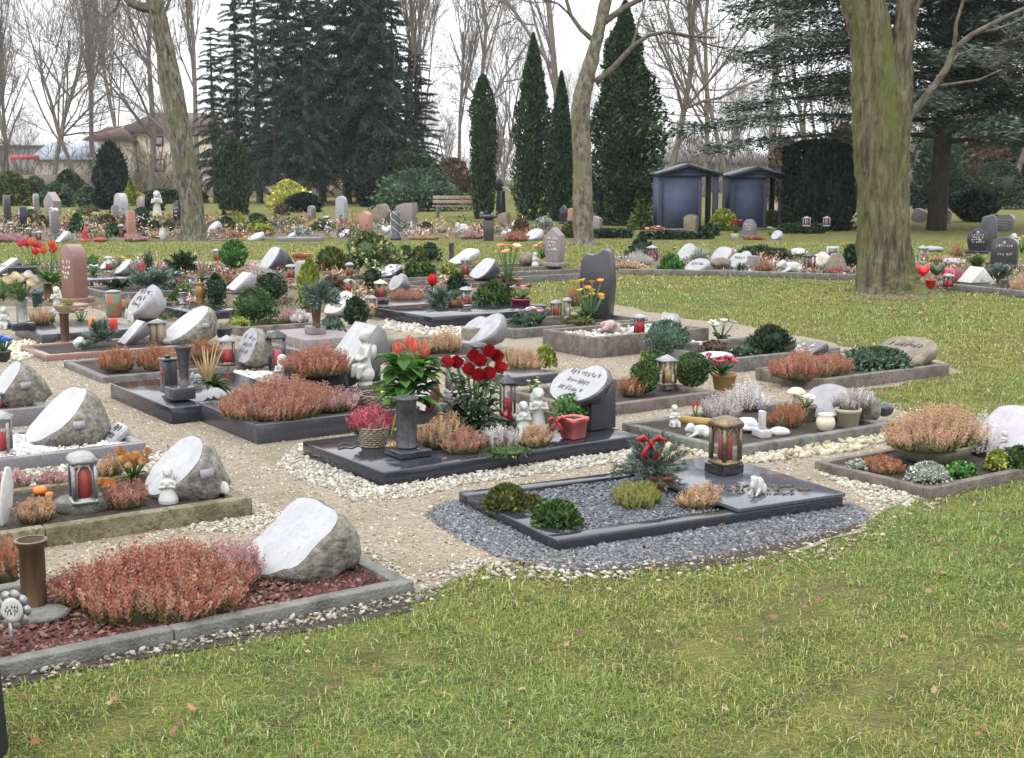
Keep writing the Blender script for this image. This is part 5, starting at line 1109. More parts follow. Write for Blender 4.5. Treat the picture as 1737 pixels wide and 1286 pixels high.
def bow(w, h):
    mb = MB()
    for s_ in (-1, 1):
        for q, (x, z) in enumerate(((.5, .25), (.28, -.6))):
            pts = [(0, 0, 0), (s_ * x * w * .6, -.06 * w, z * h * .3 + .2 * h * (q == 0)), (s_ * x * w, -.1 * w, z * h * .7), (s_ * x * w * .5, .05 * w, z * h * (.3 if q == 0 else 1.0))]
            V, F = tube(pts, [.05 * w, .1 * w, .12 * w, .05 * w], 6); mb.add(V, F)
    V, F = blob(1, .1, 1, 2, (.12 * w, .12 * w, .16 * h)); mb.add(V, F); return [('bow', mb.mesh('bow', RIB, True))]
p = Q(1104, 752, P(1105, 832, .05)[1] + .0); thing('ribbon_bow', 'dark red ribbon bow on the blue spruce arrangement', 'bow', bow(.13, .13), p, 0)
BX_('lantern_plinth', 'small polished black plinth under the bronze lantern', 'plinth', 1228, 808, 66, 25, BLACKG, .078); LN('bronze lantern with two bright red candles on a black plinth', 1230, 790, 50, 86, 'bronze', .135, rz=.55, metal=BRONZE, cw=.58, ch=.75)
CR('white plaster angel lying on the dark cover slab', 1285, 842, 42, 40, .078, 'angel_figure', rz=.9, cat='angel figure')
o_ = P(1300, 832, .079); lm = letters(lambda a, b: o_ + np.array([0, 0, .001]) + np.array([a * .22, 0, 0]) + np.array([.02, .11, 0]) * b, [(.8, -.7, .6), (.1, -.9, .9), (-.6, -.6, .5)], 9, .04, BRONZE, .006)
lo = obj('lettering', lm, g11.root); lo.matrix_parent_inverse = g11.inv

g10 = grave('grave_slab', 'large polished black grave slab with tulips and roses in the centre', near=(650, 801), left=(520, 748), right=(1068, 733), hk=.085, mat=BLACKG, slab=True)
WP = [P(*q)[:2] for q in [(470, 790), (505, 760), (525, 752), (650, 812), (1075, 742), (1085, 780), (960, 800), (800, 822), (700, 846), (600, 852), (560, 832), (500, 812)]]
pebbles('white_pebbles', WP, 2600, .0115, [(.40, .385, .34), (.46, .44, .39), (.32, .295, .245), (.34, .30, .23)], STONE, .004, seed=6, label='white pebble band along the big black slab')
put('basket', 'small round wicker basket holding red heather on the black slab', 'basket', 634, 762, 52, 40, basket, .087); HT('crimson heather in the wicker basket on the black slab', 634, 738, 86, 58, 'pink', .155)
BX_('vase_plinth', 'flat black plinth under the ribbed tulip vase', 'plinth', 692, 780, 84, 22, BLACKG, .087); VS('grave_vase', 'tall dark ribbed vase holding tulips', 690, 762, 42, 90, 'tube', IRON, .13, 'vase', ribs=12)
def tulips(a, b):
    t = tulip((.50, .03, .035), (.52, .13, .07)); t2 = tulip((.72, .42, .22), (.6, .5, .15))
    return bouquet(a, b, [(t, -.16, -.1, .80), (t, .10, -.12, .82), (t, .26, .05, .72), (t, .02, .2, .86)], .075, 'fresh', 24, .2, 5, low=.02, droop=.45, body=(120, .12, .32, .0, .74, .40))
p_, a_, b_ = place(693, 682, .32, 100, 100, .5); flowers('tulip_bouquet', 'red tulips with big fresh green leaves in the ribbed vase', 'flowers', tulips(a_, b_ * 1.05), p_)
flowers('drooping_tulip', 'single pale tulip hanging down beside the ribbed vase', 'flowers', [('stem', MB().addm(tube([(0, 0, .26), (-.05, -.01, .2), (-.075, -.02, .1), (-.07, -.02, .06)], .004, 5), c=np.array([.2, .25, .05])).mesh('stem', FOL)), ('blossom', tulip((.75, .36, .16), (.62, .5, .18)), None, (-.07, -.02, -.005, .06, 0, 0))], P(688, 762, .087))
put('nest_basket', 'low twig nest basket with moss and a yellow egg', 'basket', 648, 700, 78, 34, basket, .087); SH('moss green cushion in the twig nest basket', 648, 678, 62, 30, 'dome', 'olive', .13, .010, 500, stem=False, name='moss_cushion', cat='moss')
PB('yellow_egg', 'yellow egg on the moss of the nest basket', 652, 672, 14, 16, M('yellow_paint', (.8, .55, .05), rough=.4), .16, cat='egg', amp=.02)
put('white_book', 'white open book tablet with dark red stand behind the tulip vase', 'book', 722, 702, 60, 60, lambda a, b: lying(a * .8, b, 'rect', 2, WHITEM, M('dark_red_stand', (.10, .03, .03), rough=.4), 2, dx=.4, thick=.25, lsize=.03), .087)
HT('tall tan heather in front of the white book tablet', 738, 762, 52, 72, 'tan', .087); HT('salmon heather in the middle of the black slab edge', 787, 770, 70, 52, 'salmon', .087); HT('silver white heather between salmon and tan ones', 846, 762, 72, 48, 'silver', .087, low=((.3, .28, .26), (.22, .2, .18))); HT('low tan heather before the white angels', 906, 758, 66, 40, 'tan', .087)
SH('flat green moss strip along the black slab edge', 862, 776, 90, 16, 'dome', 'box', .087, .008, 600, stem=False, name='moss_strip', cat='moss'); HT('reddish tan heather left behind the salmon one', 765, 745, 44, 56, 'tan', .087)
def roses(a, b):
    ms = [rose((.34, .006, .014), i) for i in range(3)]; hd = [(-.40, -.15, .86), (-.26, .02, .84), (-.02, .2, .90), (.05, -.3, .72), (.22, .1, .97), (.25, -.28, .74), (.42, -.1, .79), (.08, .0, .86), (-.1, -.22, .78), (.33, .2, .9)]
    return bouquet(a, b, [(ms[i % 3],) + h for i, h in enumerate(hd)], .068 * a / .32, 'rhodo', 24, .26, 8, ('grey', 420, .007), .0, droop=.5, body=(190, .055, .42, .05, .78, .42))
p_, a_, b_ = place(806, 742, .087, 112, 142, .5); flowers('rose_bouquet', 'big bunch of dark red roses with grey green leaves on the black slab', 'flowers', roses(a_, b_), p_)
LN('tall grey steel lantern behind the roses at left', 770, 668, 40, 66, 'round', .087, metal=PEWTER, candle=WAXW); LN('glass lantern with red candle right behind the roses', 861, 716, 28, 82, 'square', .087, metal=IRON, cw=.45)
FW('candle_wreath', 'tiny red and white blossom ring at the foot of the rose side lantern', 862, 722, 30, 16, [(.5, .02, .05), (.75, .72, .7)], 7, .4, .087, kind='rose', nl=3)
AN('white sitting angel child with wide wings on the black slab', 888, 738, 42, 58, 'sit', .087); AN('white standing angel with folded hands right of the sitting one', 913, 735, 34, 74, 'stand', .087)
def heart(a, b):
    pr = lying(a, b, 'heart', 3, PALEG, DARKG, 3, dx=.55, thick=.38, drop=False, lsize=.03, lmat=M('very_faint_lettering', (.17, .17, .19), (.24, .24, .26), rough=.5))
    for q in pr:
        v = q[1]; 
        for vv in v.vertices: vv.co.z += .16
    pr.append(('pedestal', MB().addm(box(-.02, .17, -.085, .065, 0, .30)).mesh('pedestal', DARKG), .006)); return pr
p_, a_, b_ = place(990, 735, .087, 138, 120, .6); thing('heart_headstone', 'grey heart shaped headstone slab on a dark pedestal', 'gravestone', heart(a_ * .92, .24), p_ + [.01, 0, 0], GR, group='low tilted headstones')
VS('flower_box', 'pink square planter box in front of the heart headstone', 972, 748, 54, 42, 'pot', M('pink_pot', (.62, .18, .18), (.5, .12, .12), scale=14, rough=.4), .087, 'planter', n=4, soil=True); SH('small green leafy plant with upright shoot in the pink box', 968, 712, 62, 44, 'dome', 'fresh', .18, .016, 300, up=.6)
p = P(944, 716, .2); thing('ribbon_bow', 'bright red bow on the left of the pink box', 'bow', [('bow', bow(.10, .10)[0][1])], p, .3); bpy.data.objects[bpy.data.objects[-1].name]
tag(obj('iron_ornament', MB().addm(tube([P(573, 757, .095), P(585, 752, .1), P(596, 756, .095), P(606, 748, .1), P(616, 756, .095)], .006, 6)).mesh('ornament', IRON)), 'thin black iron squiggle lying left on the black slab', 'ornament')

g9 = grave('grave_border', 'deep polished dark grey border filled with copper heather', near=(436, 721), left=(343, 681), right=(612, 684), hk=.125, mat=DARKG, fill=SOIL, fz=.11, LB=1.55)
HT('broad copper heather bed in the dark grey border', 470, 712, 222, 82, 'salmon', .11, .75, dens=1.3); HT('pinker heather strip at the right of the copper bed', 572, 700, 70, 52, 'mauve', .11, dens=1.2)
VS('planter', 'wide dark round planter behind the copper heather bed', 538, 668, 104, 44, 'drum', DARKG, .11, 'planter', soil=True); HT('rose heather filling the wide dark round planter', 538, 640, 108, 60, 'rose', .25, dens=1.5)
thing('plant_label', 'little green and yellow plant tag in the copper heather', 'plant label', [('tag', MB().addm(box(-.025, .025, -.002, .002, .05, .11)).mesh('tag', M('green_tag', (.05, .3, .08), (.7, .65, .1), scale=30, rough=.4, contrast=(.54, .56)))), ('stick', MB().addm(box(-.004, .004, .0021, .005, -.02, .09)).mesh('stick', WHITEP))], P(441, 712, .11), .2)
AN('grey white angel with raised wings left of the dark planter', 480, 662, 36, 58, 'stand', .11)
LN('black lantern with ribbed glass and pink candle behind the copper heather', 471, 632, 34, 74, 'square', 0, rz=.1, metal=IRON, cw=.5, candle=M('pink_candle', (.6, .05, .14), rough=.3))
put('tilted_headstone', 'pale grey tilted tablet headstone with carved rose beside a white statue', 'gravestone', 598, 652, 100, 104, lambda a, b: lying(a * .82, b * 1.0, 'rect', 2, PALEG, GREYG, 0, dx=.95, thick=.35) + [('carved_rose', letters(lambda u, v: np.array([.02 * u + .09, -.05 * u - .01, .245 + .04 * v]), [(.4, -1, 1), (0, -1, 1), (-.4, -1, 1)], 3, .03, ENGR, .012)), ('prop', MB().addm(box(.0, .16, -.14, .12, 0, .12)).mesh('prop', IRON))], .11, GR, .8, .6, 'low tilted headstones')
def cherub(h):
    b = MB(); ell(b, (0, 0, .2 * h), (.17 * h, .17 * h, .16 * h)); b.addm(lathe([(.15 * h, 0), (.15 * h, .04 * h), (.1 * h, .08 * h)], 14)); b.addm(lathe([(.12 * h, .3 * h), (.1 * h, .45 * h), (.095 * h, .6 * h), (.1 * h, .68 * h), (.04 * h, .75 * h)], 12))
    ell(b, (-.01 * h, 0, .86 * h), (.10 * h, .095 * h, .12 * h)); ell(b, (.02 * h, 0, .9 * h), (.105 * h, .105 * h, .1 * h))
    for s_ in (-1, 1): b.addm(tube(np.array([(0, s_ * .1, .67), (-.06, s_ * .15, .52), (-.14, s_ * .04, .45)]) * h, np.array([.045, .04, .03]) * h, 7)); b.addm(tube(np.array([(0, s_ * .06, .36), (-.16, s_ * .1, .34), (-.2, s_ * .1, .14)]) * h, np.array([.065, .055, .04]) * h, 7))
    return [('figure', b.mesh('figure', WHITEP, True), -.02 * h)] + [('wing', (lambda w: (w.V.__setitem__(0, w.V[0] + [.06 * h, s_ * .03 * h, .42 * h]), w.mesh('wing', WHITEP))[1])(wing(.3 * h, s_))) for s_ in (-1, 1)]
put('child_statue', 'slim white statue of a child sitting on a ball', 'statue', 620, 656, 32, 99, lambda a, b: cherub(b), .11, .6, .6, .3, None, st=True)
BX_('marble_slab', 'pale polished slab half hidden behind the nest basket', 'slab', 618, 690, 90, 20, GREYG, .11, d=.9)

g8 = grave('grave_slab', 'dark polished stepped slab with square candle box and vase', near=(290, 692), left=(217, 647), right=(402, 668), hk=.115, mat=BLACKG, slab=True, LB=.95)
BX_('vase_plinth', 'thick dark plinth on the stepped slab under vase and candle box', 'plinth', 306, 680, 56, 26, DARKG, .132)
def candlebox(a, b):
    r = [('body', MB().addm(box(-a * .36, a * .36, -a * .36, a * .36, 0, b * .86)).mesh('box', DARKG), .006), ('lid', MB().addm(box(-a * .42, a * .42, -a * .42, a * .42, b * .862, b * .93)).mesh('lid', DARKG), .006), ('knob', MB().addm(lathe([(.12 * a, b * .932), (.2 * a, b), (.05 * a, b * 1.02)], 10)).mesh('knob', IRON))]
    for x0, x1, z0, z1 in ((-.05, .05, .25, .7), (-.16, .16, .5, .58)): r.append(('cross' , MB().addm(box(-a * .375, -a * .361, x0 * a, x1 * a, z0 * b, z1 * b)).mesh('cross', REDGL)))
    return r
put('candle_box', 'square dark granite candle box with a red cross', 'candle box', 287, 668, 32, 66, candlebox, .132, GR, .8)
VS('grave_vase', 'dark flared metal vase beside the candle box', 313, 660, 30, 74, 'flare', IRON, .19, 'vase')
def reeds(a, b):
    mb = MB(); g = random.Random(4)
    for i in range(34): leafblade(mb, (0, 0, .05 * b), (g.uniform(-.35, .4), g.uniform(-.4, .4), 1), b * g.uniform(.45, 1.0), .0065, (.42, .30, .16) if i % 2 else (.52, .38, .22), .08)
    for i in range(34): leafblade(mb, (.04, 0, .1 * b), (g.uniform(-.3, 1), g.uniform(-.8, .6), g.uniform(.1, 1)), b * g.uniform(.3, .55), .016, pal(GP['var' if i % 3 == 0 else 'fresh'], 1)[0] * .7, .5)
    return [('leaves', mb.mesh('leaves', FOLT))]
put('dried_bouquet', 'dried reed bouquet with green leaves leaning by the flared vase', 'flowers', 352, 668, 50, 104, reeds, .132, 0, .4)
CR('grey dove figure between flared vase and reed bouquet', 334, 652, 20, 22, .132, 'dove_figure', LIGHTS)
g7 = grave('grave_border', 'low dark border with three rust heather clumps, far left centre', near=(175, 640), left=(118, 612), right=(410, 610), hk=.055, mat=GREYK, fill=SOIL, fz=.04, LB=2.0)
leafm = leaves(60, g7.poly(.1), 3, .035, .075); tag(obj('fallen_leaves', leafm.mesh('leaves', FOLT)), 'brown fallen leaves between the rust heather clumps', kind='stuff')
HT('rust heather clump at the left end of the low dark border', 200, 630, 60, 44, 'rust', .06, dens=1.4); HT('rust heather clump in the middle of the low dark border', 268, 628, 62, 46, 'rust', .06, dens=1.4); HT('rust heather clump behind the dried reed bouquet', 340, 612, 48, 44, 'rust', .06)
LN('copper lantern with red glow left of the grey rock headstone', 386, 620, 30, 52, 'square', .06, cap=LIGHTS, metal=BRONZE, cw=.65); LY('grey rough faced rock headstone beside the black ribbed lantern', 428, 622, 66, 66, 'rock', .06, seed=22, face=LIGHTS, dx=.4, rows=3, lsize=.036, lmat=M('faint_lettering', (.16, .16, .18), (.22, .22, .24), rough=.5))
pebbles('white_pebbles', [P(*q)[:2] for q in [(400, 625), (470, 615), (480, 632), (430, 645), (395, 640)]], 260, .016, [(.7, .68, .64), (.6, .58, .52)], STONE, .004, seed=16, label='white pebbles at the foot of the grey rock headstone')

# ---- left middle ground
g6 = grave('grave_border', 'reddish polished border with arrangement and tall brown vase, left', near=(78, 603), left=(38, 585), right=(325, 582), hk=.06, mat=REDG, fill=SOIL, fz=.04)
pebbles('white_pebbles', [P(*q)[:2] for q in [(-20, 578), (90, 580), (160, 598), (120, 612), (60, 606), (20, 618), (-20, 600)]], 500, .018, [(.7, .67, .58), (.6, .55, .42), (.66, .6, .4)], STONE, .004, seed=17, label='yellowish white pebbles beside the reddish border')
VS('grave_vase', 'tall brown bronze vase standing on a small plate at left', 111, 582, 18, 52, 'tube', DBRONZE, .04, 'vase', base=.9); PB('white_bird', 'white bird figure right of the tall brown vase', 136, 592, 20, 22, WHITEP, .04, cat='bird figure', amp=.4)
put('fir_arrangement', 'fir green arrangement with candles and ribbons at left', 'arrangement', 172, 592, 66, 72, lambda a, b: sprays(a, b, 22, 9, 'blue', .05), .04, 0, .5)
for px, py, c, l in [(158, 566, (.75, .22, .05), 'orange pillar candle on the fir arrangement'), (193, 568, (.55, .03, .02), 'dark red pillar candle on the fir arrangement')]:
    put('pillar_candle', l, 'candle', px, py, 14, 28, lambda a, b: [('wax', MB().addm(lathe([(.5 * a, 0), (.5 * a, b * .95), (.4 * a, b), (.1 * a, .94 * b)], 12)).mesh('wax', plain(c, .4))), ('wick', MB().addm(tube([(0, 0, .93 * b), (0, 0, 1.08 * b)], .02 * a, 4)).mesh('wick', IRON))], .14)
put('tilted_headstone', 'small pale tilted slab headstone right of the fir arrangement', 'gravestone', 228, 586, 50, 42, lambda a, b: lying(a * .8, b, 'rect', 2, PALEG, GREYG, 0, dx=.9, thick=.3), .04, GR, .8, .6, 'low tilted headstones')
LY('smooth grey pebble shaped headstone with three rows of dark letters', 248, 540, 70, 60, 'heart', .12, seed=3, rows=3, face=LIGHTS, body=LIGHTS, lsize=.055, dx=.6); BX_('stone_pedestal', 'dark pedestal under the lettered pebble headstone', 'pedestal', 246, 556, 44, 24, BLACKG, 0)
CR('small white rabbit figure in front of the lettered pebble headstone', 221, 550, 16, 28, .06)
put('stump_candle_holder', 'candle holder made from two little tree stumps with a roof', 'candle holder', 268, 584, 32, 42, lambda a, b: [('stump', MB().addm(lathe([(.24 * a, 0), (.2 * a, .4 * b), (.22 * a, .8 * b)], 9), off=(-.22 * a, 0, 0)).mesh('stump', WOOD)), ('stump', MB().addm(lathe([(.28 * a, 0), (.24 * a, .4 * b), (.26 * a, .86 * b)], 9), off=(.2 * a, 0, 0)).mesh('stump', WOOD)), ('roof', MB().addm(prism([(-.55 * a, .86 * b), (.55 * a, .86 * b), (0, 1.02 * b)], -.3 * a, .3 * a)).mesh('roof', LIGHTS))], .04, .2)
LY('bright white oval headstone with rough brown back, left of centre', 326, 585, 88, 66, 'rock', .04, seed=31, plaque=True, rough=.05, dx=.85); VS('plant_bowl', 'small black bowl behind the bright white oval headstone', 380, 574, 30, 18, 'bowl', IRON, .04, 'bowl')
put('glass_lantern', 'green and red glass jar lantern with white lid', 'lantern', 194, 540, 27, 48, lambda a, b: [('jar', MB().addm(lathe([(.4 * a, 0), (.5 * a, .1 * b), (.5 * a, .85 * b), (.4 * a, .92 * b)], 14)).mesh('jar', M('green_red_glass', (.04, .2, .12), (.35, .06, .05), scale=9, rough=.1), True)), ('lid', MB().addm(lathe([(.48 * a, .921 * b), (.5 * a, .96 * b), (.2 * a, b)], 14)).mesh('lid', LIGHTS))], .0, 0)
g23 = grave('grave_slab', 'rounded grey granite slab at the left edge with rose vase', near=(70, 568), left=(-60, 548), right=(150, 556), hk=.11, mat=DARKG, slab=True, LA=1.0, LB=.95)
BX_('vase_plinth', 'square dark plinth under the striped rose vase', 'plinth', 37, 562, 52, 16, BLACKG, .112); VS('grave_vase', 'striped grey metal vase with cream roses at left', 38, 549, 22, 44, 'tube', PEWTER, .17, 'vase', ribs=10)
FW('rose_bouquet', 'cream and peach rose bouquet in the striped vase', 36, 514, 62, 44, [(.75, .58, .33), (.78, .66, .42), (.72, .70, .62)], 11, .26, .42, 'box', 22, 'rose'); AN('white round cheeked angel at the left edge beside the rose vase', 8, 560, 24, 40, 'sit', .112)
FW('flowers', 'pale mixed flowers at the left edge behind the rose vase', 6, 512, 34, 48, [(.7, .62, .45), (.7, .68, .62)], 6, .2, .112, 'box', 14); HT('tan heather on the rounded grey slab', 70, 552, 36, 36, 'tan', .112); FW('flowers', 'small white violet blossoms beside the tan heather on the rounded slab', 88, 550, 26, 20, [(.72, .7, .75), (.3, .25, .5)], 8, .25, .112)
VS('wooden_bowl', 'long wooden bowl with yellow green plants above the brown vase', 120, 532, 58, 16, 'bowl', WOOD, .112, 'bowl'); TF('yellow green spiky plants in the long wooden bowl', 116, 524, 44, 24, 'lime', .17, 120); AN('slim white figurine with green back behind the wooden bowl', 97, 528, 14, 40, 'stand', .112)
FW('flowers', 'peach and green flowers right of the brown vase behind', 138, 552, 34, 26, [(.7, .5, .38), (.75, .62, .5)], 7, .28, .06, 'fresh', 12)
ST('tall brown polished arch headstone with wide rounded side', 128, 515, 42, 100, 'arch', REDG, .04, .22, rows=4, wk=.78, rz=1.0)
FW('amaryllis_bouquet', 'dark red and orange amaryllis bunch, the left one of two', 58, 466, 48, 58, [(.50, .02, .07), (.55, .03, .08), (.66, .14, .04)], 5, .30, .1, 'fresh', 16, 'tulip', zz=(.7, .95)); FW('amaryllis_bouquet', 'red and orange amaryllis bunch over large green leaves before the brown arch', 86, 488, 54, 74, [(.62, .03, .03), (.66, .12, .03)], 5, .26, .1, 'fresh', 34, 'tulip', zz=(.75, .98))
put('tilted_headstone', 'white open tilted slab with dark letters at the left edge', 'gravestone', 10, 472, 50, 34, lambda a, b: lying(a * .9, b, 'rect', 2, PALEG, GREYG, 1, dx=1.0, thick=.4, lsize=.07), .05, GR, .8, .6, 'low tilted headstones'); VS('planter', 'wide grey bowl planter behind the red amaryllis', 40, 482, 46, 30, 'drum', DARKG, 0, 'planter')
VS('grave_vase', 'brown slim vase under the amaryllis before the arch headstone', 82, 508, 16, 28, 'tube', DBRONZE, .03, 'vase'); VS('flower_pot', 'dark green glazed pot left of the brown arch headstone', 64, 522, 20, 28, 'pot', M('dark_green_glaze', (.02, .05, .05), rough=.2), .03, 'pot')
g25 = grave('grave_slab', 'dark slab with silver red lantern behind the brown arch', near=(152, 475), left=(140, 465), right=(240, 468), hk=.12, mat=BLACKG, slab=True, LA=.9)
LN('silver lantern with red candle beside pale yellow flowers', 185, 462, 17, 28, 'round', .122, metal=PEWTER, cw=.7); LY('white oval headstone behind the silver lantern', 186, 458, 34, 22, 'rock', .122, seed=41); LY('white leaf shaped headstone right of the silver lantern', 214, 466, 40, 26, 'rock', .122, seed=42)
SH('small round green conifer right of the brown arch', 158, 458, 20, 26, 'egg', 'fresh', .03, .02, 260); FW('flowers', 'pale yellow flowers right behind the silver lantern', 203, 456, 22, 20, [(.66, .6, .25)], 8, .25, .122); FW('flowers', 'white grey blossoms at the end of the dark slab', 158, 468, 26, 16, [(.68, .68, .7)], 9, .25, .122)
g26 = grave('grave_border', 'grey border with evergreen twigs left of the lettered pebble stone', near=(188, 498), left=(150, 486), right=(262, 490), hk=.09, mat=GREYK, fill=SOIL, LB=1.6); put('fir_twigs', 'low dark fir twigs lying in the grey border', 'arrangement', 198, 492, 44, 20, lambda a, b: sprays(a, b, 12, 12, 'dark', .06), .06, 0, .5)
put('fir_arrangement', 'blue green evergreen spray heap behind the lettered pebble stone', 'arrangement', 262, 494, 84, 40, lambda a, b: sprays(a, b, 30, 14, 'blue', .08), .05, 0, .5); put('fir_arrangement', 'tall dark evergreen bunch with pale cones left of the driftwood vase', 'arrangement', 308, 466, 54, 54, lambda a, b: sprays(a, b, 24, 15, 'dark', .08), .05, 0, .4)
TF('slim grey green grass bunch above the evergreen heap', 252, 462, 36, 46, 'rhodo', .05, 120, wid=.012); HT('red spiky plant left of the evergreen heap', 237, 464, 18, 26, 'pink', .05)
LN('black lantern with red glass above the lettered pebble stone', 303, 484, 17, 24, 'round', .05, cap=LIGHTS, cw=.75); SH('pale variegated small shrub left of the driftwood vase', 312, 500, 30, 26, 'dome', 'var', .05, .02, 300)
g22 = grave('grave_slab', 'dark polished slab with yellow vase and tin can', near=(323, 530), left=(280, 514), right=(400, 523), hk=.10, mat=BLACKG, slab=True)
VS('tin_can', 'shiny tin can on the dark slab left of the yellow vase', 310, 516, 13, 20, 'tube', PEWTER, .102, 'can'); VS('grave_vase', 'ochre amphora vase with driftwood on the dark slab', 341, 516, 19, 36, 'amphora', M('ochre_bronze', (.34, .20, .06), (.22, .13, .05), scale=14, rough=.35, metal=.4), .102, 'vase'); SH('dark green round shrub right of the ochre vase', 367, 518, 36, 54, 'egg', 'dark', .102, .025, 700)
def drift(a, b):
    mb = MB(); g = random.Random(3)
    for i in range(7): x, y = g.uniform(-.25, .25) * a, g.uniform(-.2, .2) * a; mb.addm(tube([(0, 0, 0), (x * .6, y, b * .5), (x * 1.2, y * 1.5, b * g.uniform(.7, 1))], [.05 * a, .045 * a, .015 * a], 6), c=np.array([.22, .16, .11]) * g.uniform(.7, 1.4))
    for i in range(14): leafblade(mb, (0, 0, .1 * b), (g.uniform(-1, 1), g.uniform(-1, 1), g.uniform(0, 1)), b * .3, .03, (.12, .13, .05), .4)
    return [('driftwood', mb.mesh('driftwood', FOL))]
put('driftwood_bouquet', 'upright driftwood and twig bouquet in the ochre vase', 'arrangement', 343, 482, 34, 54, drift, .33, 0, .4); VS('plant_pot', 'small terracotta pot with a moss ball behind the pebble stone', 267, 480, 18, 18, 'pot', M('terracotta', (.4, .2, .12), rough=.8), .05, 'pot')
put('tilted_headstone', 'pale blue white open book headstone above the olive box cushion', 'gravestone', 410, 494, 46, 32, lambda a, b: lying(a * .9, b, 'rect', 2, PALEG, LIGHTS, 0, dx=.8, thick=.5), .05, GR, .8, .6, 'low tilted headstones')
g21 = grave('grave_border', 'brown stone border around the big box cushion', near=(408, 556), left=(385, 546), right=(528, 545), hk=.09, mat=BROWNK, fill=SOIL)
SH('big round olive green box cushion left of centre', 434, 550, 80, 62, 'dome', 'box', .06, .018, 2200, up=.4); SH('dark round box shrub behind the big olive cushion', 460, 512, 52, 48, 'ball', 'dark', .03, .022, 1100); SH('flat pale green sedum patch before the big box cushion', 404, 556, 44, 18, 'dome', 'lime', .06, .014, 400, stem=False)
HT('rose heather right of the big box cushion', 490, 550, 34, 34, 'mauve', .06); HT('silver leaf plant beside the rose heather', 508, 552, 28, 28, 'white', .06, leaf=1.8, dens=.7)
g20 = grave('grave_slab', 'brown grey polished slab with vase plinth in the left centre', near=(519, 577), left=(468, 560), right=(590, 564), hk=.10, mat=MAUVE, slab=True)
BX_('vase_plinth', 'mauve block plinth under the brown evergreen vase', 'plinth', 535, 568, 38, 16, MAUVE, .102); VS('grave_vase', 'brown bronze vase with spruce twigs on a mauve plinth', 537, 556, 21, 44, 'cone', DBRONZE, .17, 'vase'); put('spruce_bouquet', 'grey blue spruce twigs in the brown vase on the mauve plinth', 'arrangement', 545, 516, 60, 48, lambda a, b: sprays(a, b, 20, 18, 'blue', .07), .4, 0, .4)
SH('golden green upright conifer behind the spruce vase', 526, 524, 42, 84, 'egg', 'lime', .05, .035, 1500, up=1.2, narrow=.3, name='conifer'); SH('pale green sage plant right of the mauve plinth', 563, 566, 46, 30, 'dome', 'hebe', .06, .02, 500)
LY('pale brown rock headstone with carved flowers beside dark cypress', 582, 535, 66, 40, 'rock', .03, seed=51, rows=2, face=M('pale_brown_face', (.42, .36, .33), (.55, .48, .45), scale=20, rough=.5), lsize=.06, body=MAUVE); SH('dark green dwarf cypress in front of the pale brown headstone', 604, 552, 44, 48, 'egg', 'dark', .03, .025, 1300, lump=.2)
LN('wooden lantern with small dark windows right of the dwarf cypress', 631, 532, 20, 32, 'square', .03, metal=WOOD, cap=WOOD, candle=WAXW); FW('flowers', 'single orange bloom at the foot of the wooden lantern', 634, 540, 16, 16, [(.75, .2, .04)], 2, .5, .03, nl=5)

for n_, lb, la, m_, l in [((330, 470), 1.7, .95, GREYK, 'grey border behind the driftwood vase'), ((428, 466), 1.9, .95, BROWNK, 'brown border under the round bright conifer ball'), ((598, 476), 1.9, .95, GREYK, 'grey border below the large variegated shrub'), ((712, 486), 1.8, .9, BROWNK, 'brown border with the two small box cushions'), ((578, 508), 1.7, .9, GREYK, 'grey border with the small copper roofed lantern'), ((790, 458), 2.0, .95, BROWNK, 'brown border by the open book headstone'), ((232, 470), 1.5, .8, GREYK, 'grey border at the red spiky plant')]:
    grave('grave_border', l, near=n_, hk=.065, mat=m_, fill=SOIL, fz=.022, LB=lb, LA=la)
for a in [('rust heath left of the pale blue book headstone', 385, 482, 30, 20, 'rust'), ('frosty white shrub left of the dark wedge headstone', 443, 476, 40, 28, 'silver'), ('tan dry grass left of the small copper roofed lantern', 572, 488, 36, 20, 'tan'), ('yellow straw clump below the variegated shrub', 622, 472, 30, 20, 'tan'), ('mauve heath on the kerb below the bright conifer ball', 424, 466, 56, 14, 'mauve'), ('tan heather behind the glass jar lantern', 217, 526, 32, 22, 'tan')]: HT(*a, .03, dens=.8)
for a in [('green leafy clump at the far left behind the cream roses', 20, 500, 42, 32, 'dome', 'fresh'), ('dark leafy shrub under the left amaryllis bunch', 46, 474, 42, 24, 'dome', 'dark'), ('variegated small bush left of the brown arch headstone', 101, 506, 26, 28, 'dome', 'var'), ('low box plant in front of the tin can', 298, 512, 26, 18, 'dome', 'box'), ('green low shrub below the white leaf shaped headstone', 236, 478, 34, 16, 'dome', 'box'), ('dark cushion behind the pale brown carved headstone', 560, 512, 34, 26, 'dome', 'dark')]: SH(*a, .03, .02, 500)
# ---- centre middle ground
g18 = grave('grave_border', 'brown border with dry grasses behind the tulips', near=(700, 612), left=(600, 580), right=(842, 592), hk=.08, mat=BROWNK, fill=SOIL)
for a in [('tan dry heather strip in the brown border, left part', 705, 604, 62, 40, 'tan'), ('yellow tan heather strip in the brown border, right part', 752, 600, 60, 44, 'tan'), ('rust leaved low plant at the front of the brown border', 700, 614, 46, 22, 'rust')]: HT(*a, .05)
TF('pale feathery grass tuft left in the brown border', 655, 606, 64, 50, 'grey', .05, 420, wid=.003)
LY('blurred grey round disc headstone on a brown base', 824, 590, 90, 62, 'heart', .06, seed=4, face=LIGHTS, body=GREYG, dx=.7, thick=.4); BX_('brown_stone', 'brown stone base at the left of the disc headstone', 'pedestal', 800, 590, 36, 34, BROWNS, .05); LN('dark lantern with red glow in front of the disc headstone', 812, 622, 32, 42, 'round', .05, cw=.7)
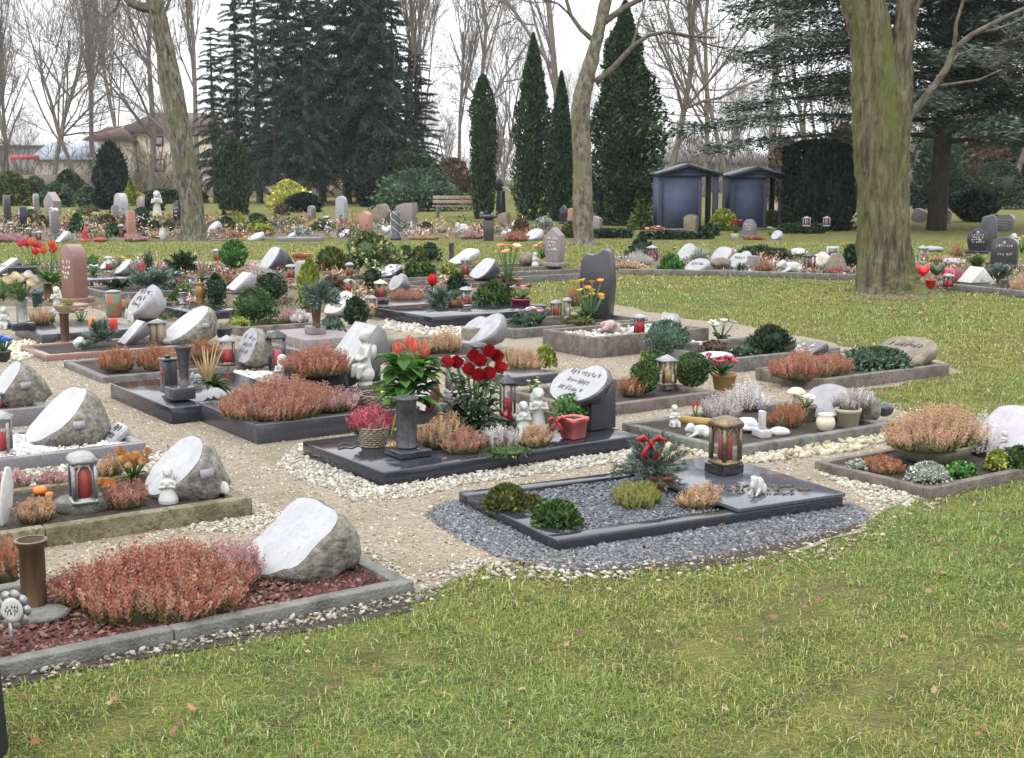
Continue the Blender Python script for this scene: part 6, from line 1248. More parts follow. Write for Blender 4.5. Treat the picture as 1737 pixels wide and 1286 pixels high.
pebbles('white_pebbles', [P(*q)[:2] for q in [(650, 545), (690, 535), (790, 560), (770, 575), (650, 560)]], 700, .017, [(.6, .56, .5), (.5, .45, .4), (.42, .38, .33)], STONE, .004, seed=19, label='pale broken pebbles before the dark flat slab')
g19 = grave('grave_slab', 'broad dark flat slab left of the disc headstone', near=(733, 538), left=(672, 519), right=(885, 517), hk=.12, mat=BLACKG, slab=True)
HT('copper heather behind the broad dark slab', 690, 514, 66, 32, 'salmon', .06, dens=.8); put('fir_arrangement', 'fir twigs with cones on the broad dark slab', 'arrangement', 748, 520, 54, 40, lambda a, b: sprays(a, b, 18, 22, 'blue', .06), .122, 0, .4); FW('bromeliad', 'tall bright red plume flower on the broad dark slab', 734, 494, 24, 38, [(.62, .02, .02)], 3, .8, .16, 'box', 5, 'tulip', zz=(.2, .6), spread=.12)
HT('rust twigs on the right of the broad dark slab', 776, 520, 44, 18, 'rust', .122); LN('blurred grey lantern with red glass on the broad dark slab', 791, 520, 24, 34, 'round', .122, metal=PEWTER, cw=.6); SH('soft wide green juniper right of the grey lantern', 837, 524, 78, 46, 'dome', 'box', .05, .025, 1600, up=.7)
g19b = grave('grave_slab', 'dark slab edge with pale candle lantern beside copper heather', near=(650, 520), left=(615, 508), right=(728, 509), hk=.10, mat=DARKG, slab=True, LA=.8)
BX_('lantern_plinth', 'dark plinth under the pale red candle lantern', 'plinth', 647, 516, 26, 9, BLACKG, .102); LN('pale lantern with red candle on a dark plinth', 646, 508, 22, 34, 'square', .14, cap=WAXW, metal=BRONZE, cw=.6)
for a in [('small copper roofed lantern with red candle, middle of the slabs', 592, 498, 18, 25), ('round capped red lantern beside the variegated shrub', 593, 472, 15, 27), ('brass lantern with round cap and red glow behind the golden conifer', 494, 474, 18, 26), ('copper cup lantern left of the round green conifer', 369, 444, 18, 22), ('round capped red lantern at the right before dark shrub', 789, 470, 17, 34)]: LN(*a, 'round', .04, cap=LIGHTS, metal=BRONZE, cw=.7)
ST('pale grey half arch headstone behind the golden conifer', 513, 486, 30, 44, 'round', LIGHTS, .04, .16, rows=0); put('tilted_headstone', 'thick dark grey wedge headstone with pale slanted face', 'gravestone', 463, 460, 54, 42, lambda a, b: lying(a * .85, b, 'slab', 6, PALEG, DARKG, 0, dx=.6, thick=.9, rough=.03), .05, GR, .8, .6, 'low tilted headstones')
VS('wicker_bowl', 'orange brown wicker bowl right of the dark wedge headstone', 513, 446, 38, 16, 'bowl', M('orange_wicker', (.42, .18, .08), (.32, .14, .06), scale=30, rough=.8), .02, 'bowl'); HT('orange dried filling in the wicker bowl', 513, 438, 32, 10, 'rust', .2)
SH('wide grassy olive shrub left of the large variegated shrub', 562, 462, 60, 42, 'dome', 'olive', .02, .05, 900, up=1.2, narrow=.25); SH('large loose variegated shrub in the middle ground', 626, 460, 92, 66, 'dome', 'var', .02, .05, 1900, lump=.3); SH('round bright green conifer ball by the lawn strip', 398, 456, 46, 48, 'ball', 'fresh', .02, .05, 1000, up=.9, narrow=.3)
for a in [('low green cushion right of the variegated shrub', 688, 444, 34, 28, 'dome', 'box'), ('second low green cushion further right', 712, 446, 30, 28, 'dome', 'olive'), ('dark rounded shrub left of the thin pole', 730, 444, 40, 32, 'dome', 'dark'), ('small box cushion before the black ornate stone', 700, 474, 28, 30, 'ball', 'box'), ('second small box cushion right of the black ornate stone', 724, 472, 28, 26, 'ball', 'box'), ('yellow green low cushion behind the red plume', 762, 470, 36, 24, 'dome', 'lime'), ('dark green cushion left of the small disc stone', 632, 492, 34, 36, 'ball', 'dark'), ('brown tan cushion behind the small copper lantern', 565, 492, 44, 24, 'dome', 'brown'), ('dark bush behind the grey blurred lantern', 776, 500, 40, 36, 'dome', 'dark')]: SH(*a, .02, .03, 500)
put('ornate_stone', 'black lying stone with white ornaments behind the small disc stone', 'gravestone', 664, 472, 56, 24, lambda a, b: lying(a, b, 'rock', 7, M('black_white_marble', (.03, .03, .035), (.6, .6, .62), scale=9, rough=.3, contrast=(.5, .56)), DARKG, 0, thick=.5), .02, GR, .8, .6, 'low tilted headstones'); LY('small grey disc headstone above the copper heather', 676, 496, 38, 34, 'heart', .04, seed=3, face=LIGHTS, body=GREYG, dx=.5)
put('open_book_headstone', 'white open book headstone at the lawn edge right of the thin pole', 'gravestone', 790, 448, 44, 26, lambda a, b: lying(a, b, 'slab', 5, WHITEM, WHITEM, 0, dx=.9, thick=.4), .03, GR, .8, .6, 'low tilted headstones'); VS('flower_column', 'thin dark pole vase left of the open book headstone', 766, 446, 10, 34, 'tube', IRON, .02, 'vase')
LY('white scalloped headstone with dark corner behind orange lilies', 824, 474, 50, 36, 'rock', .05, seed=61, body=DARKG, dx=.7); VS('grave_vase', 'dark vase under the tall orange lily bunch', 862, 502, 16, 22, 'cone', IRON, .02, 'vase'); FW('lily_bouquet', 'tall orange lily bunch with hanging brown green leaves', 862, 490, 52, 76, [(.75, .20, .06), (.78, .30, .12), (.72, .5, .35)], 9, .24, .1, 'olive', 60, 'amaryllis', lw=.1, droop=1.1, zz=(.72, 1)); VS('flower_pot', 'orange pot hanging right of the lily vase', 878, 486, 16, 14, 'pot', M('terracotta', (.4, .2, .12), rough=.8), .05, 'pot')
VS('flower_pot', 'dark red foil pot with cyclamen left of the tall dark headstone', 884, 528, 34, 22, 'pot', M('dark_red_foil', (.22, .02, .06), (.15, .01, .06), scale=12, rough=.25), .05, 'pot'); FW('cyclamen', 'white and red cyclamen in the dark red foil pot', 884, 512, 44, 26, [(.72, .68, .68), (.35, .08, .08)], 7, .28, .15, 'rhodo', 14)
ST('tall dark grey wave topped headstone, the highest of the centre', 1014, 545, 70, 124, 'wave', DARKG, .05, .16, rows=0, base=False, rz=1.05, wk=.84); FW('bouquet', 'yellow flower bouquet leaning on the tall wave topped headstone', 1000, 552, 66, 76, [(.72, .60, .05), (.66, .62, .10), (.7, .3, .04)], 12, .2, .05, 'box', 26, zz=(.55, 1)); HT('brown red spiky plant left of the yellow bouquet', 976, 520, 24, 44, 'rust', .06)
g24 = grave('grave_border', 'dark grey border before the tall wave topped headstone', near=(872, 559), left=(838, 546), right=(1010, 540), hk=.10, mat=GREYK, fill=SOIL, LB=1.75, LA=.85)
LN('lantern with red candle left of the tall wave headstone', 943, 540, 19, 32, 'square', .07, cap=LIGHTS, cw=.7); LN('white candle lantern between red lantern and yellow bouquet', 962, 540, 16, 36, 'round', .07, metal=LIGHTS, candle=WAXW); FW('pansies', 'pink white and violet pansies in the dark grey border', 915, 552, 52, 28, [(.7, .66, .66), (.45, .2, .35), (.5, .25, .15)], 12, .18, .07, 'ivy', 14); SH('low grey green ground plant at the left of the pansies', 885, 554, 44, 22, 'dome', 'ivy', .07, .02, 400); SH('low green ground plant under the wave headstone', 980, 556, 60, 20, 'dome', 'olive', .07, .02, 400)
PB('flat_stone', 'dark flat stone behind the pansies', 912, 524, 34, 10, DARKG, .07, amp=.1)
g24b = grave('grave_border', 'grey border with small flowers beside the brown twin pots', near=(872, 470), left=(845, 462), right=(985, 462), hk=.10, mat=GREYK, fill=SOIL, LB=1.9, LA=.9); ST('dark mauve headstone with peaked top at the lawn strip', 941, 452, 42, 66, 'bell', MAUVE, .06, .2, rows=4, rz=1.0, wk=.72); FW('bouquet', 'orange red flower bowl left of the dark mauve headstone', 920, 440, 34, 26, [(.72, .2, .08), (.7, .45, .3)], 12, .22, .1, 'olive', 10); PB('sandstone_ball', 'brown square planter stone beside the orange lilies', 893, 450, 28, 24, BROWNS, .05); AN('small white figure between planter stone and dark mauve headstone', 908, 452, 16, 24, 'kneel', .06)
g15b = grave('grave_slab', 'small dark slate slab left of the heart headstone', near=(872, 640), left=(840, 627), right=(928, 628), hk=.08, mat=DARKG, slab=True)
HT('tan heather behind the small dark slate slab', 890, 630, 66, 44, 'tan', .05); TF('bright green grass clump left of the tan heather', 868, 622, 48, 36, 'fresh', .05, 260); SH('yellow green heath plant behind the heart headstone', 926, 624, 38, 38, 'dome', 'lime', .05, .02, 500, up=1.0)

# ---- right centre graves
g16 = grave('grave_border', 'high brown concrete trough grave with pebbles', near=(1008, 573), left=(913, 557), right=(1212, 557), hk=.19, mat=BROWNK, fill=SOIL, fz=.15, kt=.07, LA=.78)
pebbles('pale_stones', g16.poly(.08, .1), 420, .022, [(.4, .36, .32), (.55, .5, .46), (.28, .25, .23), (.65, .62, .58)], STONE, .15, fr=False, seed=8, label='pale and brown stones in the high trough grave')
LN('black lantern with large red candle in the high trough grave', 1084, 570, 23, 38, 'round', .15, cap=LIGHTS, cw=.8, ch=.8); put('tilted_headstone', 'small white square tablet at the back of the high trough grave', 'gravestone', 1134, 564, 40, 34, lambda a, b: lying(a * .8, b, 'rect', 2, WHITEM, LIGHTS, 1, dx=.25, thick=.5, lsize=.04), .15, GR, .8, .6, 'low tilted headstones'); PB('rough_stone', 'pile of rough reddish stones in the high trough grave', 1036, 568, 36, 26, M('reddish_rock', (.28, .2, .18), (.42, .33, .3), scale=12, rough=.9, bump=.8), .15, amp=.5)
SH('grey green hebe ball in front of the high trough grave', 1131, 606, 76, 62, 'ball', 'hebe', .05, .016, 1900, up=.5); SH('round box ball left of the small stone lantern', 1093, 670, 50, 58, 'ball', 'box', .06, .011, 2000); SH('larger round box ball right of the small stone lantern', 1174, 660, 64, 62, 'ball', 'box', .06, .012, 2600); SH('half hidden box ball behind the small stone lantern', 1110, 634, 42, 40, 'ball', 'box', .06, .012, 1100); SH('small lime green cone shrub left above the box balls', 1089, 634, 22, 38, 'cone', 'lime', .06, .012, 350)
g15 = grave('grave_border', 'brown border with three box balls and a small lantern', near=(990, 693), left=(870, 651), right=(1208, 662), hk=.08, mat=BROWNK, fill=SOIL, LA=.9)
BX_('lantern_plinth', 'small stone plinth below the flat roofed lantern', 'plinth', 1131, 662, 26, 12, GREYG, .06); LN('flat roofed brass lantern between the box balls', 1131, 655, 32, 54, 'square', .09, metal=BRONZE, cap=LIGHTS, candle=M('amber_candle', (.4, .3, .1), rough=.4), cw=.6); HT('spiky dark red plant left of the left box ball', 1070, 672, 40, 44, 'rust', .06); FW('flowers', 'green leaf rosette with pale flowers left of the heart headstone', 905, 668, 40, 24, [(.6, .58, .3)], 4, .2, .05, 'lime', 14)
VS('flower_pot', 'brown yellow wrapped pot holding dark pink cyclamen', 1228, 664, 44, 32, 'pot', M('yellow_brown_wrap', (.3, .2, .06), (.2, .12, .05), scale=18, rough=.5), .05, 'pot', soil=True); FW('cyclamen', 'dark pink cyclamen blooms in the yellow brown pot', 1224, 640, 60, 38, [(.48, .05, .10), (.55, .10, .16), (.4, .03, .07)], 18, .20, .17, 'dark', 16, zz=(.5, .95))
g17 = grave('grave_border', 'dark grey border with fir cushion and lettered end slab', near=(1244, 609), left=(1150, 582), right=(1402, 586), hk=.12, mat=GREYK, fill=SOIL, fz=.09)
PB('white_flat_stone', 'long white flat stone lying behind the cyclamen', 1212, 614, 64, 20, WHITEM, .09, amp=.1); FW('christmas_rose', 'white christmas roses in a dark leafed clump', 1222, 584, 54, 42, [(.78, .78, .72)], 7, .28, .06, 'dark', 22, zz=(.6, 1)); SH('wide dark fir cushion in the dark grey border', 1306, 602, 78, 50, 'dome', 'dark', .09, .022, 2200, up=.9, narrow=.25, lump=.25)
put('tilted_headstone', 'low dark lettered slab at the end of the dark grey border', 'gravestone', 1369, 606, 66, 26, lambda a, b: lying(a * .85, b, 'rect', 2, DARKG, DARKG, 2, dx=.9, thick=.6, lsize=.05, lmat=GOLD), .09, GR, .8, .6, 'low tilted headstones'); SH('brown olive ground cushion left in the dark grey border', 1212, 600, 54, 22, 'dome', 'brown', .09, .014, 500); SH('blue green ground cover before the fir cushion', 1260, 604, 56, 16, 'dome', 'ivy', .09, .014, 500, stem=False); CR('small white dove by the hebe ball', 1184, 592, 26, 16, .06, 'dove_figure')
g14 = grave('grave_border', 'light brown border with rose heather and brown lettered boulder', near=(1400, 644), left=(1257, 627), right=(1618, 618), hk=.10, mat=BROWNK, fill=SOIL, fz=.075)
HT('wide rose salmon heather bed beside the green plant sign', 1372, 644, 146, 54, 'rose', .075, .7, dens=1.2); SH('dark ivy ground cover left of the brown boulder', 1488, 630, 122, 40, 'dome', 'ivy', .075, .018, 1900, stem=False, lump=.25)
LY('brown sandstone boulder with two rows of carved letters', 1532, 620, 104, 46, 'slab', .075, seed=71, rows=2, face=BROWNS, body=BROWNS, lsize=.055, dx=.75, thick=.5, rough=.12)
thing('plant_label', 'green plant sign on a white peg in the rose heather bed', 'plant label', [('sign', MB().addm(box(-.045, .045, -.004, .004, .07, .12)).mesh('sign', M('green_sign', (.03, .22, .09), rough=.4))), ('peg', MB().addm(box(-.01, .01, .0045, .012, -.02, .10)).mesh('peg', WHITEP))], P(1396, 644, .075), .25); AN('tiny blue grey figure behind the rose salmon heather', 1355, 612, 14, 26, 'stand', .075)
g13 = grave('grave_border', 'old grey border crowded with white stones and silver plants', near=(1240, 762), left=(1092, 712), right=(1508, 716), hk=.07, mat=CONC, fill=SOIL, fz=.05)
AN('white crouching child figure left in the crowded grave', 1144, 726, 26, 40, 'sit', .05); CR('white dog figure lying before the yellow board', 1186, 744, 46, 28, .05, rz=.1)
tag(obj('yellow_board', MB().addm(box(-.16, .16, -.02, .02, 0, .05)).mesh('board', M('ochre_wood', (.38, .26, .07), (.28, .19, .06), scale=12, rough=.7, stretch=(.2, 1, 1))), None, P(1185, 722, .05), -.45), 'ochre yellow board lying left in the crowded grave', 'board')
HT('silver white lavender cushion left in the crowded grave', 1224, 712, 76, 46, 'silver', .05, low=((.36, .36, .34), (.28, .27, .25))); HT('frosty mauve white heather right behind the silver cushion', 1266, 700, 60, 60, 'white', .05, low=((.36, .34, .36), (.28, .27, .25))); PB('heart_stone', 'white heart stone behind the frosty heather', 1284, 690, 30, 28, WHITEP, .05, amp=.3); PB('white_rock', 'flat angular white rock right of the bronze lantern', 1266, 734, 46, 26, WHITEM, .05, amp=.5)
put('stone_cross', 'small white stepped tablet between white rock and oval stone', 'tablet', 1292, 744, 34, 48, lambda a, b: [('base', MB().addm(box(-a * .3, a * .3, -a * .5, a * .5, 0, b * .3)).mesh('base', WHITEM), .005), ('upright', MB().addm(box(-a * .12, a * .12, -a * .22, a * .22, b * .302, b)).mesh('upright', WHITEM), .005)], .05, GR - .3)
PB('oval_stone', 'smooth white oval stone in front of the rust heather', 1322, 742, 36, 20, WHITEP, .05, amp=.05); HT('rust orange heather in the middle of the crowded grave', 1330, 728, 68, 54, 'rust', .05); FW('flowers', 'small red tulip left of the silver cushion', 1180, 712, 18, 30, [(.6, .04, .03)], 2, .4, .05, nl=6, kind='tulip')
put('mushroom_figure', 'beige mushroom figure behind the pot of white blooms', 'figure', 1350, 694, 34, 38, lambda a, b: [('stalk', MB().addm(lathe([(.22 * a, 0), (.16 * a, .4 * b), (.18 * a, .68 * b)], 12)).mesh('stalk', WHITEP, True)), ('cap', MB().addm(lathe([(.1 * a, .66 * b), (.5 * a, .68 * b), (.46 * a, .78 * b), (.25 * a, .95 * b), (.02 * a, b)], 16)).mesh('cap', M('beige_cap', (.6, .48, .34), (.5, .4, .28), rough=.6), True))], .05, 0)
VS('flower_pot', 'grey brown pot with white blooms before the big grey stone', 1367, 716, 36, 30, 'pot', WICKER, .05, 'pot', soil=True); FW('flowers', 'white blooms in the grey brown pot', 1366, 696, 40, 22, [(.72, .70, .58)], 9, .26, .14, 'fresh', 8)
LY('big smooth blue grey boulder headstone in the crowded grave', 1408, 716, 92, 66, 'rock', .05, seed=83, face=PALEG, body=GREYG, dx=.35, rough=.06); PB('round_boulder', 'rounded grey boulder right of the planted bowl', 1468, 716, 54, 58, ROUGHS, .05, amp=.25); PB('dark_stone', 'dark grey stone at the right end of the crowded grave', 1500, 706, 30, 26, DARKG, .05)
VS('jar', 'cream bulbous jar with a neck before the blue grey boulder', 1400, 733, 33, 32, 'urn', M('cream_glaze', (.62, .54, .42), (.52, .44, .34), rough=.35), .05, 'jar'); VS('planter', 'beige round planter with silver plant', 1438, 728, 44, 36, 'pot', M('beige_clay', (.36, .34, .27), (.28, .26, .2), rough=.7), .05, 'planter', soil=True); HT('wiry grey silver plant in the beige planter', 1446, 696, 80, 42, 'silver', .15, low=((.2, .22, .18), (.16, .17, .14)), dens=.6)
pebbles('yellow_stones', [P(*q)[:2] for q in [(1130, 745), (1240, 772), (1500, 730), (1530, 742), (1440, 768), (1260, 790), (1180, 775), (1120, 755)]], 620, .019, [(.38, .34, .22), (.44, .40, .29), (.32, .29, .2), (.46, .44, .37)], STONE, .004, seed=9, label='yellowish round stones along the crowded grave border')
pebbles('white_pebbles', [P(*q)[:2] for q in [(1380, 800), (1420, 790), (1560, 840), (1540, 862), (1470, 850)]], 560, .011, [(.44, .41, .34), (.37, .34, .27)], STONE, .004, seed=10, label='whitish pebbles between dark slab and ribbed planter grave')
g12 = grave('grave_border', 'narrow brown border with the ribbed heather planter at right', near=(1580, 829), left=(1372, 784), right=(1745, 798), hk=.06, mat=BROWNK, fill=SOIL, fz=.045, kt=.05, LB=1.5)
VS('planter', 'wide ribbed oval stone planter on the right', 1580, 792, 134, 44, 'bowl', M('ribbed_stone', (.28, .27, .2), (.2, .19, .13), scale=20, rough=.8), .045, 'planter', ribs=26, soil=True); HT('tall peach heather crown in the ribbed oval planter', 1580, 768, 150, 88, 'peach', .13, .8, dens=1.5, low=((.13, .15, .05), (.16, .17, .07)))
HT('pure white artificial heather cone right of the ribbed planter', 1664, 774, 46, 84, 'white', .045, low=((.6, .6, .6), (.5, .5, .5)), dens=1.5); LY('large mauve grey slab boulder at the right edge', 1722, 768, 110, 82, 'rock', .045, seed=90, face=M('mauve_face', (.33, .31, .34), (.42, .40, .43), scale=12, rough=.4), body=MAUVE, dx=.45, rough=.08); AN('small white angel before the mauve grey boulder', 1702, 764, 28, 34, 'kneel', .045)
HT('rust red low plant at the left of the ribbed planter', 1500, 804, 72, 36, 'rust', .045); SH('grey green thyme cushion in front of the ribbed planter', 1575, 826, 72, 42, 'dome', 'grey', .045, .010, 900); SH('fresh green strawberry leaf plant right of the thyme cushion', 1630, 812, 54, 28, 'dome', 'fresh', .045, .016, 350); SH('yellow green bushy plant before the white heather cone', 1690, 800, 42, 36, 'dome', 'lime', .045, .014, 500); SH('dark green bushy plant at the right edge of the narrow border', 1727, 800, 42, 44, 'dome', 'box', .045, .014, 600)
SH('grey leaved creeping plant at the left corner of the narrow border', 1455, 800, 40, 20, 'dome', 'grey', .045, .012, 250)

# ---- right middle row
for q, (a, b, c, l) in enumerate([((1048, 466), (1236, 469), 0, 'flat grey edging of the middle right row, left piece'), ((1240, 469), (1455, 476), 0, 'flat grey edging of the middle right row, long piece'), ((1585, 490), (1760, 508), 0, 'pale edging stone of the row right of the thick trunk')]):
    A, B_ = P(*a), P(*b); L = np.linalg.norm(B_ - A); thing('edging', l, 'edging', [('edging', MB().addm(box(0, L, 0, .12, 0, .09)).mesh('edging', CONC), .01)], A, math.atan2(B_[1] - A[1], B_[0] - A[0]))
SH('open dwarf pine in the middle right row', 1088, 440, 58, 44, 'cone', 'dark', 0, .06, 700, lump=.35, up=.6); LN('flat roofed dark lantern beside the dwarf pine', 1106, 442, 18, 26, 'square', .02, cap=LIGHTS); HT('frosty grey twigs below the dwarf pine', 1085, 450, 44, 26, 'silver', 0, low=((.3, .3, .28),))
SH('dense dark green mound with brown top, middle right row', 1138, 462, 42, 30, 'dome', 'fresh', 0, .04, 900, up=.9); LY('white rock headstone behind the ribboned grass', 1166, 444, 36, 30, 'rock', .02, seed=91, body=LIGHTS); TF('grey green grass with red white ribbons, middle right row', 1186, 450, 48, 38, 'grey', .02, 160, wid=.02); LY('flat grey oval headstone in the middle right row', 1186, 462, 48, 24, 'rock', .02, seed=92, face=LIGHTS, body=LIGHTS, rows=1, lsize=.06)
LY('white oval headstone with dark dot in the middle right row', 1226, 450, 42, 32, 'rock', .02, seed=93, body=BROWNS, rough=.05); PB('brown_boulder', 'brown smooth boulder below the white oval headstone', 1222, 455, 36, 20, BROWNS, .02); LY('white fan shaped headstone right of the dotted oval one', 1257, 456, 40, 32, 'heart', .02, seed=94, body=LIGHTS, rows=1, lsize=.06); TF('small grey grass tuft before the white fan headstone', 1256, 462, 26, 22, 'rhodo', .02, 90, wid=.012)
BX_('red_block', 'pinkish stone block right of the white fan headstone', 'block', 1278, 460, 22, 26, MAUVE, .02); HT('orange rust grass cushion right of the pinkish block', 1296, 462, 28, 24, 'rust', .02); CR('white sleeping angel figure in the middle right row', 1342, 464, 48, 24, .02, 'angel_figure', cat='angel figure'); LN('dark lantern on a grey block, middle right row', 1373, 456, 18, 26, 'square', .1); BX_('lantern_plinth', 'grey block plinth below the middle right lantern', 'plinth', 1372, 464, 24, 9, GREYG, .0)
PB('white_rock', 'tall white brown boulder left of the sandstone pyramid', 1393, 456, 30, 30, M('white_brown_rock', (.6, .56, .5), (.3, .26, .2), scale=5, rough=.8), .02, amp=.3); PB('white_rock', 'long white rock at the back of the middle right row', 1353, 434, 34, 14, WHITEM, .02, amp=.3); SH('low dark hedge plants behind the sleeping angel', 1290, 442, 80, 24, 'dome', 'dark', 0, .05, 700, lump=.3); SH('low olive plant row left of the white long rock', 1325, 440, 40, 18, 'dome', 'olive', 0, .05, 300)
put('stone_pyramid', 'sandstone pyramid block with small frame on top', 'block', 1418, 462, 40, 32, lambda a, b: [('block', MB().addm(box(-a * .4, a * .4, -a * .4, a * .4, 0, b, .45)).mesh('pyramid', BROWNS), .02)], .02); put('photo_frame', 'pale square frame standing behind the sandstone pyramid', 'frame', 1412, 436, 20, 18, lambda a, b: [('frame', MB().addm(box(-a * .5, a * .5, -.03, .03, 0, b)).mesh('frame', WHITEP)), ('picture', MB().addm(box(-a * .38, a * .38, -.036, -.031, b * .15, b * .85)).mesh('picture', GREYG))], .02, 0)
HT('red low heather before the sandstone pyramid', 1420, 466, 40, 12, 'pink', .02); FW('flowers', 'orange blooms at the thick trunk, left side', 1434, 436, 16, 22, [(.6, .2, .03)], 5, .3, .02); SH('dark evergreen close to the thick trunk, left side', 1444, 456, 36, 40, 'dome', 'dark', 0, .05, 500)

# ---- right of the thick trunk
ST('black headstone with curved gable, oval portrait and pale lettering', 1657, 430, 34, 44, 'bell', BLACKG, .02, .14, rows=4, medallion=True, rz=1.25, wk=1.0); ST('dark blue grey round headstone with oval portrait and two lines', 1703, 454, 50, 52, 'arch', DARKG, .02, .2, rows=2, medallion=True, wk=.85, rz=1.05)
ST('dark knobbly pillar monument behind the black portrait headstone', 1676, 428, 36, 62, 'boulder', DARKG, 0, .3, rows=0, rz=1.2, base=False); AN('grey white putto behind the round portrait headstone', 1719, 432, 20, 34, 'stand', .02); FW('flowers', 'pale yellow flowers at the right edge by the round headstone', 1733, 430, 26, 28, [(.7, .64, .3)], 9, .25, .02); TF('dark green grassy mound below the black portrait headstone', 1656, 456, 40, 28, 'box', .02, 300, wid=.012)
def balloon(c): return lambda a, b: [('heart', (lambda V, F: MB().add(np.stack([V[:, 0], V[:, 1] * .6, V[:, 2] - .25 * b * np.exp(-(V[:, 0] / (.18 * a)) ** 2) * (V[:, 2] > 0) + abs(V[:, 0]) * .4 + b * .5], 1), F).mesh('heart', plain(c, .35), True))(*(lambda u: (u[0] * np.array([a * .5, a * .5, b * .45]), u[1]))(ico(3))))]
put('heart_decoration', 'glossy red heart right of the thick trunk', 'heart', 1565, 472, 24, 24, balloon((.75, .02, .02)), .05, 0); put('heart_decoration', 'dark green heart beside the glossy red one', 'heart', 1588, 470, 28, 24, balloon((.04, .10, .04)), .05, 0); CR('pink plush animal right of the green heart', 1608, 468, 32, 16, .05, mat=plain((.55, .12, .17), .8))
LN('dark red lantern with pale lid right of the trunk', 1608, 490, 19, 26, 'round', .05, cap=LIGHTS, cw=.8); HT('red brown shrub beside the dark red lantern', 1624, 486, 30, 32, 'pink', .02); VS('flower_pot', 'bright red pot at the trunk foot right side', 1578, 490, 18, 16, 'pot', plain((.6, .04, .03), .4), .02, 'pot'); put('tent_stone', 'white roof shaped stone at the pale edging', 'stone', 1655, 492, 54, 40, lambda a, b: [('roof', MB().addm(prism([(-a * .46, b * .3), (a * .46, b * .3), (0, b)], -a * .35, a * .35)).mesh('roof', WHITEP), .01), ('base', MB().addm(box(-a * .4, a * .4, -a * .3, a * .3, 0, b * .298)).mesh('base', GREYG), .01)], .02, .3)
VS('candle', 'white square candle right of the roof shaped stone', 1683, 494, 12, 14, 'drum', WHITEP, .02, 'candle', n=4); VS('candle', 'grey stone candle holder further right', 1703, 494, 14, 20, 'drum', CONC, .02, 'candle holder', n=4); put('spruce_arrangement', 'blue green spruce arrangement under the round portrait headstone', 'arrangement', 1692, 482, 48, 42, lambda a, b: sprays(a, b, 20, 44, 'blue', .09), .02, 0, .4); LN('grey pillar lantern near the thick trunk', 1564, 446, 17, 30, 'square', .02, metal=PEWTER)
HT('yellow tan low heath right of the trunk', 1600, 450, 44, 20, 'tan', 0); PB('flat_stone', 'pale flat stones behind the red heart', 1582, 428, 36, 12, LIGHTS, 0); HT('orange lamp plant right behind the hearts', 1622, 436, 20, 26, 'rust', 0); HT('brown red shrub at the right edge of the pale edging', 1735, 500, 44, 34, 'tan', .02); PB('flat_stone', 'whitish stones behind the grass mound', 1617, 452, 40, 16, LIGHTS, 0, amp=.4)

# ---- back rows beyond the lawn strip
for a in [('slim blue grey column headstone with rounded top at the left edge', 14, 388, 16, 56, 'arch', DARKG), ('dark slant topped block headstone right of the column', 39, 391, 21, 40, 'slant', BLACKG), ('pale grey headstone left behind the pentagon one', 62, 362, 16, 33, 'arch', GREYG), ('big mauve pentagon headstone in the back row', 90, 370, 52, 44, 'pent', MAUVE), ('grey pillar headstone with a white bird on top', 93, 400, 21, 42, 'rect', GREYG),
          ('sage grey round headstone with dark cross in the back row', 206, 368, 36, 40, 'round', LIGHTS), ('small pale headstone before the sage round one', 196, 382, 14, 34, 'slant', GREYG), ('plain red sandstone pillar headstone in the back row', 223, 402, 19, 44, 'rect', REDS), ('brown half round headstone left of the white angel', 239, 358, 20, 24, 'round', MAUVE), ('dark slim headstone just left of the birch trunk', 303, 386, 16, 46, 'slant', BLACKG),
          ('white round topped headstone standing free on the back lawn', 580, 378, 22, 45, 'arch', LIGHTS), ('little grey round headstone left of the white one', 529, 375, 13, 26, 'arch', GREYG), ('red brown gabled headstone with carved bands', 621, 396, 25, 38, 'gable', REDS), ('brown rough boulder headstone behind the gabled one', 648, 380, 36, 34, 'boulder', BROWNS), ('wide grey slanting headstone in front of the rhododendron', 690, 380, 40, 36, 'slant', MAUVE),
          ('brown slant topped headstone right of the bird bath stone', 855, 388, 22, 28, 'slant', BROWNS), ('red stone with green base left of the plane tree', 969, 378, 18, 24, 'boulder', REDS), ('grey mauve gable headstone right behind the plane tree', 1010, 390, 24, 24, 'gable', MAUVE), ('brown arch headstone in front of the left slate hut', 1172, 392, 26, 28, 'arch', BROWNS), ('grey round headstone between the slate huts', 1271, 402, 23, 30, 'round', GREYG),
          ('grey boulder headstone right beside the thick trunk, far back', 1560, 378, 30, 24, 'boulder', MAUVE), ('pointed sandstone headstone behind the hearts, far back', 1602, 380, 26, 30, 'pent', BROWNS), ('long grey boulder far back at the right', 1703, 392, 36, 28, 'boulder', GREYG)]:
    ST(*a, 0, .3 if a[3] > 30 else .2, rows=3 if a[6] in (BLACKG, GREYG) else 0, rz=GR if a[1] < 240 else .95, base=a[5] != 'boulder')
AN('white stone angel bowed between dark shrubs in the back row', 267, 366, 24, 40, 'stand', 0, 'angel_statue'); CR('white bird on the grey pillar headstone', 93, 359, 16, 8, 1.02 * (400 - 357) / ppm(P(93, 400)) - .1, 'bird_figure')
for a in [('black capped lantern before the blue grey column', 19, 396, 11, 20), ('lantern with pale lid under the dark block headstone', 49, 404, 12, 18), ('wide lantern with grey lid left of the grey pillar', 66, 408, 13, 16), ('tall pale lantern left of the red pillar headstone', 206, 404, 11, 24), ('dark lantern beside the pale long slab', 556, 400, 9, 16), ('mushroom roofed lantern left of the white headstone', 554, 386, 14, 20)]: LN(*a, 'round', 0, cap=LIGHTS)
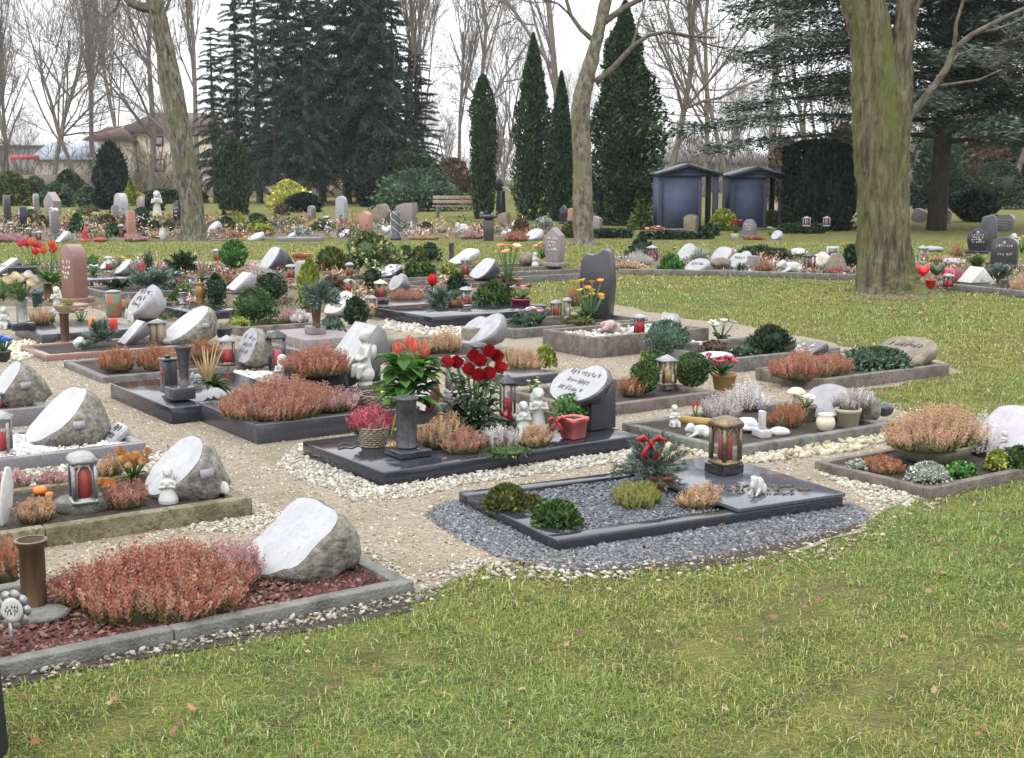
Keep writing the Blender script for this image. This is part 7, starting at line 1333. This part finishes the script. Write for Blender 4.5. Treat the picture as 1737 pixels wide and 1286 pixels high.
LN('left white hooded lantern before the yew block', 1368, 384, 12, 17, 'square', .3, metal=LIGHTS); LN('right white hooded lantern before the yew block', 1402, 384, 11, 17, 'square', .3, metal=LIGHTS)
put('red_lantern', 'tiered red lantern on a red plate in the back row', 'lantern', 145, 410, 17, 28, lambda a, b: [('body', MB().addm(lathe([(.5 * a, 0), (.5 * a, .08 * b), (.2 * a, .12 * b), (.36 * a, .3 * b), (.2 * a, .45 * b), (.34 * a, .58 * b), (.12 * a, .72 * b), (.05 * a, b)], 14)).mesh('body', plain((.45, .03, .04), .35)))], 0); PB('red_mat', 'low dark red cushion right of the tiered lantern', 170, 411, 24, 9, plain((.28, .05, .05), .7), 0)
for a in [('white slanted tile headstone at the lawn strip, left', 109, 412, 28, 20, 'rect'), ('white lying stone right of the birch foot', 364, 396, 28, 20, 'rock'), ('white wave shaped lying stone before the lime shrub', 438, 408, 38, 14, 'rock'), ('little white stone on the long pale slab', 496, 403, 18, 9, 'rock'), ('white pair of lying stones left of the gabled headstone', 586, 403, 24, 14, 'rock'), ('white flat lying stone below the brown slant headstone', 860, 398, 24, 10, 'rock'), ('white and dark lying stone left of the dark mauve headstone', 908, 408, 36, 20, 'rock'), ('white lying stone right of the hut side globe shrub', 1318, 407, 20, 16, 'rock')]: LY(*a, 0, rows=0, body=LIGHTS)
BX_('grave_slab', 'long pale flat slab at the lawn strip in the back row', 'grave slab', 510, 411, 104, 9, GREYG, 0, 0, d=.5); put('white_heart', 'white upright heart left of the rope wrapped column', 'heart', 655, 398, 17, 16, balloon((.7, .7, .72)), 0, 0); put('white_cone', 'slim white cone figure on the back lawn', 'figure', 698, 396, 9, 20, lambda a, b: [('cone', MB().addm(lathe([(.5 * a, 0), (.45 * a, .1 * b), (.15 * a, .8 * b), (.2 * a, .9 * b), (.05 * a, b)], 12)).mesh('cone', WHITEP, True))], 0)
put('rope_column', 'rope wrapped dark column headstone with white top strands', 'gravestone', 671, 408, 20, 50, lambda a, b: [('column', MB().addm(lathe([(.5 * a, 0), (.45 * a, .1 * b), (.38 * a, .15 * b), (.38 * a, .85 * b), (.3 * a, .95 * b), (.1 * a, b)], 12)).mesh('column', DARKG))] + [('rope', MB().addm(tube([(.4 * a * math.cos(t * 6.28 + q), .4 * a * math.sin(t * 6.28 + q), b * (.98 - .8 * t)) for t in np.linspace(0, 1, 14)], .02 * a * 1.6, 4)).mesh('rope', WHITEP)) for q in (0, 2.1, 4.2)], 0, 0)
put('bird_bath', 'dark pillar headstone with a bowl and birds on top', 'gravestone', 829, 409, 30, 46, lambda a, b: [('pillar', MB().addm(box(-.28 * a, .28 * a, -.28 * a, .28 * a, 0, .78 * b)).mesh('pillar', DARKG), .02), ('bowl', MB().addm(lathe([(.2 * a, .781 * b), (.5 * a, .88 * b), (.52 * a, .95 * b), (.4 * a, .9 * b)], 14)).mesh('bowl', DARKG)), ('birds', MB().addm(blob(1, .2, 1, 3, (.12 * a, .08 * a, .07 * b)), off=(-.4 * a, 0, b)).addm(blob(1, .2, 1, 4, (.1 * a, .08 * a, .06 * b)), off=(.2 * a, 0, .98 * b)).mesh('birds', GREYG))], 0, 0)
CR('white goose figure on the back row grave', 785, 394, 24, 18, 0, 'goose_figure'); PB('sandstone_ball', 'round sandstone ball left of the white goose', 749, 396, 17, 14, BROWNS, 0, amp=.05); VS('grave_vase', 'white vase with grey plant left of the birch', 277, 408, 13, 20, 'urn', WHITEP, 0, 'vase'); VS('flower_pot', 'tiny black cup at the lawn strip left of the white vase', 243, 408, 8, 12, 'pot', IRON, 0, 'pot')
def sculpt(a, b): 
    t = np.linspace(.2, 1.3, 9); return [('body', MB().addm(box(-.22 * a, .2 * a, -.12 * a, .12 * a, 0, .62 * b, .8)).addm(blob(2, .1, 1, 2, (.24 * a, .16 * a, .2 * b)), off=(-.1 * a, 0, .78 * b)).mesh('body', BLACKG), .02), ('arc', MB().addm(tube([(.1 * a + .42 * a * math.cos(1.9 - q), -.1 * a, .25 * b + .45 * b * math.sin(1.9 - q)) for q in t], .035 * a, 6)).mesh('arc', WHITEM))]
put('black_sculpture', 'tall black sculpture with a white arc beside the lone cypress', 'sculpture', 850, 368, 42, 70, sculpt, 0, 0); ST('small black statuette stone left of the plane tree', 956, 380, 14, 32, 'bell', BLACKG, 0, .15, rows=0, rz=1.2)
# bench
p, a_, b_ = place(776, 369, 0, 54, 19, .3); r = tag(obj('bench', None, None, p, -.05), 'weathered wooden bench in front of the rhododendron', 'bench'); L = 2.0
for x in (-.8, .8): bev(obj('leg', MB().addm(box(x - .05, x + .05, -.2, .25, 0, .42)).addm(box(x - .04, x + .04, .2, .27, .422, .85)).mesh('leg', CONC), r), .01)
for i, z in enumerate((.55, .72)): bev(obj('backrest', MB().addm(box(-1, 1, .15, .195, z, z + .13)).mesh('slat', WOOD), r), .01)
obj('seat', MB().addm(box(-1, 1, -.2, -.06, .425, .46)).addm(box(-1, 1, -.03, .12, .425, .46)).mesh('seat', WOOD), r)
# plants of the back rows
for a in [('grey green palm like plant in the back row', 131, 396, 26, 34, 'dome', 'rhodo'), ('dark ball shrub behind the red pillar headstone', 241, 378, 28, 26, 'ball', 'dark'), ('left one of three small ball shrubs', 242, 393, 20, 20, 'ball', 'dark'), ('middle one of three small ball shrubs', 262, 393, 20, 18, 'ball', 'dark'), ('right one of three small ball shrubs', 287, 393, 20, 18, 'ball', 'rhodo'), ('olive cushion row behind the grey pillar', 150, 366, 44, 18, 'dome', 'olive'), ('rusty low shrub below the sage round headstone', 182, 390, 40, 26, 'dome', 'brown'), ('grey green low shrub left of the red pillar', 195, 402, 30, 24, 'dome', 'rhodo'),
          ('bright lime cushion right of the birch', 441, 400, 50, 26, 'dome', 'lime'), ('dark cushion above the lime one', 436, 382, 36, 20, 'dome', 'dark'), ('grey lavender cushion behind the long pale slab', 508, 400, 40, 16, 'dome', 'grey'), ('variegated cushion left of the white lying pair', 545, 392, 36, 18, 'dome', 'olive'), ('dark cushion with pink bowl right of the birch', 384, 390, 30, 22, 'dome', 'dark'), ('brown round shrub right of the white cone', 722, 392, 24, 16, 'dome', 'brown'), ('red brown shrub behind the bird bath stone', 884, 396, 30, 26, 'dome', 'brown'),
          ('grey green globe left of the plane tree', 923, 388, 34, 20, 'dome', 'grey'), ('olive upright shrub left before the plane tree', 966, 404, 26, 28, 'egg', 'olive'), ('dark plant at the left hut foot', 1205, 400, 34, 20, 'dome', 'dark'), ('low hedge plant right of the arch headstone', 1195, 406, 30, 22, 'dome', 'dark'), ('brown twiggy cushion under the pentagon headstone', 70, 388, 36, 22, 'dome', 'brown'), ('green cushion behind the dark block headstone', 52, 374, 26, 18, 'dome', 'rhodo'), ('yellow green shrub right of the birch foot', 404, 386, 24, 28, 'dome', 'lime'), ('brown orange shrub behind the lime cushion', 478, 366, 26, 20, 'dome', 'brown'), ('tan plant near the left huts', 1133, 404, 50, 12, 'dome', 'brown')]: SH(*a, 0, .06 if a[3] > 25 else .045, 420)
for a in [('mauve heather strip at the far left of the lawn strip', 22, 412, 52, 18, 'mauve'), ('pink heather low beside the red pillar headstone', 232, 410, 40, 12, 'mauve'), ('tan heath before the three ball shrubs', 265, 405, 30, 12, 'tan'), ('copper heather around the bird bath stone', 875, 410, 40, 18, 'rose'), ('rust heather right of the birch foot', 400, 404, 30, 12, 'rust'), ('tan heather in front of the mushroom lantern', 540, 386, 40, 14, 'tan'), ('mauve heath below the goose', 800, 406, 36, 14, 'mauve'), ('tan heath strip before the sandstone ball', 720, 407, 50, 9, 'tan'), ('rust heath before the round grey headstone at the huts', 1280, 407, 40, 8, 'rust'), ('rose heath on the left of the wave headstone row', 1000, 460, 40, 14, 'tan'), ('pale tan twigs on the left middle right row', 1065, 458, 44, 16, 'tan'), ('brown twigs in front of the dwarf pine', 1100, 464, 40, 10, 'tan')]: HT(*a, 0, leaf=2.2, dens=.5)
for a in [('pink fabric roses right of the birch, back row', 391, 386, 22, 26, [(.62, .3, .3), (.66, .45, .4)], 9, .3), ('pale flowers right of the dark block headstone', 50, 372, 20, 20, [(.7, .68, .5)], 7, .3), ('white blooms behind the grey lavender cushion', 566, 388, 16, 14, [(.7, .66, .62)], 6, .3), ('crimson blooms between the globe shrubs at the huts', 1248, 396, 22, 20, [(.55, .03, .10)], 8, .35), ('salmon flower bowl in front of the left slate hut', 1112, 404, 40, 16, [(.6, .2, .18), (.65, .35, .3)], 12, .22), ('white blooms on the lying stone at the huts', 1306, 400, 16, 14, [(.75, .74, .7)], 6, .3), ('orange white blooms in the shrubs of the back row', 165, 376, 26, 14, [(.7, .4, .2), (.72, .68, .6)], 8, .25)]: FW('flowers', a[0], *a[1:], 0)
VS('flower_bowl', 'white bowl under the crimson blooms at the huts', 1246, 406, 14, 9, 'bowl', WHITEP, 0, 'bowl')

# ---- the black bag at the left edge of the lawn
r = tag(obj('zip_bag', None, None, P(-128, 1300), -.12), 'black fabric bag with zip edge at the bottom left corner', 'bag')
BAGM = M('black_fabric', (.008, .009, .013), (.016, .017, .022), scale=180, rough=.9, bump=.3)
V, F = box(-.2, .2, -.11, .11, 0, .40, .93); bev(obj('body', MB().addm((V, F)).mesh('body', BAGM), r), .025)
zt = MB()
for i in range(34): zt.addm(box(-.004, .008, -.006, .006, 0, .006), off=(.203 - .012 * i / 34, -.085, .02 + i * .0105))
obj('zip', zt.mesh('zip', IRON), r)
hb = MB().addm(tube([(-.1, 0, .39), (-.09, 0, .46), (0, 0, .49), (.09, 0, .46), (.1, 0, .39)], .012, 6)); obj('handle', hb.mesh('handle', BAGM), r)

# ---- loose stones of the path, litter, grass
pebbles('gravel', [p for p in PATH if 0 < p[1] < 11.5] , 42000, .0062, [(.40, .33, .24), (.45, .39, .30), (.30, .25, .18), (.46, .42, .35), (.22, .19, .15)], STONE, .004, seed=11, sub=0, label='tan gravel of the paths between the graves')
pebbles('white_pebbles', [P(*q)[:2] for q in [(0, 1140), (150, 1112), (480, 1054), (690, 1012), (760, 990), (740, 1020), (560, 1056), (350, 1096), (150, 1132), (0, 1160), (-60, 1160)]], 420, .0066, [(.34, .32, .28), (.27, .25, .21), (.2, .18, .15), (.13, .115, .09)], STONE, .010, seed=12, jit=.5, label='white pebbles on dark soil along the front kerb')
pebbles('white_pebbles', [P(*q)[:2] for q in [(300, 905), (430, 850), (640, 940), (720, 1000), (690, 990), (600, 925), (400, 905)]], 1100, .009, [(.44, .41, .34), (.37, .34, .28), (.34, .29, .21)], STONE, .004, seed=13, label='pale pebbles between the mossy kerb and front grave')
pebbles('white_pebbles', [P(*q)[:2] for q in [(900, 960), (1000, 975), (1120, 970), (1060, 985), (960, 985), (760, 985), (720, 980), (800, 950)]], 170, .009, [(.44, .42, .38), (.34, .32, .29)], STONE, .006, seed=14, jit=.45, label='scattered white pebbles at the edge of slate and lawn')
pebbles('white_pebbles', [P(*q)[:2] for q in [(0, 800), (250, 760), (300, 775), (200, 830), (0, 880)]], 1000, .011, [(.42, .39, .32), (.34, .31, .26), (.5, .47, .42)], STONE, .004, seed=15, label='pale pebbles between the two left graves')
def rim(n, seed, w=.10):
    g = np.random.default_rng(seed); A = np.array([q for q in PATH]); k = np.where((A[:, 1] < 9) & (abs(A[:, 0]) < 4.5))[0]; i = g.choice(k, n); B = A[i] + (A[(i + 1) % len(A)] - A[i]) * g.random((n, 1)) + g.normal(size=(n, 2)) * w
    V0, F0 = ico(1); V = V0[None] * (.0068 * np.exp(g.normal(size=(n, 1, 1)).clip(-1.5, 1.6) * .4)) * np.array([1, .85, .6]) * (1 + .15 * g.normal(size=(n, len(V0), 1))); V[..., 0] += B[:, :1]; V[..., 1] += B[:, 1:]; V[..., 2] += .006
    mb = MB(); mb.add(V.reshape(-1, 3), (np.arange(n)[:, None, None] * len(V0) + F0[None]).reshape(-1, 3), np.repeat(pal([(.40, .33, .24), (.5, .46, .38), (.28, .23, .17), (.18, .15, .12)], n, .2), len(V0), 0))
    return tag(obj('stray_gravel', mb.mesh('gravel', STONE)), 'loose gravel strewn from the paths into the lawn edge', kind='stuff')
rim(3000, 3)
cover(SOILP, [36000, 9000, 16000, 6000])
grass(GRASS)
lp = leaves(420, [(-2, 3.4), (3, 3.4), (6, 14), (1.5, 14), (.5, 6)], 1, .015, .028)
for a in [leaves(24, g1.poly(.1), 2, .035, .10), leaves(12, g11.poly(.05), 4, .03, .09), leaves(110, [tuple(P(*q)[:2]) for q in [(1380, 490), (1660, 500), (1640, 545), (1430, 545)]], 5, .03, .02)]:
    for v, c in zip(a.V, a.C): lp.V.append(v); lp.C.append(c)
    for k in a.F: lp.F.setdefault(k, []).extend([f + lp.n for f in a.F[k]])
    lp.n += a.n
big = MB()
tag(obj('fallen_leaves', lp.mesh('leaves', FOLT)), 'scattered brown fallen leaves on lawn and graves', kind='stuff')
